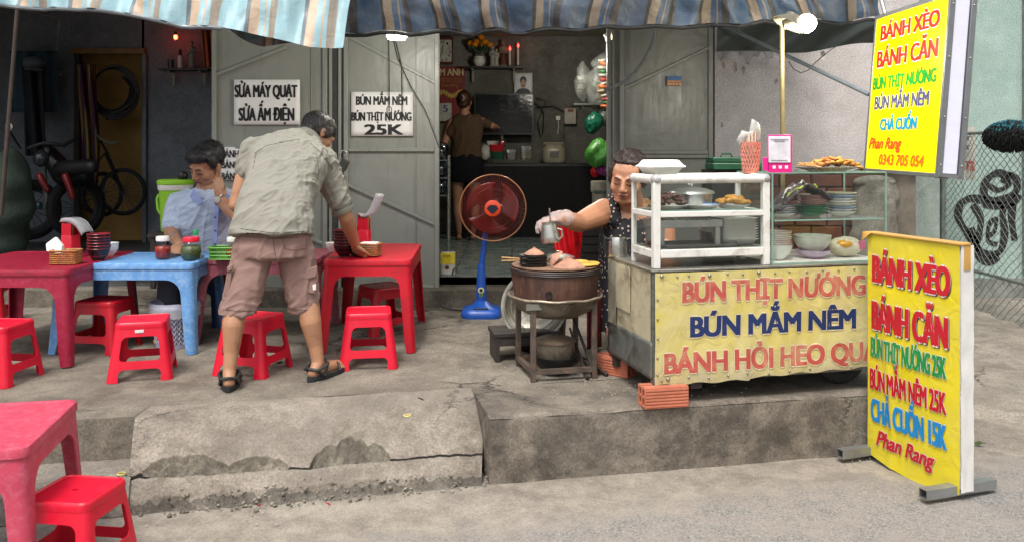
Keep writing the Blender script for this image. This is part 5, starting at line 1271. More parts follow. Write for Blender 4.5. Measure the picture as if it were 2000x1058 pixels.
def sbox(name, a, nn, z, da, dn, dz, mat, **k): return B().box(SB0+ex*a+nS*nn+ZH*z, (da, dn, dz), rot=fr_).build(name, mat, ss, world=True, **k)
sbox('sign_body', SWd/2, -TH/2, SH/2, SWd-.004, TH-.004, SH-.004, M_WCLOTH, bevel=.006)
b_ = B()
b_.grid(lambda u, v: SB1+ex*(.002+.004*nz(u*3, v*12, 1))-nS*(TH*u)+ZH*(-.006+(SH+.004)*v), 6, 60); b_.build('side_cloth', M_WCLOTH, ss, world=True, ang=180)
M_TAPE = M('brown_packing_tape', '#b98f4a', rough=.3, var=.12, bump=.2)
sbox('tape_strip', SWd/2, .004-TH*.3, SH+.003, SWd+.02, TH*.9, .010, M_TAPE, bevel=.003)
B().grid(lambda u, v: SB0+ex*(-.02+.06*u)+nS*(.014+.01*v)+ZH*(SH+.006-.045*v*(1-u)), 6, 6).build('tape_flap', M_TAPE, ss, world=True, solid=.001)
sbox('tape_flap', SWd+.004, -.028, SH-.045, .004, .03, .10, M_TAPE)
for a_, dlt in ((.0, -.045), (SWd-.03, .06)):
    m_ = M('zinc_channel', '#8b8d8c', rough=.4, metal=.6, var=.2)
    sbox('foot_bar', a_, dlt*0-.02, -.018, .038, .34, .003, m_); sbox('foot_bar', a_+.018, -.02, -.002 if False else -.0195+.017, .003, .34, .034, m_); sbox('foot_bar', a_-.018, -.02, -.0025, .003, .34, .034, m_); sbox('foot_bar', a_, -.02, .0155, .039, .34, .002, m_)
SO = SB0+nS*.0
M_SRED = M('red_print', '#c01a2c', rough=.4, var=.05); M_SWH = M('white_print', '#e3e0d8', rough=.4, var=.03); M_SGRN = M('green_print', '#1d8c47', rough=.4, var=.05); M_SBLU = M('sky_blue_print', '#1f86c4', rough=.4, var=.05); M_SSHD = M('navy_shadow_print', '#2a3358', rough=.4)
def wave_s(p):
    d = p+Vector(ss.location)*0-SB0; return nS*(bulge(d.dot(ex), d.z)+.0015)
for s_, xl, tp_, bs, xr, mt_, bo, sh_, dr in (('BÁNH XÈO', 1709, 499, 549, 1858, M_SRED, .014, .0, 1), ('BÁNH CĂN', 1708, 587, 640, 1854, M_SRED, .014, .0, 1), ('BÚN THỊT NƯỚNG 25K', 1705, 657, 693, 1852, M_SGRN, .0055, 0, 0), ('BÚN MẮM NÊM 25K', 1704, 718, 755, 1852, M_SRED, .0055, 0, 0), ('CHẢ CUỐN 15K', 1706, 776, 818, 1852, M_SBLU, .009, 0, 0), ('Phan Rang', 1716, 838, 866, 1829, M_SRED, .005, .35, 0)):
    kw = dict(wave=wave_s, shear=sh_)
    if dr: sign_text(s_, xl+1.5, tp_+2.5, bs+2.5, xr+1.5, SO, ex, ZH, M_SSHD, ss, name='lettering_shadow', bold=.005, ring=True, lift=.0005, **kw)
    sign_text(s_, xl, tp_, bs, xr, SO, ex, ZH, M_SWH, ss, name='lettering_outline', bold=.007 if dr else .0042, ring=True, lift=.0020, **kw)
    sign_text(s_, xl, tp_, bs, xr, SO, ex, ZH, mt_, ss, bold=bo, vert=.004, lift=.0036, **kw)

# ================= HANGING LIGHT BOX =================
YF_, YN = 4.33, 3.62
L0 = W(1688, 334, YF_); L1 = W(1829, 345, YN); ex2 = (L1-L0); LWd = ex2.length; ex2.normalize()
up2 = Vector((.074, 0, 1)); up2 = (up2-ex2*up2.dot(ex2)).normalized(); n2 = ex2.cross(up2); LH = .765; LT = .108
lb = thing('light_box_sign', 'hanging yellow light box menu sign with white side above the cart', 'light box', (L0+L1)/2)
fr2 = Matrix((ex2, n2, up2)).transposed()
def lbox(name, a, nn, z, da, dn, dz, mat, **k): return B().box(L0+ex2*a+n2*nn+up2*z, (da, dn, dz), rot=fr2).build(name, mat, lb, world=True, **k)
M_LY, nt, bb_ = newmat('lit_yellow_face'); bb_.inputs['Base Color'].default_value = srgb('#ecd800')+(1,); bb_.inputs['Emission Color'].default_value = srgb('#f7e500')+(1,); bb_.inputs['Emission Strength'].default_value = .20; bb_.inputs['Roughness'].default_value = .3
M_LFR = M('grey_aluminium_frame', '#7b7d7e', rough=.35, metal=.5, var=.1)
lbox('light_face', LWd/2, -.004, LH/2, LWd-.02, .008, LH-.02, M_LY)
M_LSIDE = M('white_side_panel', '#c9c9d6', rough=.35, var=.03, emis='#dcdcf0', estr=.10)
lbox('side_panel', LWd+.001-.006, -LT/2, LH/2, .010, LT-.05, LH-.03, M_LSIDE)
lbox('back_panel', LWd/2, -LT+.004, LH/2, LWd-.02, .008, LH-.02, M_LFR); lbox('inner_box', LWd/2-.01, -LT/2, LH/2, LWd-.03, LT-.02, LH-.03, M_LSIDE)
for z in (.004, LH-.004):
    for nn in (-.006, -LT+.006): lbox('frame_edge', LWd/2, nn, z, LWd+.008, .022, .018, M_LFR, bevel=.002)
for a_ in (.004, LWd):
    for nn in (-.008, -LT+.008): lbox('frame_edge', a_, nn, LH/2, .016, .024, LH+.012, M_LFR, bevel=.002)
lbox('frame_edge', LWd, -LT/2, .004, .016, LT-.02, .018, M_LFR)
for z in (.05, .25, .5, .72):
    for nn in (-.010, -LT+.01): 
        p_ = L0+ex2*(LWd+.009)+n2*nn+up2*z; B().ell(p_, (.004, .004, .004), seg=8, rn=6).build('screw', M_CHROME, lb, world=True)
lbox('rust_patch', LWd-.0, -.02, -.004, .05, .03, .006, M('rusty_steel', ''))
M_LWH = M('lit_white_print', '#efeadb', rough=.3, emis='#fff8e0', estr=.12)
def lm(n_, c_): return M(n_, c_, rough=.3, var=.02, bump=0, emis=c_, estr=.06)
for s_, xl, tp_, bs, xr, c_, bo, wh, sh_ in (('BÁNH XÈO', 1721, 53, 80, 1835, '#d42a1e', .011, .006, 0), ('BÁNH CĂN', 1714, 103, 133, 1831, '#d42a1e', .011, .006, 0), ('BÚN THỊT NƯỚNG', 1706, 154, 176, 1828, '#158a30', .006, 0, 0), ('BÚN MẮM NÊM', 1709, 191, 214, 1814, '#4a4a6e', .006, .004, 0), ('CHẢ CUỐN', 1720, 234, 254, 1790, '#1287a8', .008, .004, 0), ('Phan Rang', 1698, 270, 290, 1761, '#d8481e', .003, 0, .35), ('0343 705 054', 1717, 302, 321, 1804, '#e0661e', .003, 0, .2)):
    if wh: sign_text(s_, xl, tp_, bs, xr, L0, ex2, up2, M_LWH, lb, name='lettering_outline', bold=wh, ring=True, lift=.001, shear=sh_)
    sign_text(s_, xl, tp_, bs, xr, L0, ex2, up2, lm('lit_print_'+c_[1:], c_), lb, bold=bo, vert=.003, lift=.0032, shear=sh_)
B().cyl(L0+up2*LH+ex2*.1, L0+up2*LH+ex2*.1+Vector((0, .2, .35)), .01, seg=8).build('hanger', M_LFR, lb, world=True)
B().cyl(L0+up2*LH+ex2*.6, L0+up2*LH+ex2*.6+Vector((0, .2, .35)), .01, seg=8).build('hanger', M_LFR, lb, world=True)

# ================= LAMPS =================
def light(name, typ, loc, e, col=(1, .93, .8), size=.05, par=None, rot=None):
    l = bpy.data.lights.new(name, typ); l.energy = e; l.color = col
    if typ == 'AREA': l.size = size
    elif typ == 'POINT': l.shadow_soft_size = size
    o = bpy.data.objects.new(name, l); COL.objects.link(o); o.location = loc
    if par: o.parent = par; o.location = Vector(loc)-Vector(par.location)
    if rot: o.rotation_euler = rot
    return o
def emit(name, c, s): 
    m, nt, b_ = newmat(name); b_.inputs['Emission Color'].default_value = srgb(c)+(1,); b_.inputs['Emission Strength'].default_value = s; b_.inputs['Base Color'].default_value = (.9, .9, .85, 1); return m
YB = 4.0
bp_ = W(1575, 46, YB)
t = thing('bulb_lamp', 'glowing white bulb with an oval shade on the cart pole', 'lamp', bp_)
B().ell(bp_, (.046, .046, .044)).build('bulb', emit('bulb_glow', '#fff3cf', 7), t, world=True)
B().lathe([(.03, .05), (.035, .035), (.075, .0), (.078, -.005), (.072, -.002), (.03, .03)], 28, c=bp_+Vector((-.075, .02, .0)), rot=Matrix.Rotation(.5, 3, 'Y'), cap=False).build('shade', M('white_enamel', '#6b6656', rough=.4), t, world=True)
B().cyl(bp_+Vector((-.10, .02, -.005)), bp_+Vector((.02, 0, .03)), .022, .026).build('socket', M('white_enamel', ''), t, world=True)
light('bulb_light', 'POINT', bp_+Vector((-.0, -.02, -.08)), 17, (1, .95, .84), .05, t)
c_ = W(775, 68, 4.9)
t = thing('round_lamp', 'round white ceiling lamp glowing under the awning edge', 'lamp', c_)
B().lathe([(.001, -.03), (.045, -.028), (.058, -.012), (.058, 0), (.001, .002)], 28, c=c_).build('diffuser', emit('lamp_glow', '#fff6df', 9), t, world=True)
B().lathe([(.05, 0), (.055, .02), (.04, .03), (.001, .03)], 28, c=c_).build('lamp_base', M_WHITEP, t, world=True)
light('lamp_light', 'POINT', c_+Vector((0, 0, -.07)), 16, (1, .95, .86), .05, t)
c_ = W(1193, 74, 6.6)
t = thing('tube_lamp', 'small glowing tube lamp under the beam at the shop opening', 'lamp', c_)
rr_ = Matrix.Rotation(-.5, 3, 'Y')
B().box(c_, (.085, .03, .03), rot=rr_).build('tube', emit('tube_glow', '#fff0cf', 8), t, world=True, bevel=.008)
B().box(c_+Vector((-.01, .0, .035)), (.09, .05, .02), rot=rr_).build('fitting', M_WHITEP, t, world=True)
light('tube_light', 'POINT', c_+Vector((-.36, .30, -.12)), 20, (1, .93, .8), .04, t)
c_ = W(343, 73, 8.0)
t = thing('red_altar_lamp', 'tiny glowing red lamp high on the wall of the dark left room', 'lamp', c_)
B().ell(c_, (.018, .018, .024)).build('bulb', emit('red_glow', '#ff3a20', 14), t, world=True); B().cyl(c_+Vector((0, 0, .02)), c_+Vector((0, 0, .05)), .012).build('socket', M_BLACK, t, world=True)
light('altar_light', 'POINT', c_+Vector((0, -.06, 0)), .12, (1, .1, .05), .02, t)

# ================= STOVE =================
SCX, SCY = .205, 4.13
stv = thing('charcoal_stove', 'sooty round clay stove in a pan on a rusty square frame beside the cart', 'stove', (SCX, SCY, .264), R(13))
M_RUST = M('rusty_frame', '#4d423a', rough=.7, var=.4, scale=18, dirt='#7a5a45', dirt_amt=.35, dscale=20, bump=.3)
for x in (-.145, .145):
    for y in (-.145, .145): B().box((x, y, .175), (.024, .024, .35)).build('frame_leg', M_RUST, stv, bevel=.002)
for z in (.045, .335):
    for s_ in (-1, 1): B().box((0, s_*.145, z), (.266, .022, .022)).build('frame_bar', M_RUST, stv); B().box((s_*.145, 0, z), (.022, .266, .022)).build('frame_bar', M_RUST, stv)
M_SOOT, nt, bb_ = newmat('sooty_aluminium'); tc = nt.nodes.new('ShaderNodeTexCoord').outputs['Object']
c = mixc(nt, ramp(nt, noise_n(nt, tc, 7, 8, .7, .8), .35, .65), srgb('#4b4136'), srgb('#8d8474')); c = mixc(nt, ramp(nt, noise_n(nt, tc, 12, 8, .8), .55, .75), c, srgb('#2a241e'))
nt.links.new(c, bb_.inputs['Base Color']); bb_.inputs['Roughness'].default_value = .5; bb_.inputs['Metallic'].default_value = .35
bp = N(nt, 'Bump', Strength=.4, Distance=.006); nt.links.new(noise_n(nt, tc, 30, 6, .7), bp.inputs['Height']); nt.links.new(bp.outputs[0], bb_.inputs['Normal'])
B().lathe([(.05, .265), (.12, .275), (.175, .305), (.205, .345), (.212, .362), (.222, .366), (.224, .372), (.216, .374), (.20, .36)], 56).build('pan', M_SOOT, stv, wob=lambda c, n: n*.003*noise.noise(c*12))
ring = [(.220*math.cos(2*PI*k/60), .220*math.sin(2*PI*k/60), .371+.002*math.sin(k)) for k in range(61)]; B().tube(ring, .0055, 8, cap=False).build('pan_rim', M('scraped_rim', '#a39684', rough=.4, metal=.4, var=.35, scale=20, dirt='#5b5044', dirt_amt=.4), stv)
M_SCLAY, nt, bb_ = newmat('sooty_clay'); tc = nt.nodes.new('ShaderNodeTexCoord').outputs['Object']
mp = nt.nodes.new('ShaderNodeMapping'); mp.inputs['Scale'].default_value = (1, 1, .25); nt.links.new(tc, mp.inputs[0])
c = mixc(nt, ramp(nt, noise_n(nt, mp.outputs[0], 16, 8, .7), .35, .65), srgb('#38231d'), srgb('#5f4032')); c = mixc(nt, ramp(nt, noise_n(nt, mp.outputs[0], 22, 8, .8), .58, .72), c, srgb('#a0806a'))
nt.links.new(c, bb_.inputs['Base Color']); bb_.inputs['Roughness'].default_value = .6; bp = N(nt, 'Bump', Strength=.5, Distance=.006); nt.links.new(noise_n(nt, tc, 35, 6, .7), bp.inputs['Height']); nt.links.new(bp.outputs[0], bb_.inputs['Normal'])
B().lathe([(.15, .355), (.196, .365), (.205, .44), (.205, .476), (.211, .480), (.212, .498), (.206, .502)], 56, cap=False).build('clay_wall', M_SCLAY, stv, wob=lambda c, n: n*.003*noise.noise(c*10))
for z in (.482, .49, .498): B().lathe([(.2125, z-.003), (.2145, z), (.2125, z+.003)], 48, cap=False).build('iron_band', M('iron_band', '#241d1a', rough=.5), stv)
B().lathe([(.001, .504), (.20, .504), (.207, .508), (.207, .512), (.001, .512)], 48).build('clay_top', M('scorched_clay_top', '#7c5f4c', rough=.8, var=.4, scale=14, bump=.4, dirt='#3c2e27', dirt_amt=.5, dscale=9), stv)
B().lathe([(.016, 0), (.018, .006), (.013, .006), (.011, .001)], 20, c=(-.085, -.185, .40), rot=Matrix.Rotation(PI/2, 3, 'X')).build('air_hole', M('iron_band', ''), stv)
B().box((-.145, -.165, .345), (.075, .004, .028), rot=Matrix.Rotation(.15, 3, 'X')).build('tin_clip', M_ALU, stv)
ST = Vector((SCX, SCY, .264+.513))
M_CLAYP = M('terracotta_lid', '#a87c66', rough=.75, var=.25, scale=20, dirt='#6f5044', dirt_amt=.35, bump=.3); M_IRON = M('black_cast_iron', '#191a1b', rough=.45, var=.3, bump=.2)
def cone(label, loc, r, h, rot=None):
    t = thing('terracotta_cone', label, 'cooking cone', loc, group='terracotta cones on the stove')
    B().lathe([(r, 0), (r*.97, h*.12), (r*.55, h*.55), (r*.16, h*.85), (r*.14, h*1.0), (.001, h*1.02)], 28, rot=rot).build('lid_cone', M_CLAYP, t); return t
for k in range(4):
    t = thing('iron_pan', f'small black cast iron cake pan, {nth(k, 4)} on the stove', 'pan', ST+Vector((-.105, -.06, .013*k)), group='stacked black pans on the stove')
    B().lathe([(.05, 0), (.063, .004), (.066, .012), (.060, .012), (.05, .004), (.001, .004)], 28).build('pan_dish', M_IRON, t)
cone('terracotta lid standing on the black pan stack', ST+Vector((-.10, -.03, .05)), .048, .032)
cone('large flat terracotta lid in the middle of the stove top', ST+Vector((.055, -.09, .0)), .085, .045)
cone('terracotta lid tilted on edge in the middle of the stove', ST+Vector((.0, -.085, .03)), .05, .03, Matrix.Rotation(-.9, 3, 'Y'))
cone('terracotta lid at the back left of the stove', ST+Vector((-.08, .09, 0)), .055, .035)
t = thing('steel_pan_lid', 'steel pan with lid at the back of the stove top', 'pan', ST+Vector((.02, .1, 0)))
B().lathe([(.07, 0), (.075, .02), (.08, .022), (.05, .032), (.012, .036), (.012, .05), (.001, .052)], 28).build('pan_with_lid', M_ALU, t)
M_EGG = M('yellow_cake', '#c9a44a', rough=.5, var=.3, scale=30, bump=.3)
for k, (x, y) in enumerate(((.13, -.09), (.165, -.03), (.12, .02), (.155, -.07))):
    t = thing('rice_cake', ('yellow rice cake at the front right edge of the stove', 'yellow rice cake near the right rim of the stove', 'yellow rice cake towards the back right of the stove', 'small yellow rice cake between the others on the stove')[k], 'rice cake', ST+Vector((x, y, .002)))
    B().lathe([(.035, 0), (.042, .006), (.03, .013), (.001, .012)], 20, sx=1.1, sy=.8).build('cake', M_EGG, t)
for k in range(2):
    t = thing('cooking_sticks', 'wooden cooking stick poking out left over the stove rim, %s one' % ('upper' if k else 'lower'), 'stick', ST+Vector((-.12, -.02, .02)))
    B().cyl((.05, 0, .0), (-.135, -.02+.03*k, .012*k), .0035, seg=6).build('stick', M('bamboo', ''), t)
# pot under the stove, lid, bench, sticks
pt = thing('sooty_pot', 'sooty lidded pot on a black pan under the stove', 'pot', (SCX-.0, SCY-.03, .32))
B().lathe([(.04, -.035), (.08, -.02), (.105, .03), (.107, .035), (.10, .034), (.001, 0)], 32).build('black_pan', M_IRON, pt)
B().lathe([(.07, .01), (.088, .03), (.092, .10), (.094, .102)], 32).build('pot_body', M_SOOT, pt); B().lathe([(.097, .10), (.097, .108), (.06, .122), (.015, .128), (.001, .128)], 32).build('pot_lid', M('pot_lid_soot', '#6b5c4c', rough=.5, metal=.3, var=.35, scale=15, dirt='#3f3429'), pt)
B().tube([(-.018, 0, .127), (-.015, 0, .142), (.015, 0, .142), (.018, 0, .127)], .004, 6).build('lid_handle', M_IRON, pt)
lc = W(1043, 597, 4.42)
t = thing('aluminium_basin', 'large scratched aluminium basin leaning behind the stove', 'basin', (lc.x, lc.y, .27))
rb_ = Matrix.Rotation(-.25, 3, 'Z') @ Matrix.Rotation(PI/2-.22, 3, 'X')
B().lathe([(.001, -.05), (.085, -.05), (.10, -.045), (.15, -.012), (.156, .0), (.170, .002), (.172, .008), (.158, .008), (.145, -.008), (.1, -.038), (.001, -.044)], 48, c=(0, 0, lc.z-.27), rot=rb_).build('basin_shell', M('scratched_aluminium', '#8c897f', rough=.4, metal=.6, var=.3, scale=15, dirt='#5a4f42', dirt_amt=.45), t)
for r_ in (.152, .12, .06):
    B().tube([Vector((0, 0, lc.z-.27))+rb_ @ Vector((r_*math.cos(2*PI*k/48), r_*math.sin(2*PI*k/48), .01-(.16-r_)*.28)) for k in range(49)], .003, 6, cap=False).build('ridge', M('scratched_aluminium', ''), t)
t = thing('clay_pot', 'dark clay pot standing behind the stove frame', 'pot', (lc.x+.03, 4.62, .27)); B().lathe([(.10, 0), (.14, .05), (.15, .2), (.13, .3), (.12, .3)], 28).build('pot_wall', M('brown_glaze', '#3b2c26', rough=.4), t)
p = G(1010, 705); 
t = thing('wooden_bench', 'low dark wooden bench behind the stove frame', 'bench', (.06, 4.42, .268), R(10))
M_DW = M('dark_wood', '#2d2623', rough=.6, var=.35, scale=14, bump=.3)
B().box((0, 0, .135), (.34, .2, .022)).build('seat', M_DW, t, bevel=.003)
for x in (-.15, .15): B().box((x, 0, .062), (.022, .19, .124)).build('leg', M_DW, t)
B().box((0, -.085, .10), (.28, .018, .04)).build('stretcher', M_DW, t)
for k, (x0_, y0_, x1_, y1_) in enumerate(((1120, 620, 1163, 738), (1113, 640, 1148, 742), (1148, 690, 1186, 735))):
    a = W(x0_, y0_, 4.2+.1*k); c = G(x1_, y1_); t = thing('firewood_stick', ('thin stick leaning between stove and cart, nearest the cart', 'thin stick leaning inside the stove frame', 'short stick lying beside the back brick')[k], 'stick', c)
    B().cyl(c+Vector((0, 0, .008)), a if k < 2 else c+Vector((-.1, .12, .06)), .009, .006, 7).build('stick', M_DW, t, world=True)

# ================= SHOP INTERIOR =================
ctr = thing('shop_counter', 'long counter draped with black cloth at the back of the shop', 'counter', (.25, 8.7, .46))
zc = W(0, 320, 8.5).z
B().box((.25, 8.7, zc-.015), (1.42, .46, .03)).build('counter_top', M('dark_counter', '#2b2c2d', rough=.35), ctr, world=True, bevel=.004)
b_ = B(); b_.grid(lambda u, v: Vector((-.45+1.4*u, 8.475+.008*math.sin(u*60)*(1-v), .462+(zc-.03-.462)*v)), 90, 4); b_.build('cloth_front', M('black_cloth', '#0d0e12', rough=.85), ctr, world=True, ang=180)
tv = thing('television', 'large switched off black television on the back wall above the counter', 'television', W(985, 222, 8.8))
c, d = bx3(926, 182, 1043, 264, 8.8, .04); B().box(c, d).build('tv_frame', M_BLACK, tv, world=True, bevel=.004); c, d = bx3(929, 185, 1040, 260, 8.776, .004); B().box(c, d).build('screen', M('dark_glass_screen', '#05070b', rough=.08), tv, world=True)
def shelf(label, px0, px1, py, Y, depth, mat, br=True):
    a, c = W(px0, py, Y), W(px1, py, Y); t = thing('wall_shelf', label, 'shelf', (a+c)/2)
    B().box((a+c)/2+Vector((0, 0, 0)), (c.x-a.x, depth, .018)).build('board', mat, t, world=True, bevel=.002)
    for px in (px0+18, px1-18):
        q = W(px, py, Y); B().box(q+Vector((0, depth/2-.01, -.07)), (.022, .01, .13)).build('bracket', M('cream_bracket', '#8c8a78', rough=.5), t, world=True); B().box(q+Vector((0, 0, -.018)), (.016, depth*.8, .012)).build('bracket', M('cream_bracket', ''), t, world=True)
    return t
YS = 8.88
shelf('altar shelf with flowers and statues high on the shop back wall', 905, 1022, 133, YS, .2, M_BLACK)
q = W(936, 130, YS)
t = thing('flower_vase', 'white vase of orange marigolds on the altar shelf', 'vase', q)
B().lathe([(.03, 0), (.05, .02), (.062, .045), (.06, .07), (.048, .09), (.052, .1)], 20).build('vase', M_CERAM, t)
M_MARI = M('marigold_orange', '#e08a10', rough=.6, var=.25, scale=60, bump=.6)
for k in range(15):
    a = k*2.4; rr = .105*math.sqrt((k+.5)/15); fc = Vector((rr*math.cos(a)*1.15, rr*math.sin(a)*.5-.02, .27+.075*math.cos(a*1.3)*rr/.1+.03*random.random()))
    B().ell(fc, (.034, .03, .028), seg=12, rn=8).build('flower', M_MARI, t, wob=lambda c, n_: n_*.006*noise.noise(c*120), ang=180)
    B().tube([(0, 0, .08), fc*.6+Vector((0, 0, .05)), fc], .003, 4).build('stem', M('leaf_green', '#274a22', rough=.6), t)
for k in range(9):
    a = k*.7; e = Vector((.07*math.cos(a), .03*math.sin(a)-.02, .15+.02*(k % 3))); B().ell(e, (.03, .012, .014), rot=Matrix.Rotation(a, 3, 'Z') @ Matrix.Rotation(-.5, 3, 'Y'), seg=8, rn=6).build('leaf', M('leaf_green', ''), t)
def statue(label, px, pyb, h, Y, col, robe=None):
    q = W(px, pyb, Y); t = thing('statue', label, 'statue', q); m_ = M('statue_'+col[1:], col, rough=.4, var=.2); s_ = h/.3
    B().lathe([(.045*s_, 0), (.048*s_, .012*s_), (.036*s_, .02*s_)], 16).build('base', m_, t)
    b_ = B(); b_.lathe([(.036*s_, .015*s_), (.030*s_, .1*s_), (.034*s_, .18*s_), (.036*s_, .21*s_), (.014*s_, .235*s_)], 16, sy=.75); b_.ell((0, 0, .262*s_), (.018*s_, .019*s_, .024*s_))
    for sg in (-1, 1): b_.chain([(sg*.034*s_, 0, .205*s_), (sg*.04*s_, -.01*s_, .15*s_), (sg*.008*s_, -.035*s_, .165*s_)], [.012*s_, .010*s_, .008*s_], 8)
    b_.build('figure', m_, t, remesh=.004*s_)
    if robe: B().lathe([(.040*s_, .02*s_), (.035*s_, .12*s_), (.030*s_, .15*s_)], 16, sy=.8, cap=False).build('robe', robe, t)
statue('small pale statue beside the marigolds on the altar shelf', 962, 130, .22, YS, '#9a9a92')
statue('middle white statue of a figure on the altar shelf', 970, 130, .19, YS, '#b0aca0')
statue('tall brown robed statue of a bearded figure on the altar shelf', 983, 130, .28, YS, '#8c7360', M('brown_robe', '#5b2f24', rough=.6))
for k, (px, h) in enumerate(((996, .17), (1012, .20))):
    q = W(px, 131, YS); t = thing('electric_candle', 'white electric candle with a red flame, %s of the two on the altar shelf' % ('left' if k == 0 else 'right'), 'candle', q)
    B().cyl((0, 0, 0), (0, 0, h), .010, seg=12).build('candle', M_WHITEP, t); B().lathe([(.03, 0), (.02, .012), (.008, .02)], 14).build('holder', M_ALU, t)
    B().lathe([(.006, h), (.011, h+.014), (.006, h+.032), (.001, h+.042)], 12).build('flame', emit('flame_red_%d' % k, '#ff2018', 7), t)
# portrait
pf = thing('framed_portrait', 'framed portrait photo of a man with a moustache above the television', 'picture frame', W(1021, 163, YS+.1))
c, d = bx3(1004, 143, 1040, 182, 8.99, .02); B().box(c, d).build('frame', M('silver_frame', '#8f8f83', rough=.35), pf, world=True)
c, d = bx3(1006.5, 146, 1037.5, 181, 8.978, .004); B().box(c, d).build('photo_ground', M('blue_grey_photo', '#a6abb5', rough=.3), pf, world=True)
def flat(name, px, py, w, h, m_, par, Y=8.9735, z=0):
    q = W(px, py, Y-z); B().poly([q+Vector((w*math.cos(a), 0, h*math.sin(a))) for a in [2*PI*k/20 for k in range(20)]], .001, (0, -1, 0)).build(name, m_, par, world=True)
flat('photo_shoulders', 1022, 182, .075, .05, M('dark_jacket_print', '#1a2230'), pf); flat('photo_hair', 1022, 157, .034, .04, M('photo_black', '#0c0c0c'), pf, z=.002); flat('photo_face', 1022, 164, .029, .045, M('photo_skin', '#b08a70'), pf, z=.004); flat('photo_moustache', 1022, 168, .015, .005, M('photo_black', ''), pf, z=.006)
for px in (1018, 1026): flat('photo_eye', px, 161, .006, .003, M('photo_black', ''), pf, z=.006)
# clock, calendar
ck = thing('wall_clock', 'square white faced clock with a dark red frame, half hidden by the door leaf', 'clock', W(866, 103, 8.9))
c, d = bx3(846, 72, 885, 126, 8.95, .04); B().box(c, d).build('clock_frame', M('dark_red_frame', '#4a1418', rough=.4), ck, world=True, bevel=.006)
c, d = bx3(848, 78, 882, 121, 8.925, .01); B().box(c, d).build('dial', M('dial_white', '#b9b8ae', rough=.4), ck, world=True, bevel=.01)
for s_, px, py in (('12', 864, 85), ('1', 874, 88), ('2', 878, 96), ('3', 879, 104), ('4', 877, 112), ('5', 872, 119), ('6', 864, 120)):
    text(s_, W(px-2, py, 8.916), XH, ZH, .012*len(s_)+.006, .026, M_INK, ck, bold=.002)
for e in ((866, 88), (858, 118)): B().tube([W(864, 100, 8.91), W(e[0], e[1], 8.91)], .003, 4).build('hand', M_INK, ck, world=True)
cal = thing('wall_calendar', 'red wall calendar with a large 5, behind the standing woman', 'calendar', W(880, 185, 8.95))
c, d = bx3(850, 130, 908, 238, 8.97, .008); B().box(c, d).build('calendar_board', M('calendar_red', '#7c1a1c', rough=.45, var=.1), cal, world=True)
text('KIM ANH', W(846, 148, 8.955), XH, ZH, .31, .07, M('cream_print', '#c9b98a'), cal, bold=.006)
for y_ in (156, 161): sign_text('CỬA HÀNG VẬT LIỆU', 860, y_-3, y_, 903, (0, 8.96, 0), XH, ZH, M('gold_print', '#b08a3a'), cal, lift=.002)
sign_text('Chúc Mừng', 862, 164, 170, 895, (0, 8.96, 0), XH, ZH, M('gold_print', ''), cal, shear=.3)
for k in range(11): 
    q = W(856+5*k, 184-4*math.sin(k*.9), 8.955); B().ell(q, (.02, .006, .03), seg=8, rn=6).build('gold_emblem', M('gold_emblem_print', '#b5913c', rough=.4), cal, world=True)
c, d = bx3(858, 202, 882, 237, 8.95, .01); B().box(c, d).build('day_page', M('page_white', '#b8b8b4', rough=.6), cal, world=True)
text('5', W(866, 219, 8.944), XH, ZH, .045, .07, M('purple_ink', '#4a2f5c'), cal, bold=.006)
# rice cooker, power box
q = W(1083, 311, 8.45)
t = thing('rice_cooker', 'cream rice cooker on the counter below the television', 'rice cooker', (q.x, 8.6, zc))
B().loft([rrect(.20, .2, .06, 0), rrect(.235, .23, .07, .02), rrect(.235, .23, .07, .13), rrect(.225, .22, .07, .15), rrect(.16, .16, .06, .19), rrect(.1, .1, .04, .195)]).build('cooker_body', M('cream_cooker', '#8f8a78', rough=.3), t, ang=60)
B().box((0, -.119, .09), (.09, .006, .06)).build('control_panel', M('panel_grey', '#5b5a55', rough=.3), t); B().tube([(-.09, 0, .14), (-.10, -.02, .2), (.09, -.02, .2), (.09, 0, .14)], .008, 6).build('handle', M('cream_cooker', ''), t)
t = thing('switch_box', 'small white electrical box on the wall right of the television', 'switch box', W(1112, 227, 8.95))
c, d = bx3(1102, 212, 1125, 243, 8.95, .06); B().box(c, d).build('box_body', M('ivory_box', '#a8a294', rough=.45), t, world=True, bevel=.005); c, d = bx3(1109, 214, 1120, 219, 8.915, .006); B().box(c, d).build('switch', M('switch_red', '#7a2a22'), t, world=True)
t = thing('wall_socket', 'small white plug and socket on the wall under the television', 'socket', W(1090, 231, 9.0))
c, d = bx3(1086, 227, 1094, 235, 9.0, .02); B().box(c, d).build('plug', M_WHITEP, t, world=True); B().tube([W(1090, 234, 8.98), W(1091, 245, 8.98), W(1089, 262, 8.98)], .004, 5).build('lead', M_WHITEP, t, world=True)
for k, pts in enumerate((((1040, 200), (1052, 206), (1062, 222), (1060, 262)), ((1047, 192), (1066, 197), (1050, 240), (1056, 268)), ((1101, 242), (1101, 270)), ((1046, 210), (1080, 208), (1104, 220)))):
    t = thing('wall_wiring', ('black wire running down beside the television', 'tangled black wire at the right edge of the television', 'black pipe under the electrical box', 'thin wire between television and electrical box')[k], 'wire', W(pts[0][0], pts[0][1], 8.98)); B().tube([W(a, c, 8.98) for a, c in pts], .005, 5).build('wire_run', M('black_rubber', ''), t, world=True)
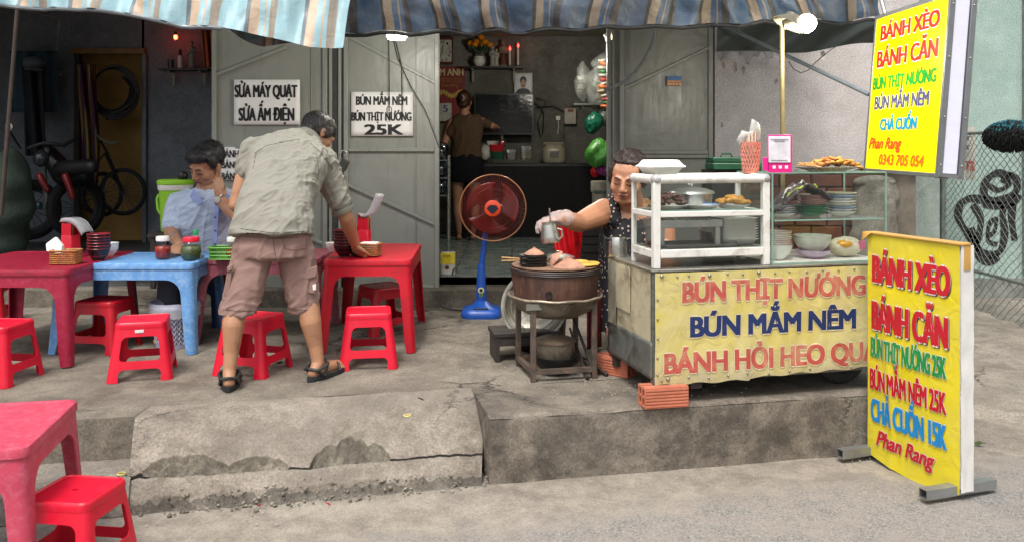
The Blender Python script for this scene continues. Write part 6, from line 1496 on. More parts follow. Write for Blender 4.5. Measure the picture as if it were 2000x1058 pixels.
# things on the counter
def tub(label, px0, px1, py0, py1, Y, mat, name='food_tub', cat='tub', cont=None):
    q0, q1 = W(px0, py1, Y), W(px1, py0, Y); w = q1.x-q0.x; h = q1.z-q0.z; t = thing(name, label, cat, ((q0.x+q1.x)/2, Y, q0.z))
    B().loft([rrect(w*.85, .12, .02, 0), rrect(w, .15, .025, h), rrect(w-.012, .138, .02, h), rrect(w*.83, .11, .02, .005)]).build('tub_wall', mat, t, ang=50)
    if cont: B().box((0, 0, h*.4), (w*.84, .11, h*.6)).build('contents', cont, t, bevel=.01)
YC = 8.52
tub('green plastic tub on the counter beside the woman', 958, 986, 296, 312, YC, M('dark_green_plastic', ''))
tub('red tub standing on the green tub on the counter', 956, 984, 283, 296, YC, M_RED2)
tub('clear food box on the counter in the middle', 986, 1012, 293, 312, YC, M_FILM, cont=M('brown_food', '#6b4a35', rough=.6))
tub('clear food tub with pale contents beside the rice cooker', 1014, 1042, 286, 313, YC, M_FILM, cont=M('pale_food', '#8d8265', rough=.6))
tub('white plastic tub behind the green tub', 950, 975, 276, 286, YC+.1, M_WHITEP)
t = thing('clear_bag', 'clear knotted plastic bag with red contents on the counter', 'plastic bag', W(980, 283, YC-.02))
B().lathe([(.03, -.02), (.06, .0), (.055, .04), (.012, .085), (.02, .1)], 18).build('bag_film', M_FILM, t, wob=lambda c, n: n*.008*noise.noise(c*30), ang=180); B().ell((0, 0, .01), (.04, .03, .025)).build('red_contents', M_RED2, t)
t = thing('carrier_bag', 'translucent carrier bag hanging at the counter edge beside the woman', 'plastic bag', W(948, 300, 8.42))
B().ell(W(948, 298, 8.42), (.05, .04, .075)).build('bag_film', M('milky_bag', ''), t, world=True, wob=lambda c, n: n*.012*noise.noise(c*25), ang=180)
# hanging bags on the right of the opening
def bag(label, px, py, rx, ry, Y, mat, sd, name='hanging_bag', cont=None, par=None):
    q = W(px, py, Y); s_ = Y/F; t = par or thing(name, label, 'plastic bag', q)
    def wb(c, n): m_ = min(rx, ry)*s_; return n*(.34*m_*noise.noise(c*9+Vector((sd, 0, 0)))-.22*m_*abs(noise.noise(Vector((c.x*26, c.y*26, c.z*7))+Vector((0, sd, 0))))+.14*m_*noise.noise(c*60+Vector((0, sd, 0))))-Vector((c.x*max(0, c.z/(ry*s_))**2*.45, 0, 0))
    B().ell(q, (rx*s_, min(rx, ry)*s_*.8, ry*s_), seg=32, rn=24).build('bag_film', mat, t, world=True, wob=wb, ang=180)
    if cont:
        for k in range(8): B().box(q+Vector((random.uniform(-.5, .5)*rx*s_, random.uniform(-.55, -.2)*rx*s_, random.uniform(-.6, .6)*ry*s_)), (rx*s_*.6, .02, ry*s_*.22), rot=Matrix.Rotation(random.uniform(-.3, .3), 3, 'Y')).build('packet', cont[k % len(cont)], t, world=True, bevel=.004)
    return t
YG = 7.35
M_BAGC = M('clear_crinkled_bag', '#777b78', rough=.15, alpha=.42, var=.25, scale=14, bump=.8, bscale=30); M_BAGG = M('light_green_bag', '#4f9a3f', rough=.25, alpha=.85, var=.25, scale=12, bump=.7, bscale=22); M_BAGT = M('teal_green_bag', '#0f5a44', rough=.3, alpha=.9, var=.3, bump=.6, bscale=22); M_BAGP = M('purple_bag', '#8a2f7c', rough=.3, var=.25, bump=.6, bscale=22)
pk = [M('packet_white', '#8d8b84', rough=.3), M('packet_green', '#2c5a35', rough=.35), M('packet_orange', '#b0552a', rough=.35), M('packet_tan', '#857a62', rough=.4), M('packet_red', '#8c2a24', rough=.35)]
bag('big clear bag of packets on the upper shelf at the right of the opening', 1172, 165, 30, 48, YG, M_BAGC, 3, cont=pk)
bag('bulging clear bag above the packets at the right of the opening', 1178, 122, 24, 18, YG, M_BAGC, 5)
bag('clear bag of folded sacks hanging left of the packets', 1140, 160, 18, 42, YG+.1, M_BAGC, 9, cont=[pk[0], pk[3]])
t = thing('packet_stack', 'stack of white and orange food packets above the teal bag', 'packets', W(1186, 165, YG-.12))
for k in range(13): B().ell(W(1184+random.uniform(-5, 6), 118+7.5*k, YG-.14), (.06, .05, .018), rot=Matrix.Rotation(random.uniform(-.25, .25), 3, 'Y'), seg=14, rn=8).build('packet', pk[(0, 2, 0, 1, 0, 4, 0, 2, 3, 0, 4, 1, 2)[k]], t, world=True, wob=lambda c, n: n*.006*noise.noise(c*60), ang=180)
sh2 = shelf('dark shelf carrying packets at the right of the shop opening', 1118, 1206, 206, YG+.05, .3, M_STEELDARK, False)
bag('teal green bag with white film under the shelf', 1158, 240, 18, 22, YG-.05, M_BAGT, 11)
bag('clear bag beside the teal bag under the shelf', 1183, 222, 20, 24, YG, M_BAGC, 14)
bag('light green bag hanging lowest at the right of the opening', 1172, 298, 29, 28, YG-.2, M_BAGG, 17)
bag('white film bundle hanging beside the light green bag', 1190, 290, 13, 26, YG-.22, M_BAGC, 19)
bag('purple bag peeking out below the light green bag', 1182, 332, 18, 13, YG-.15, M_BAGP, 23)
bag('dark red bag under the purple bag by the door frame', 1163, 336, 9, 12, YG-.1, M_RED2, 27)
t = thing('paint_bucket', 'dirty white bucket with a word on it standing behind the seller', 'bucket', W(1170, 400, 6.6))
c, d = bx3(1158, 352, 1186, 366, 6.6, .12); q = W(1172, 440, 6.6)
B().lathe([(.055, 0), (.062, .25), (.07, .255), (.07, .33), (.066, .335), (.001, .335)], 28, c=q).build('bucket_body', M('dirty_white_plastic', '#9c9786', rough=.5, dirt='#6b5a44', dirt_amt=.5), t, world=True)
text('RESTORE', W(1161, 379, 6.6-.068), XH, ZH, .10, .024, M('faint_green_print', '#3d5a50'), t, bold=.003)
t = thing('bucket_stand', 'dark wooden crate under the dirty white bucket', 'crate', W(1172, 460, 6.6)); 
zq = q.z
for k in range(4): B().box((q.x, 6.6-.14, .49+(zq-.5)*(k+.5)/4), (.3, .018, (zq-.5)/4-.012)).build('slat', M_DW, t, world=True)
B().box((q.x, 6.6, (.47+zq)/2), (.28, .26, zq-.475)).build('crate_core', M_DW, t, world=True)
# water bottles, can, stand at the left side of the opening
M_WB = thin_glass('blue_water_bottle', '#7fa3cf', .1, .08)
for k in range(3):
    t = thing('water_bottle', 'large blue water bottle, %s of the column at the left of the opening' % ('lowest', 'middle', 'topmost')[k], 'water bottle', W(866, 378-34*k, 7.2)+Vector((-.03, 0, 0)), group='water bottles stacked by the door leaf')
    B().lathe([(.06, 0), (.075, .01), (.075, .045), (.070, .05), (.075, .055), (.075, .10), (.05, .13), (.02, .14)], 24).build('bottle_body', M_WB, t)
t = thing('bottle_rack', 'thin steel rack holding the water bottles by the door leaf', 'rack', (W(866, 380, 7.2).x-.03, 7.2, .46)); 
zk = W(0, 379, 7.2).z-.46
for x in (-.075, .075):
    for y in (-.08, .08): B().cyl((x, y, 0), (x, y, zk+.32), .007, seg=8).build('rack_post', M_ALU, t)
for k in range(3): B().box((0, 0, zk-.012+.145*k), (.16, .17, .008)).build('rack_shelf', M_ALU, t)
B().cyl((.075, -.09, 0), (.075, -.09, zk), .009, seg=8).build('front_post', M_CHROME, t)
p = W(875, 538, 5.99)
t = thing('yellow_can', 'yellow and white printed carton standing on the tiled floor by the door leaf', 'carton', (p.x, 6.0, .463))
B().box((0, 0, .075), (.098, .07, .15)).build('carton', M('carton_white', '#b9b8b0', rough=.4), t, bevel=.003); B().box((0, -.036, .11), (.098, .002, .075)).build('yellow_print', M('yellow_label', '#d8c21a', rough=.4), t)
text('OVI', (-.03, -.038, .118), XH, ZH, .045, .016, M('olive_print', '#6b6a1a'), t, world=False, bold=.002)
B().lathe([(.016, 0), (.001, .002)], 18, c=(-.005, -.037, .05), rot=Matrix.Rotation(PI/2, 3, 'X')).build('picture_print', M('brown_print', '#7c5a2a'), t); B().lathe([(.007, 0), (.001, .002)], 14, c=(-.005, -.0385, .05), rot=Matrix.Rotation(PI/2, 3, 'X')).build('picture_print', M_INK, t)
B().tube([(.03, -.04, .0), (.04, -.045, .04), (.056, -.05, .05), (.058, -.05, .02)], .004, 6).build('cord', M_BLACK, t)
# red plastic bag by the seller
q = W(1110, 485, 5.0)
t = thing('red_bag', 'red plastic bag hanging behind the stove beside the seller', 'plastic bag', W(1108, 478, 4.55))
b_ = B(); b_.grid(lambda u, v: W(1085+48*u-6*v*(1-2*u), 442+64*(1-v), 4.55-.05*math.sin(PI*u)-.015*math.sin(u*17+v*3)), 30, 20); b_.grid(lambda u, v: W(1085+48*u-6*v*(1-2*u), 442+64*(1-v), 4.58+.04*math.sin(PI*u)), 12, 4)
b_.build('bag_film', M('glossy_red_film', '#b01018', rough=.18, alpha=.95, bump=.6, bscale=20), t, world=True, ang=180)
# dark red tall thing between stove and cart
t = thing('red_sack', 'dark red folded cloth hanging between the stove and the cart side', 'cloth', W(1165, 620, 4.5)); b_ = B(); b_.grid(lambda u, v: W(1148+26*u, 570+112*(1-v)-6*u, 4.5+.04*math.sin(u*8)-.02*v), 14, 20); b_.build('cloth_folds', M('dark_red_cloth', '#5c0f18', rough=.6, bump=.3), t, world=True, solid=.01, ang=180)

# ================= DARK LEFT ROOM =================
YW_ = 8.1
hs = thing('hose_coil', 'coil of black hose hanging on the ochre door in the dark room', 'hose', W(220, 175, YW_))
for k in range(5):
    r0_ = 38+2.5*k; pts = [W(218+3*k*.6+r0_*math.cos(a)*.95, 175+r0_*1.08*math.sin(a)+1.5*k, YW_-.02*k) for a in [2*PI*j/40 for j in range(41)]]
    B().tube(pts, .011, 6, cap=False).build('coil', M('black_rubber', ''), hs, world=True)
B().tube([W(a, c, YW_-.06) for a, c in ((240, 150), (262, 178), (264, 195), (248, 210), (222, 222), (208, 234))], .011, 6).build('loose_end', M('black_rubber', ''), hs, world=True)
cu_ = thing('hanging_scarf', 'purple and gold striped scarf hanging in the dark doorway', 'scarf', W(165, 240, 7.9))
b_ = B(); b_.grid(lambda u, v: W(148+38*u+10*(1-v)*math.sin(v*3)+12*(1-v)-8*(1-v)*u, 126+235*(1-v), 7.9+.05*math.sin(u*13+v*2)), 30, 30)
M_SC, nt, bb_ = newmat('purple_gold_scarf'); tc = nt.nodes.new('ShaderNodeTexCoord').outputs['Object']; wv = N(nt, 'TexWave', Scale=3.2, Distortion=1.5); wv.bands_direction = 'X'; nt.links.new(tc, wv.inputs['Vector']); c = mixc(nt, ramp(nt, wv.outputs['Fac'], .5, .62), srgb('#4a2340'), srgb('#7d6a3a')); nt.links.new(c, bb_.inputs['Base Color']); bb_.inputs['Roughness'].default_value = .8
b_.build('scarf_cloth', M_SC, cu_, world=True, solid=.006, ang=180)
t = shelf('small altar shelf on the wall of the dark left room', 316, 412, 137, 8.02, .16, M_BLACK)
statue('standing glass domed statue on the small shelf in the dark room', 374, 135, .27, 8.0, '#7f8078')
t = thing('spray_bottle', 'white and black bottle on the small shelf in the dark room', 'bottle', W(352, 136, 8.0)); B().lathe([(.024, 0), (.024, .11), (.012, .13)], 16).build('bottle_body', M_WHITEP, t); B().cyl((0, 0, .12), (0, 0, .18), .014).build('cap', M_BLACK, t)
t = thing('small_glass', 'small dark glass on the small shelf in the dark room', 'glass', W(334, 136, 8.0)); B().lathe([(.025, 0), (.03, .09), (.027, .09), (.022, .006), (.001, .006)], 16, cap=False).build('glass_wall', M('smoky_glass', '#3b4148', rough=.15), t)
t = thing('orange_curtain', 'narrow orange curtain strip beside the left door leaf', 'curtain', W(404, 90, 6.9)); b_ = B(); b_.grid(lambda u, v: W(394+20*u+6*(1-v), 60+72*(1-v), 6.9+.03*math.sin(u*12)), 14, 10); b_.build('curtain_cloth', M('orange_curtain_cloth', '#8c3f1a', rough=.8), t, world=True, solid=.006, ang=180)
t = thing('wall_junction_box', 'pale junction boxes with a conduit on the wall of the dark room', 'junction box', W(103, 153, 7.9))
for x0_, y0_, x1_, y1_ in ((93, 136, 110, 170), (104, 140, 122, 150)): c, d = bx3(x0_, y0_, x1_, y1_, 7.9, .05); B().box(c, d).build('box_body', M('grey_box', '#7a7f80', rough=.5), t, world=True, bevel=.005)
B().tube([W(50, 20, 7.88), W(117, 36, 7.88), W(108, 136, 7.88)], .013, 6).build('conduit', M('grey_box', ''), t, world=True)
t = thing('hanging_clothes', 'dark clothes and a grey cap hanging on the wall of the dark room', 'clothes', W(65, 190, 7.6))
b_ = B(); b_.grid(lambda u, v: W(44+36*u+(1-v)*8, 120+185*(1-v), 7.6+.06*math.sin(u*9+v*2)), 16, 20); b_.build('jacket', M('dark_navy_cloth', '#10131c', rough=.85), t, world=True, solid=.02, ang=180)
B().ell(W(66, 124, 7.5), (.09, .09, .06)).build('cap', M('grey_cap_cloth', '#4b5258', rough=.8), t, world=True); B().ell(W(66, 136, 7.4), (.07, .09, .012)).build('cap_brim', M('grey_cap_cloth', ''), t, world=True)
b_ = B(); b_.grid(lambda u, v: W(20+92*u, 100+120*(1-v), 7.75+.04*math.sin(u*15)), 30, 10); t = thing('blue_curtain', 'dim teal blue cloth hanging at the back of the dark room', 'curtain', W(66, 160, 7.75)); b_.build('curtain_cloth', M('teal_blue_cloth', '#2d4450', rough=.85), t, world=True, solid=.006, ang=180)
# green sack
t = thing('green_sack', 'big dull green cloth covered bundle at the far left edge', 'sack', W(20, 480, 6.6))
B().ell(W(16, 400, 6.6), (.16, .2, .42), seg=32, rn=24).build('sack_cloth', M('olive_green_sack', '#222e26', rough=.85, var=.3, bump=.5), t, world=True, wob=lambda c, n: n*.05*noise.noise(c*6), ang=180)
# motorbike in the dark
mb = thing('parked_motorbike', 'dark motorbike with red panels parked in the dim left room', 'motorbike', W(120, 470, 7.3))
M_MBK = M('motorbike_black', '#141518', rough=.35); M_MRD = M('motorbike_red', '#7a1a1c', rough=.3)
def mbp(px, py, y=7.3): return W(px, py, y)
M_RIMD = M('dull_dark_rim', '#35373a', rough=.5)
def wheel(par, c_, r, ry, w=.035, ang_=0, spokes=14):
    ax = Matrix.Rotation(ang_, 3, 'Z')
    ringp = lambda rr, n=36: [c_+ax @ Vector((rr*math.cos(2*PI*k/n), 0, rr*math.sin(2*PI*k/n))) for k in range(n+1)]
    B().tube(ringp(r), w, 8, cap=False).build('tyre', M('tyre_rubber', '#151516', rough=.8), par, world=True); B().tube(ringp(r-w), w*.3, 6, cap=False).build('rim', M_RIMD, par, world=True)
    b_ = B()
    for k in range(spokes): a = 2*PI*k/spokes; b_.tube([c_, c_+ax @ Vector(((r-w)*math.cos(a), 0, (r-w)*math.sin(a)))], .003, 4)
    tag(b_.build('spokes', M_RIMD, par, world=True), kind='stuff')
wheel(mb, mbp(60, 410, 7.6), .22, 0, .045, .9); wheel(mb, mbp(150, 405, 7.5), .22, 0, .045, 1.0)
B().chain([mbp(95, 300), mbp(125, 340), mbp(165, 340)], [.07, .10, .08]).build('fuel_tank', M_MBK, mb, world=True, remesh=.012)
B().chain([mbp(120, 330, 7.2), mbp(180, 325, 7.1)], [.07, .06]).build('seat', M('seat_vinyl', '#1b1b1d', rough=.5), mb, world=True, remesh=.012)
for a, c_, e, f_ in ((78, 345, 92, 372), (128, 345, 142, 385)): B().caps(mbp(a, c_, 7.1), .03, mbp(e, f_, 7.1), .022).build('red_panel', M_MRD, mb, world=True)
B().tube([mbp(55, 290, 7.1), mbp(85, 280, 7.1), mbp(125, 285, 7.1), mbp(150, 270, 7.0)], .016, 8).build('handlebar', M_MBK, mb, world=True)
B().ell(mbp(18, 248, 6.7), (.035, .02, .04)).build('mirror', M_CHROME, mb, world=True); B().tube([mbp(18, 255, 6.7), mbp(40, 290, 7.0)], .007, 6).build('mirror_stem', M_MBK, mb, world=True)
B().tube([mbp(92, 400, 7.35), mbp(85, 330, 7.25), mbp(92, 290, 7.2)], .022, 8).build('fork', M_ALU, mb, world=True); B().ell(mbp(80, 310, 7.05), (.06, .06, .07)).build('headlight', M('dark_lens', '#2b2f33', rough=.15), mb, world=True)
B().tube([mbp(60, 402, 7.0), mbp(80, 402, 7.0)], .03, 8).build('teal_bottle', M('dim_teal', '#1d4a44', rough=.4), mb, world=True)
bc = thing('bicycle', 'old bicycle leaning in the dark doorway of the left room', 'bicycle', W(235, 440, 7.9))
wheel(bc, W(240, 375, 7.9), .20, 0, .018, .0, 20)
wheel(bc, W(200, 380, 7.95), .19, 0, .018, 1.0, 20)
B().tube([W(240, 375, 7.86), W(210, 300, 7.86), W(185, 255, 7.86)], .012, 6).build('frame_tube', M_MBK, bc, world=True); B().tube([W(185, 258, 7.86), W(196, 272, 7.8), W(215, 280, 7.8), W(228, 278, 7.8)], .009, 6).build('handlebar', M_ALU, bc, world=True)
B().tube([W(175, 335, 7.86), W(205, 300, 7.86), W(240, 375, 7.86)], .012, 6).build('frame_tube', M_MBK, bc, world=True)
# water cooler jug
q = W(343, 452, 5.9)
t = thing('drinks_cooler', 'lime green drinks cooler with a white lid band behind the seated man', 'cooler', q)
M_LIME = M('lime_plastic', '#8fc832', rough=.4, var=.06)
B().lathe([(.088, 0), (.095, .01), (.105, .27), (.108, .28)], 36).build('cooler_body', M_LIME, t); B().lathe([(.110, .28), (.113, .285), (.115, .315), (.108, .32)], 36).build('lid_band', M_WHITEP, t); B().lathe([(.117, .318), (.12, .325), (.118, .345), (.1, .352), (.001, .354)], 36).build('lid', M_LIME, t)
for s_ in (-1, 1): B().tube([(s_*.11, 0, .25), (s_*.125, 0, .22), (s_*.12, 0, .15), (s_*.104, 0, .12)], .010, 8).build('side_handle', M_LIME, t)
B().ell((.06, -.03, .375), (.035, .03, .035)).build('lid_cap', M_BLACK, t)
t = thing('cooler_stand', 'dark wooden stool under the lime green cooler', 'stool', (q.x, 5.9, .30)); hh = q.z-.40
t.location.z = .396
B().box((0, 0, hh-.016+.004), (.28, .26, .025)).build('seat', M_DW, t)
for x in (-.11, .11):
    for y in (-.1, .1): B().box((x, y, (hh-.025)/2), (.03, .03, hh-.03)).build('leg', M_DW, t)
# navy stool of the seated man
t = thing('blue_stool', 'navy plastic stool behind the blue table under the seated man', 'stool', (W(395, 0, 5.25).x, 5.25, zt(5.2)))
pr = [(0, .05, .05)]+[(z, a, a) for z, a in arch_up(.2, .03, .045, .04, .05)]+[(.26, None, None)]
for sx, sy in ((-1, -1), (1, -1), (1, 1), (-1, 1)): leg_mesh(.13, .13, .16, .16, .26, pr, .005, .02, sx, sy).build('leg', M_NAVYP, t)
B().loft([rrect(.27, .27, .03, .24), rrect(.27, .27, .03, .262), rrect(.25, .25, .03, .268)]).build('seat', M_NAVYP, t)
# litter
M_BITS = M('pale_crumbs', '#aaa392', rough=.7, var=.3)
b_ = B()
for k in range(190):
    if k < 130: X = random.gauss(.62, .16); Y = random.gauss(3.86, .10); 
    else: X = random.uniform(-1.9, 1.6); Y = Lx(X)+random.choice((random.uniform(-.22, -.02), random.uniform(.5, 1.5)))
    d_ = Y-Lx(X)
    if -.03 < d_ < .47 and X < -.1: continue
    if d_ > .0 and X > -.1 and X > 1.6: continue
    z = (.003 if d_ < 0 else zt(Y)+.003); s_ = random.uniform(.0015, .0045)
    b_.box((X, Y, z), (s_*2, s_, .003), rot=random.uniform(0, 3))
o = b_.build('food_crumbs', M_BITS, None); tag(o, 'scattered pale food crumbs on the kerb block and gutter', 'litter', kind='stuff')
def lit(name, label, px, py, z, mat, w, d, cat='leaf'):
    q = on(px, py, z); b_ = B(); b_.grid(lambda u, v: Vector(((u-.5)*w, (v-.5)*d*math.sin(PI*min(.98, max(.02, u))), .004+.006*math.sin(u*4+v*2))), 8, 4); o = b_.build(name, mat, None, solid=.001); o.location = q; o.rotation_euler = (0, 0, random.uniform(0, 3)); tag(o, label, cat)
M_DL = M('dry_leaf', '#3d4a22', rough=.6); lit('fallen_leaf', 'small green leaf lying on the lane right of the standing sign', 1912, 866, .01, M_DL, .05, .02); lit('fallen_leaf', 'dark leaf on the ramp near its left upper edge', 822, 780, .265, M('dark_leaf', '#1b1b18', rough=.6), .025, .012)
lit('fallen_leaf', 'green leaf under the stool behind the bending man', 545, 708, .27, M('green_leaf', '#6b8a4a', rough=.6), .06, .02)
for k, (px, py, z, lb_) in enumerate(((237, 926, .105, 'thin yellow onion ring on the lower step'), (795, 812, .24, 'thin yellow onion ring on the ramp'))):
    q = on(px, py, z); t = B().tube([(.014*math.cos(a), .014*math.sin(a), .004) for a in [2*PI*j/20 for j in range(21)]], .0028, 5, cap=False).build('onion_ring', M('onion_yellow', '#c9b76a', rough=.4), None); t.location = q; tag(t, lb_, 'onion ring')
lit('red_scrap', 'tiny red plastic scrap in the gutter in front of the ramp', 641, 985, .004, M_RED, .02, .01, 'litter'); lit('red_scrap', 'tiny red scrap in the gutter left of centre', 507, 988, .004, M_RED, .015, .01, 'litter')
# ================= PEOPLE =================
M_SKIN = M('brown_skin', '#a67a5c', rough=.5, var=.08, scale=14, bump=.12, bscale=70, sss=.08, dirt='#8c5b44', dirt_amt=.25, dscale=10)
M_SKIN2 = M('fair_tan_skin', '#ac7c60', rough=.42, var=.07, scale=12, bump=.1, bscale=70, sss=.08, dirt='#a06a52', dirt_amt=.25, dscale=10)
M_SKIN3 = M('tan_skin', '#9c6f58', rough=.5, var=.08, scale=12, bump=.08, bscale=70, dirt='#7d5442', dirt_amt=.2)
def hairmat(n, c1, c2):
    m, nt, b_ = newmat(n); tc = nt.nodes.new('ShaderNodeTexCoord').outputs['Object']; mp = nt.nodes.new('ShaderNodeMapping'); mp.inputs['Scale'].default_value = (1, 1, .16); nt.links.new(tc, mp.inputs[0])
    f = noise_n(nt, mp.outputs[0], 130, 3, .6, .4); nt.links.new(ramp(nt, f, .35, .7, srgb(c1), srgb(c2)), b_.inputs['Base Color']); b_.inputs['Roughness'].default_value = .45
    bp = N(nt, 'Bump', Strength=.6, Distance=.004); nt.links.new(f, bp.inputs['Height']); nt.links.new(bp.outputs[0], b_.inputs['Normal']); return m
M_HBLK = hairmat('black_hair', '#0a0a0b', '#2b2a2b'); M_HGREY = hairmat('greying_hair', '#171514', '#5a5450'); M_HRED = hairmat('auburn_hair', '#1d0f0b', '#5b3022'); M_HBRN = hairmat('dark_brown_hair', '#120c0a', '#3f2c24')
M_LIP = M('lip_skin', '#96524a', rough=.4, bump=0); M_EYEW = M('eye_white', '#c9c2ba', rough=.2, bump=0); M_DARK = M('dark_iris', '#120d0a', rough=.2, bump=0)
def frame_(f, u=(0, 0, 1)):
    f = Vector(f).normalized(); u = Vector(u); r = f.cross(u).normalized(); u = r.cross(f).normalized(); return Matrix((r, f, u)).transposed()
def add_head(b_, c, Rm, s=1.0, fem=False, full=1.0):
    c = Vector(c)
    def P(x, y, z): return c+Rm @ Vector((x, y, z))*s
    def E(x, y, z, a, d, e): b_.ell(P(x, y, z), (a*s, d*s, e*s), rot=Rm)
    E(0, -.012, .028, .074, .092, .083); E(0, .028, -.018, .064*full, .060, .076); E(0, .034, -.060, .052*full, .046, .046); E(0, .060, -.088, .021*full, .017, .015)
    for x in (-1, 1):
        E(x*.035*full, .057, -.026, .026, .022, .026); E(x*.026, .076, .020, .024, .012, .010); E(x*.030, .073, .002, .016, .011, .009)
        E(x*.076, -.004, -.008, .007, .017, .030); E(x*.079, -.012, -.002, .005, .012, .020); E(x*.011, .094, -.030, .009, .009, .007); E(x*.040*full, .026, -.058, .018, .026, .026)
    b_.caps(P(0, .080, .012), .009*s, P(0, .101, -.024), .0115*s)
    E(0, .082, -.050, .023, .010, .005); E(0, .081, -.060, .019, .011, .0065)
    return P
def face_bits(root, P, Rm, s, brow, open_=False):
    for x in (-1, 1):
        pts = [P(x*.014, .0865, .0015), P(x*.024, .0885, -.003), P(x*.035, .0855, -.003), P(x*.044, .0775, .0)]
        B().tube(pts, [.0012*s, .0022*s, .0022*s, .0012*s], 6).build('eyelash_line', M_DARK, root, world=True)
        pts = [P(x*.012, .0905, .020), P(x*.024, .0915, .027), P(x*.037, .085, .027), P(x*.047, .073, .021)]
        B().tube(pts, [.0022*s, .0036*s, .003*s, .0012*s], 6).build('eyebrow', brow, root, world=True)
        if open_: B().ell(P(x*.029, .0815, .0005), (.009*s, .005*s, .004*s), rot=Rm).build('eye', M_EYEW, root, world=True)
    pts = [P(-.022, .083, -.054), P(-.01, .0925, -.0535), P(0, .0945, -.055), P(.01, .0925, -.0535), P(.022, .083, -.054)]
    B().tube(pts, [.001*s, .0016*s, .0018*s, .0016*s, .001*s], 6).build('mouth_line', M('mouth_dark', '#4a241f', bump=0), root, world=True)
    b_ = B(); b_.ell(P(0, .0865, -.0505), (.020*s, .0075*s, .0042*s), rot=Rm); b_.ell(P(0, .086, -.0595), (.017*s, .008*s, .0052*s), rot=Rm); b_.build('lips', M_LIP, root, world=True)
def hand(b_, w, d, n, s=1.0, curl=(.3, .4, .3), ts=1, spread=.12, thumb=.5):
    d = Vector(d).normalized(); n = Vector(n); n = (n-d*n.dot(d)).normalized(); sd = d.cross(n); w = Vector(w)
    Rm = Matrix((sd, d, n)).transposed()
    b_.ell(w+d*.048*s, (.040*s, .050*s, .017*s), rot=Rm); b_.ell(w+d*.066*s, (.041*s, .026*s, .014*s), rot=Rm)
    for i, L_ in enumerate((.070, .078, .073, .057)):
        o = (-.030+.020*i)*ts*-1; base = w+d*.084*s+sd*o*s; dd = (d+sd*(spread*(i-1.5)*-ts*.5)).normalized(); p = [base-d*.02*s]; a = 0; q = base; p.append(q)
        for k, fr in enumerate((.45, .30, .25)):
            a += curl[k]; v = dd*math.cos(a)-n*math.sin(a); q = q+v*L_*fr*s; p.append(q)
        b_.chain(p, [.0095*s, .0092*s, .0085*s, .0078*s, .0068*s], 10)
    base = w+d*.022*s+sd*.026*ts*s; v1 = (d*.75+sd*ts*.75-n*thumb*.6).normalized(); v2 = (d*1.0+sd*ts*.15-n*thumb).normalized()
    b_.chain([base, base+v1*.036*s, base+v1*.036*s+v2*.03*s, base+v1*.036*s+v2*.052*s], [.014*s, .0115*s, .010*s, .008*s], 10)
def torso(b_, path, n=28, power=2.4):
    """path: (centre, right vector, depth vector, rx, ry)"""
    rings = []
    for c, r, dv, rx, ry in path:
        c, r, dv = Vector(c), Vector(r).normalized(), Vector(dv).normalized(); ring = []
        for j in range(n):
            a = 2*PI*j/n; ca, sa = math.cos(a), math.sin(a); k = (abs(ca)**power+abs(sa)**power)**(-1/power)
            ring.append(c+r*(rx*ca*k)+dv*(ry*sa*k))
        rings.append(ring)
    return b_.loft(rings)
def folds(amp, sc, dirv, sd=0):
    dirv = Vector(dirv).normalized()
    def f(c, n):
        t_ = c.dot(dirv); q = c-dirv*t_*.75
        r1 = noise.noise(q*sc*1.3+Vector((0, 0, sd))); return n*(amp*(.8*noise.noise(q*sc+Vector((sd, 0, 0)))+.4*noise.noise(q*sc*2.3+Vector((0, sd, 0)))+.75*(max(0, 1-abs(r1)*4)**1.5-.25)))
    return f
def fabric(name, col, var=.1, sc=240, rough=.85, **k): return M(name, col, rough=rough, var=var, scale=6, bump=.12, bscale=sc, spec=.2, **k)

# ---------- bending man ----------
bm_ = thing('person', 'man in a khaki polo shirt and brown cargo shorts bending over the red table', 'person', (-1.2, 3.98, .264))
heelL = Vector((W(447, 0, 3.82).x, 3.82, .285)); heelR = Vector((W(612, 0, 3.98).x, 3.98, .285))
dL = Vector((-.25, .97, 0)).normalized(); dR = Vector((.42, .90, 0)).normalized()
neck = W(606, 274, 4.40); hc_ = W(621, 262, 4.50); Rh = frame_((.60, .42, -.62), (.35, .45, 1))
b_ = B()
Ph = add_head(b_, hc_, Rh, .93)
b_.caps(Ph(0, -.02, -.06), .050, neck+Vector((-.03, -.06, -.03)), .058)
kneeL = W(462, 590, 3.92); kneeR = W(602, 588, 4.03); hipL = W(500, 475, 3.98); hipR = W(572, 475, 4.02)
for hp, kn, hl, dd in ((hipL, kneeL, heelL, dL), (hipR, kneeR, heelR, dR)):
    ank = hl+dd*.035+Vector((0, 0, .055)); calf = kn.lerp(ank, .32)+Vector((0, -.015, 0))
    b_.chain([hp, kn, calf, kn.lerp(ank, .72), ank], [.078, .050, .049, .034, .029]); b_.caps(hl+Vector((0, 0, .022))+dd*.01, .026, ank, .03)
    b_.chain([hl+Vector((0, 0, .015)), hl+dd*.1+Vector((0, 0, .02)), hl+dd*.18+Vector((0, 0, .008))], [.027, .031, .030])
    sdv = dd.cross(ZH)
    for k in range(5): b_.caps(hl+dd*.17+sdv*(-.026+.013*k)+Vector((0, 0, .004)), .012, hl+dd*(.222-.006*abs(k-1))+sdv*(-.03+.015*k)+Vector((0, 0, 0)), .0085)
shR = W(628, 312, 4.38); elR = W(676, 425, 4.42); wrR = W(692, 474, 4.56)
b_.chain([shR, shR.lerp(elR, .5), elR, elR.lerp(wrR, .3), elR.lerp(wrR, .7), wrR], [.055, .048, .038, .041, .032, .027])
hand(b_, wrR-Vector((0, 0, .006)), (.12, .55, -.62), (-.25, -.75, .6), .95, (.5, .7, .5), ts=-1, thumb=.4)
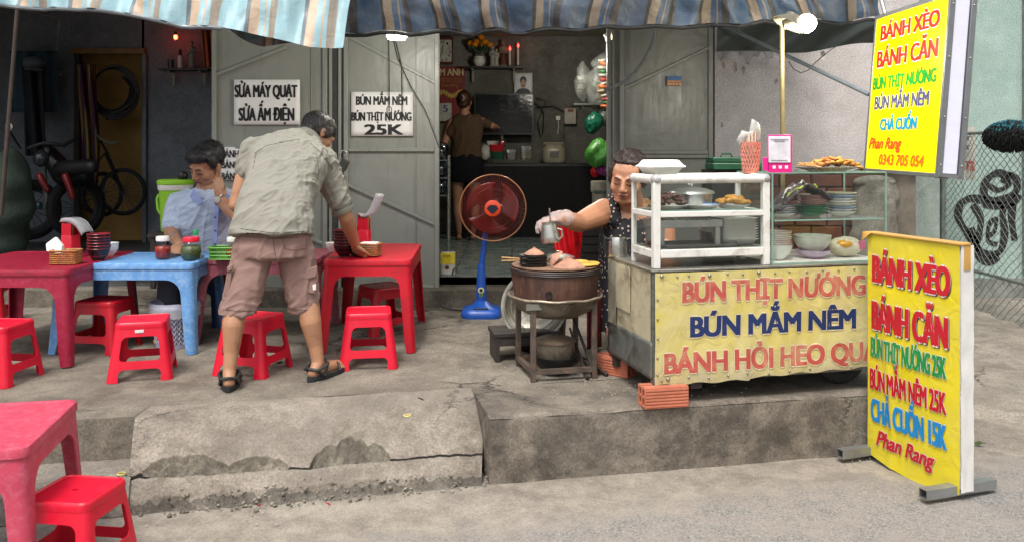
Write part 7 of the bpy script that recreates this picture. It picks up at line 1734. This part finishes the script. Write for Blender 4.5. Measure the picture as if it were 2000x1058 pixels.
shL = W(494, 292, 4.26); elL = W(462, 400, 4.20); wrL = W(505, 440, 4.55)
b_.chain([shL, shL.lerp(elL, .5), elL, wrL], [.052, .046, .038, .028]); hand(b_, wrL, (.4, .6, -.4), (0, 0, 1), .95, (.5, .5, .4))
pel = W(532, 462, 3.99); b_.chain([neck+Vector((-.02, -.05, -.06)), W(555, 350, 4.2), pel], [.09, .10, .10])
b_.build('body', M_SKIN, bm_, world=True, remesh=.0045)
# shirt
b_ = B(); back = Vector((.12, -.78, .62)); rt = Vector((.96, 0, -.18))
pth = [(W(531, 458, 3.975), (1, .02, 0), (0, -1, .1), .186, .128), (W(534, 430, 4.0), (1, .02, -.02), (0, -1, .2), .178, .122), (W(541, 395, 4.06), (1, 0, -.05), (0, -.9, .4), .170, .118), (W(551, 355, 4.14), rt, back, .172, .115), (W(560, 322, 4.22), rt, back, .186, .112), (W(570, 296, 4.29), rt, back, .186, .092), (W(586, 278, 4.35), (.95, .1, -.25), back, .120, .068), (W(600, 268, 4.39), (.9, .2, -.3), back, .066, .058)]
torso(b_, pth)
slR = shR.lerp(elR, .74); slL = shL.lerp(elL, .42)
b_.chain([W(600, 300, 4.33), shR, shR.lerp(elR, .45), slR], [.075, .073, .067, .060]); b_.chain([W(525, 295, 4.28), shL, slL], [.07, .066, .060])
polo = b_.build('polo_shirt', fabric('khaki_cotton', '#86847a', .06), bm_, world=True, remesh=.0055, wob=lambda c, n: folds(.012, 8, (.45, .2, .8), 3)(c, n)+folds(.006, 24, (.7, .1, .6), 8)(c, n)+n*(.012*math.exp(-((c.z+bm_.location.z-.93)/.03)**2)*noise.noise(c*14)))
# collar and sleeve cuff
ctr_ = W(603, 267, 4.40); Rc = frame_((.45, .55, .75), (0, -.7, .6))
rg = [[ctr_+Rc @ Vector(((.062+e)*math.cos(2*PI*k/32), h_, (.058+e)*math.sin(2*PI*k/32))) for k in range(32)] for e, h_ in ((.010, -.022), (.004, .004), (-.004, .016), (-.008, .012), (-.002, -.015))]
B().loft(rg, cap=False).build('collar', fabric('khaki_rib', '#76746a', .06), bm_, world=True)
ax_ = (elR-shR).normalized(); Rk = frame_(ax_, (0, -1, .3)); c0_ = slR+ax_*.045
rg = [[c0_+Rk @ Vector((rr*math.cos(2*PI*k/32), h_, rr*math.sin(2*PI*k/32))) for k in range(32)] for rr, h_ in ((.058, -.016), (.0585, .008), (.056, .012), (.050, .010), (.050, -.01))]
B().loft(rg, cap=False).build('sleeve_cuff', fabric('khaki_rib', ''), bm_, world=True)
# shorts
M_SHRT = fabric('dusty_brown_cotton', '#8a7068', .10, dirt='#7a615a', dirt_amt=.4, dscale=8)
b_ = B()
torso(b_, [(W(532, 444, 4.0), (1, 0, 0), (0, 1, 0), .152, .10), (W(530, 480, 4.0), (1, 0, 0), (0, 1, 0), .178, .125), (W(531, 500, 3.99), (1, 0, 0), (0, 1, 0), .172, .115), (W(535, 509, 3.99), (1, 0, 0), (0, 1, 0), .10, .08)])
def legc(top, bot, r0, r1, ry=.82):
    torso(b_, [(top, (1, 0, 0), (0, 1, 0), r0, r0*ry), (top.lerp(bot, .35), (1, 0, 0), (0, 1, 0), (r0+r1)/2*1.03, (r0+r1)/2*ry), (top.lerp(bot, .8), (1, 0, 0), (0, 1, 0), r1*1.02, r1*ry), (bot, (1, 0, 0), (0, 1, 0), r1, r1*ry)], power=2.1)
legc(W(497, 485, 3.98), W(463, 612, 3.92), .100, .087); legc(W(574, 485, 4.01), W(595, 610, 4.04), .090, .076)
shorts_ = b_.build('cargo_shorts', M_SHRT, bm_, world=True, remesh=.0055, wob=lambda c, n: folds(.010, 8, (.2, 0, 1), 21)(c, n)+folds(.005, 17, (.8, 0, .5), 31)(c, n)*(1.5 if c.z+bm_.location.z < .66 else .6))
def patch(name, pts, Y, mat, th=.012, **k):
    P_ = [W(a, c, Y) for a, c in pts]; o = B().poly(P_, th, (0, 1, 0)).build(name, mat, bm_, world=True, bevel=.005, **k); return o
for nm, pts, Y in (('cargo_pocket', ((588, 530), (618, 524), (617, 575), (592, 570)), 3.975), ('pocket_flap', ((588, 528), (619, 519), (618, 541), (596, 547), (588, 541)), 3.965), ('cargo_pocket', ((444, 525), (453, 520), (449, 580), (437, 578)), 3.88), ('pocket_flap', ((443, 521), (456, 514), (454, 528), (442, 532)), 3.872)):
    patch(nm, pts, Y, M_SHRT)
patch('white_label', ((610, 556), (617, 554), (617, 566), (611, 567)), 3.958, M('tag_paper', ''), .003)
# hair: thinning crown
b_ = B(); b_.ell(Ph(0, -.030, .020), (.077*.93, .082*.93, .072*.93), rot=Rh); b_.ell(Ph(0, -.045, -.02), (.062*.93, .055*.93, .045*.93), rot=Rh)
for x in (-1, 1): b_.ell(Ph(x*.064, .012, .018), (.017, .036, .035), rot=Rh)
b_.ell(Ph(0, -.006, .052), (.074*.93, .090*.93, .066*.93), rot=Rh); b_.ell(Ph(0, -.030, .035), (.081*.93, .089*.93, .082*.93), rot=Rh)
bm_hair = b_.build('hair', M_HGREY, bm_, world=True, remesh=.005, wob=lambda c, n: n*.003*noise.noise(c*45))
B().ell(Ph(0, -.035, .094), (.030, .036, .020), rot=Rh).build('thin_crown', M('thin_hair_scalp', '#5c4438', rough=.5, var=.35, scale=80), bm_, world=True)
strands(bm_hair, 2600, lambda p: Rh @ Vector((0, -.55, -.75)), .022, M_HGREY, seed=4)
M_SEAM = fabric('khaki_seam', '#5f5d52')
for l_ in ([(470, 447), (531, 455), (604, 452)], [(618, 300), (622, 330), (620, 362)], [(586, 272), (560, 276), (520, 285), (497, 300)], [(606, 280), (628, 300), (650, 330)], [(500, 300), (494, 330)]): surf_line(polo, l_, M_SEAM, bm_, r=.0014)
M_SEAM2 = fabric('brown_seam', '#5d4a43')
for l_ in ([(430, 602), (465, 607), (498, 606)], [(566, 603), (595, 605), (622, 602)], [(533, 462), (536, 490), (540, 507)], [(556, 486), (575, 489), (598, 486)], [(556, 486), (553, 470)], [(598, 486), (600, 468)], [(470, 462), (531, 466), (604, 463)]): surf_line(shorts_, l_, M_SEAM2, bm_, r=.0013)
# sandals
M_SOLE = M('black_rubber_sole', '#1d2122', rough=.6, var=.2); 
for hl, dd, nm in ((heelL, dL, 'left'), (heelR, dR, 'right')):
    sdv = dd.cross(ZH); rings = []
    for z, k in ((.264, 1.0), (.272, 1.05), (.286, 1.02), (.289, .96)):
        ring = []
        for j in range(28):
            a = 2*PI*j/28; y_ = .095+.135*math.sin(a); w_ = .043+.010*math.sin(a); ring.append(Vector((hl.x, hl.y, z))+dd*y_*1.0+sdv*w_*math.cos(a)*k)
        rings.append(ring)
    B().loft(rings).build('sandal_sole', M_SOLE, bm_, world=True, ang=60)
    def sp(y_, x_, z_): return Vector((hl.x, hl.y, .285))+dd*y_+sdv*x_+Vector((0, 0, z_))
    for pts in ([sp(.03, -.040, .0), sp(-.015, -.03, .035), sp(-.027, 0, .04), sp(-.015, .03, .035), sp(.03, .040, .0)], [sp(.03, -.042, .0), sp(.07, -.03, .05), sp(.08, 0, .063), sp(.07, .03, .05), sp(.03, .042, .0)], [sp(.14, -.048, .0), sp(.15, -.03, .028), sp(.155, 0, .036), sp(.15, .03, .028), sp(.14, .048, .0)], [sp(-.015, .034, .03), sp(.04, .046, .045), sp(.07, .032, .05)], [sp(-.015, -.034, .03), sp(.04, -.046, .045), sp(.07, -.032, .05)]):
        B().tube(pts, .0065, 8).build('sandal_strap', M_SOLE, bm_, world=True)
# cloth in his hand
q = on(700, 500, ZR); t = thing('wiping_rag', 'dark grey folded rag under the bending man\'s hand', 'rag', q+Vector((0, .05, 0)))
b_ = B(); b_.ell((0, 0, .012), (.075, .05, .014), seg=28, rn=14); b_.build('rag_cloth', M('dark_grey_rag', '#2c2b28', rough=.9, var=.4, scale=30, dirt='#6a675d', dirt_amt=.4), t, wob=lambda c, n: n*.008*noise.noise(c*45), ang=180)

# ---------- seated man ----------
sm_ = thing('person', 'man in a light blue patterned shirt seated with his cheek on his hand', 'person', (W(395, 0, 5.2).x, 5.2, zt(5.2)))
YM = 5.12; hc_ = W(404, 322, YM); Rh = frame_((-.46, -.74, -.50), (.16, -.1, 1)); S2 = 1.14
b_ = B(); Ph = add_head(b_, hc_, Rh, S2*.98)
nk = W(408, 372, YM+.06); b_.caps(Ph(0, -.015, -.05), .055, nk, .062)
shl = W(351, 399, YM+.06); ell_ = W(334, 454, YM-.02); wrl = W(350, 478, YM-.22)   # image left arm
b_.chain([shl, shl.lerp(ell_, .6), ell_, ell_.lerp(wrl, .5), wrl], [.055, .046, .042, .036, .026]); hand(b_, wrl, (.25, -.75, -.35), (-.1, .3, .9), 1.0, (.35, .4, .3), ts=1)
shr = W(447, 390, YM+.08); elr = W(466, 424, YM-.20); wrr = W(429, 390, YM-.16)
b_.chain([shr, elr, elr.lerp(wrr, .5), wrr], [.055, .045, .042, .029]); hand(b_, wrr, (-.10, .14, .98), (.75, -.62, .1), .84, (.10, .12, .12), ts=1, thumb=.3, spread=.06)
b_.chain([nk, W(395, 440, YM+.1), W(395, 520, YM+.12)], [.08, .10, .11])
kl = W(332, 520, YM-.35); kr = W(385, 525, YM-.38); hpz = W(380, 535, YM+.1)
for kn, fx_ in ((kl, 330), (kr, 372)):
    ft = Vector((W(fx_, 0, YM-.35).x, YM-.35, zt(5)+.04)); b_.chain([hpz, kn, ft], [.075, .05, .032]); b_.chain([ft, ft+Vector((0, -.15, -.012))], [.03, .024])
b_.build('body', M_SKIN, sm_, world=True, remesh=.0045)
face_bits(sm_, Ph, Rh, S2, M_HBLK)
b_ = B()
torso(b_, [(W(392, 530, YM+.1), (1, 0, 0), (0, 1, 0), .17, .12), (W(394, 480, YM+.1), (1, 0, 0), (0, 1, 0), .165, .115), (W(396, 430, YM+.08), (1, 0, 0), (0, 1, 0), .175, .12), (W(399, 402, YM+.06), (1, 0, .04), (0, 1, 0), .170, .105), (W(404, 384, YM+.05), (1, 0, .06), (0, 1, 0), .13, .085), (W(406, 369, YM+.05), (1, 0, 0), (0, 1, 0), .072, .066)], power=2.5)
b_.chain([W(370, 392, YM+.06), shl, shl.lerp(ell_, .72)], [.075, .072, .064]); b_.chain([W(430, 390, YM+.06), shr, shr.lerp(elr, .55)], [.075, .070, .064])
def shirtmat():
    m, nt, b2 = newmat('pale_blue_patterned_shirt'); tc = nt.nodes.new('ShaderNodeTexCoord').outputs['Object']; mp = nt.nodes.new('ShaderNodeMapping'); mp.inputs['Rotation'].default_value = (0, .6, 0); nt.links.new(tc, mp.inputs[0])
    w_ = N(nt, 'TexWave', Scale=22, Distortion=.6); w_.bands_direction = 'Z'; nt.links.new(mp.outputs[0], w_.inputs['Vector']); v = N(nt, 'TexVoronoi', Scale=120); nt.links.new(tc, v.inputs['Vector'])
    f = ramp(nt, w_.outputs['Fac'], .6, .8); c = mixc(nt, f, srgb('#a9b8cd'), srgb('#bcc9da')); c = mixc(nt, ramp(nt, v.outputs['Distance'], .2, .45, (.35, .35, .35), (0, 0, 0)), c, srgb('#8794bb')); nt.links.new(c, b2.inputs['Base Color']); b2.inputs['Roughness'].default_value = .8; return m
M_SHIRT = shirtmat()
b_.build('shirt', M_SHIRT, sm_, world=True, remesh=.0055, wob=lambda c, n: folds(.012, 9, (.3, 0, 1), 44)(c, n)+folds(.005, 24, (.8, 0, .4), 48)(c, n))
M_COLL = M('pale_blue_collar', '#8d9cc6', rough=.8, bump=.05)
for pts in (((380, 368), (398, 395), (388, 402), (371, 385)), ((437, 372), (418, 398), (430, 402), (452, 384))):
    P_ = [W(a, c, YM-.055-.02*(k in (1, 2))) for k, (a, c) in enumerate(pts)]; B().poly(P_, .008, (0, -1, 0)).build('collar_flap', M_COLL, sm_, world=True, bevel=.003)
B().box(W(421, 445, YM-.058), (.028, .006, .30), rot=Matrix.Rotation(.06, 3, 'Y')).build('button_strip', M_COLL, sm_, world=True, bevel=.002)
for py in (425, 451, 477): B().ell(W(420, py, YM-.064), (.006, .003, .006), seg=10, rn=6).build('button', M('blue_button', '#3f5c9c', rough=.3), sm_, world=True)
b_ = B(); b_.chain([hpz+Vector((-.06, 0, 0)), kl], [.095, .075]); b_.chain([hpz+Vector((.06, 0, 0)), kr], [.095, .075])
for kn, fx_ in ((kl, 330), (kr, 372)): b_.caps(kn, .072, Vector((W(fx_, 0, YM-.35).x, YM-.33, zt(5)+.09)), .055)
b_.build('trousers', fabric('grey_trouser_cloth', '#4a4d55', .1), sm_, world=True, remesh=.007, wob=folds(.01, 9, (0, 0, 1), 5))
b_ = B(); sc_ = S2*.98
b_.ell(Ph(0, -.026, .040), (.081*sc_, .092*sc_, .083*sc_), rot=Rh); b_.ell(Ph(0, .030, .080), (.066*sc_, .056*sc_, .034*sc_), rot=Rh); b_.ell(Ph(.02, .062, .066), (.045*sc_, .020*sc_, .024*sc_), rot=Rh)
for x in (-1, 1): b_.ell(Ph(x*.068, .010, .035), (.014, .03, .04), rot=Rh)
hr_ = b_.build('hair', M_HBLK, sm_, world=True, remesh=.005, wob=lambda c, n: n*.005*noise.noise(c*32)); strands(hr_, 3000, lambda p: Rh @ Vector((.5, .35 if False else -.2, -.55)), .035, M_HBLK, seed=6)
axw = (wrr-elr).normalized(); Rk = frame_(axw, (0, -1, .3)); B().loft([[wrr+axw*.0+Rk @ Vector((rr*math.cos(2*PI*k/28), h_, rr*math.sin(2*PI*k/28))) for k in range(28)] for rr, h_ in ((.031, -.009), (.035, 0), (.031, .009))], cap=False).build('watch_band', M_CHROME, sm_, world=True, solid=.003)
B().lathe([(.018, 0), (.018, .008), (.001, .009)], 24, c=wrr+Vector((-.0, -.037, .0)), rot=Matrix.Rotation(PI/2, 3, 'X')).build('watch_face', M_CHROME, sm_, world=True)

# ---------- seller woman ----------
sw = thing('person', 'woman in a black spotted sleeveless top reaching over the stove with a gloved hand', 'person', (W(1225, 0, 4.6).x, 4.62, .268))
YS_ = 4.52; hc_ = W(1226, 349, YS_-.02); Rh = frame_((-.34, -.90, -.26), (.06, -.1, 1)); S3 = 1.18
b_ = B(); Ph = add_head(b_, hc_, Rh, S3, True, 1.06)
b_.ell(Ph(0, .045, -.082), (.05*S3, .035*S3, .02*S3), rot=Rh)
nk = W(1234, 412, YS_+.08); b_.caps(Ph(0, -.01, -.06), .066, nk, .075)
sh_ = W(1182, 414, YS_+.07); el_ = W(1130, 436, YS_-.16); wr_ = W(1099, 428, YS_-.30)
b_.chain([sh_, sh_.lerp(el_, .5), el_, el_.lerp(wr_, .5), wr_], [.073, .062, .048, .044, .031])
hand(b_, wr_, (-.82, -.12, -.05), (-.05, -.15, .98), .9, (.5, .7, .5), ts=1, thumb=.7)
s2_ = W(1292, 414, YS_+.07); e2_ = W(1300, 480, YS_+.05); w2_ = W(1285, 500, YS_-.1); b_.chain([s2_, e2_, w2_], [.07, .055, .03]); hand(b_, w2_, (-.3, -.9, 0), (0, 0, 1), 1.0)
torso(b_, [(W(1235, 560, YS_+.12), (1, 0, 0), (0, 1, 0), .16, .13), (W(1236, 460, YS_+.1), (1, 0, 0), (0, 1, 0), .155, .125), (W(1238, 422, YS_+.09), (1, 0, 0), (0, 1, 0), .165, .095), (W(1239, 400, YS_+.09), (1, 0, 0), (0, 1, 0), .115, .075), (W(1240, 388, YS_+.085), (1, 0, 0), (0, 1, 0), .07, .065)])
for x in (1205, 1265): b_.chain([W(x, 600, YS_+.12), W(x, 650, YS_-.02), Vector((W(x, 0, YS_).x, YS_, .30))], [.08, .06, .035]); b_.chain([Vector((W(x, 0, YS_).x, YS_, .295)), Vector((W(x, 0, YS_).x, YS_-.15, .285))], [.028, .022])
b_.build('body', M_SKIN2, sw, world=True, remesh=.0045)
face_bits(sw, Ph, Rh, S3, M('thin_brow', '#3a2a24', bump=0))
def dotm():
    m, nt, b2 = newmat('black_spotted_cloth'); tc = nt.nodes.new('ShaderNodeTexCoord').outputs['Object']; v = N(nt, 'TexVoronoi', Scale=46, Randomness=.9); nt.links.new(tc, v.inputs['Vector']); f = ramp(nt, v.outputs['Distance'], .24, .28, (1, 1, 1), (0, 0, 0)); f2 = ramp(nt, v.outputs['Distance'], .06, .09)
    mu = nt.nodes.new('ShaderNodeMath'); mu.operation = 'MULTIPLY'; nt.links.new(f, mu.inputs[0]); nt.links.new(f2, mu.inputs[1]); c = mixc(nt, mu.outputs[0], srgb('#12131a'), srgb('#b8a69a')); nt.links.new(c, b2.inputs['Base Color']); b2.inputs['Roughness'].default_value = .8; return m
M_DOT = dotm()
b_ = B(); torso(b_, [(W(1235, 640, YS_+.10), (1, 0, 0), (0, 1, 0), .20, .17), (W(1235, 540, YS_+.11), (1, 0, 0), (0, 1, 0), .185, .15), (W(1236, 480, YS_+.1), (1, 0, 0), (0, 1, 0), .178, .145), (W(1237, 440, YS_+.095), (1, 0, 0), (0, 1, 0), .165, .128), (W(1238, 424, YS_+.095), (1, 0, 0), (0, 1, 0), .150, .102)])
b_.chain([W(1200, 430, YS_+.01), W(1198, 408, YS_+.015), W(1197, 390, YS_+.07), W(1200, 400, YS_+.14)], [.042, .034, .030, .03]); b_.chain([W(1276, 430, YS_+.01), W(1278, 408, YS_+.015), W(1279, 390, YS_+.07), W(1276, 400, YS_+.14)], [.042, .034, .030, .03])
b_.build('spotted_top', M_DOT, sw, world=True, remesh=.0055, wob=folds(.008, 9, (.1, 0, 1), 61))
b_ = B(); b_.ell(Ph(0, -.030, .040), (.084*S3, .092*S3, .084*S3), rot=Rh); b_.ell(Ph(0, .014, .086), (.060*S3, .046*S3, .020*S3), rot=Rh); b_.ell(Ph(0, -.09, .02), (.045*S3, .04*S3, .045*S3), rot=Rh)
for x in (-1, 1): b_.ell(Ph(x*.070, .012, .015), (.014, .036, .055), rot=Rh)
hr_ = b_.build('hair', M_HBRN, sw, world=True, remesh=.005, wob=lambda c, n: n*.004*noise.noise(c*36)); strands(hr_, 2600, lambda p: Rh @ Vector((0, -.9, -.25)), .04, M_HBRN, seed=7)
# plastic glove
b_ = B(); hand(b_, wr_, (-.82, -.12, -.05), (-.05, -.15, .98), 1.04, (.5, .7, .5), ts=1, thumb=.7); b_.chain([wr_+Vector((.02, .02, .0)), wr_+Vector((-.03, 0, 0))], [.044, .040])
b_.build('plastic_glove', M('clear_glove_film', '#d3c3bf', rough=.2, alpha=.45, var=.1, bump=.7, bscale=40), sw, world=True, remesh=.005, wob=lambda c, n: n*.006*noise.noise(c*35))
# steel jug in the hand
q = W(1076, 474, YS_-.34)
t = thing('steel_pitcher', 'shiny steel pitcher held in the gloved hand above the stove', 'pitcher', q)
B().lathe([(.044, 0), (.048, .006), (.046, .03), (.036, .085), (.034, .098), (.036, .102), (.032, .1), (.03, .09), (.04, .02), (.001, .01)], 32, rot=Matrix.Rotation(-.12, 3, 'Y')).build('pitcher_body', M_CHROME, t); B().tube([(.03, -.03, .07), (.05, -.045, .065), (.052, -.045, .035), (.036, -.03, .02)], .005, 8).build('handle', M_CHROME, t); B().cyl((.0, 0, .06), (-.008, -.02, .165), .004, seg=8).build('spoon_handle', M_CHROME, t)

# ---------- standing woman inside ----------
iw = thing('person', 'woman in a brown T-shirt and black shorts standing with her back turned at the counter', 'person', (W(910, 0, 8.2).x, 8.2, .462))
YI = 8.2; hc_ = W(907, 200, YI); Rh = frame_((.15, .95, -.1)); b_ = B(); Ph = add_head(b_, hc_, Rh, .86)
nk = W(908, 226, YI); b_.caps(Ph(0, -.01, -.06), .035, nk, .042)
a1, a2, a3 = W(883, 238, YI), W(868, 280, YI-.03), W(868, 256, YI+.12); b_.chain([a1, a2, a3], [.042, .034, .022]); hand(b_, a3, (0, .5, .7), (-1, 0, 0), .8)
a1, a2, a3 = W(940, 237, YI), W(960, 246, YI+.02), W(969, 248, YI+.12); b_.chain([a1, a2, a3], [.04, .034, .024]); hand(b_, a3, (-.2, .9, -.1), (0, 0, 1), .8)
for x0_, x1_, x2_, yo in ((893, 894, 897, 0), (928, 928, 924, .02)):
    b_.chain([W(x0_, 330, YI), W(x1_, 400, YI+yo), W(x1_, 418, YI-.015), W(x2_, 455, YI+yo)], [.068, .044, .040, .024]); b_.chain([Vector((W(x2_, 0, YI).x, YI, .492)), Vector((W(x2_-3, 0, YI).x, YI+.13, .484))], [.027, .020])
b_.chain([nk, W(908, 280, YI), W(910, 330, YI)], [.06, .08, .09]); b_.build('body', M_SKIN3, iw, world=True, remesh=.006)
b_ = B(); torso(b_, [(W(911, 308, YI), (1, 0, 0), (0, 1, 0), .150, .10), (W(911, 280, YI), (1, 0, 0), (0, 1, 0), .142, .095), (W(911, 250, YI), (1, 0, 0), (0, 1, 0), .160, .09), (W(910, 232, YI), (1, 0, 0), (0, 1, 0), .135, .075), (W(908, 222, YI), (1, 0, 0), (0, 1, 0), .05, .05)])
b_.chain([W(892, 236, YI), W(878, 262, YI-.01)], [.055, .048]); b_.chain([W(930, 235, YI), W(953, 243, YI+.01)], [.055, .045])
b_.build('tshirt', fabric('brown_cotton', '#4b3a2c', .1), iw, world=True, remesh=.007, wob=folds(.010, 9, (.2, 0, 1), 71))
b_ = B(); torso(b_, [(W(911, 300, YI), (1, 0, 0), (0, 1, 0), .135, .095), (W(910, 325, YI), (1, 0, 0), (0, 1, 0), .172, .115), (W(909, 345, YI), (1, 0, 0), (0, 1, 0), .170, .11), (W(909, 356, YI), (1, 0, 0), (0, 1, 0), .165, .10)]); b_.build('shorts', fabric('black_short_cloth', '#0e0f14', .1), iw, world=True, remesh=.007)
b_ = B(); b_.ell(Ph(0, -.02, .03), (.08*.9, .095*.9, .085*.9), rot=Rh); b_.ell(Ph(0, -.08, .03), (.045, .04, .05), rot=Rh); b_.ell(Ph(0, -.06, -.03), (.05, .035, .04), rot=Rh); hr_ = b_.build('hair', M_HRED, iw, world=True, remesh=.006, wob=lambda c, n: n*.006*noise.noise(c*28)); strands(hr_, 1200, lambda p: Vector((.1, -.2, .8)), .035, M_HRED, seed=8)
B().tube([Ph(.0, -.115, .06), Ph(.02, -.13, .04), Ph(.02, -.13, .01), Ph(0, -.115, -.005)], .007, 6).build('hair_clip', M('pale_clip', '#9a948a', rough=.3), iw, world=True)
# ================= SUB-PARTS: hang each small piece on the part that carries it =================
SUBP = {'collar': ('polo_shirt',), 'sleeve_cuff': ('polo_shirt',), 'cargo_pocket': ('cargo_shorts',), 'pocket_flap': ('cargo_shorts',), 'white_label': ('cargo_shorts',), 'seam_line': ('cargo_shorts',), 'collar_flap': ('shirt',), 'button_strip': ('shirt',), 'button': ('shirt',), 'watch_face': ('watch_band',), 'sandal_strap': ('sandal_sole',), 'hair_clip': ('hair',), 'thin_crown': ('hair',), 'lid_knob': ('lid', 'lid_cone'), 'control_panel': ('foot', 'cooker_body'), 'award_badge': ('sleeve',), 'hub_badge': ('hub_ring',), 'badge_ribbon': ('sleeve',), 'badge_centre': ('sleeve',), 'rivet': ('banner',), 'lettering': ('banner', 'sheet', 'sign_face', 'light_face', 'plate_board', 'calendar_board', 'dial', 'sticker_ground', 'carton', 'bucket_body'), 'lettering_outline': ('banner', 'sign_face', 'light_face'), 'lettering_shadow': ('sign_face',), 'glass_edge': ('glass_pane',), 'rim': ('tyre', 'bowl_wall'), 'spokes': ('tyre',), 'wheel_hub': ('tyre',), 'screw': ('frame_edge',), 'mirror': ('mirror_stem',), 'photo_face': ('photo_ground',), 'photo_hair': ('photo_ground',), 'photo_shoulders': ('photo_ground',), 'photo_moustache': ('photo_ground',), 'photo_eye': ('photo_ground',), 'lid_handle': ('pot_lid',), 'inner_ring': ('guard_rim',), 'guard_wires': ('guard_rim',), 'icon_mark': ('pink_board',), 'print_line': ('white_card',), 'paper_tag': ('seat',), 'gold_emblem': ('calendar_board',), 'stem': ('vase',), 'eyelash_line': ('body',), 'eyebrow': ('body',), 'mouth_line': ('body',), 'lips': ('body',), 'tin_patch': ('side_panel',), 'rim_print': ('dish',), 'corner_cap': ('top_rail',), 'brace': ('panel',), 'fold_seam': ('panel',)}
def stem_(n): return n.split('.')[0]
def ctr_of(o):
    bb_ = o.bound_box; return o.location+Vector((sum(p[0] for p in bb_), sum(p[1] for p in bb_), sum(p[2] for p in bb_)))/8
for root in [o for o in COL.objects if o.parent is None and o.type == 'EMPTY']:
    kids = list(root.children)
    for k in kids:
        names = SUBP.get(stem_(k.name))
        if not names: continue
        cands = [c for c in kids if c is not k and stem_(c.name) in names and c.location.length < 1e-6 and tuple(c.scale) == (1, 1, 1)]
        if cands:
            kc = ctr_of(k); k.parent = min(cands, key=lambda c: (ctr_of(c)-kc).length)
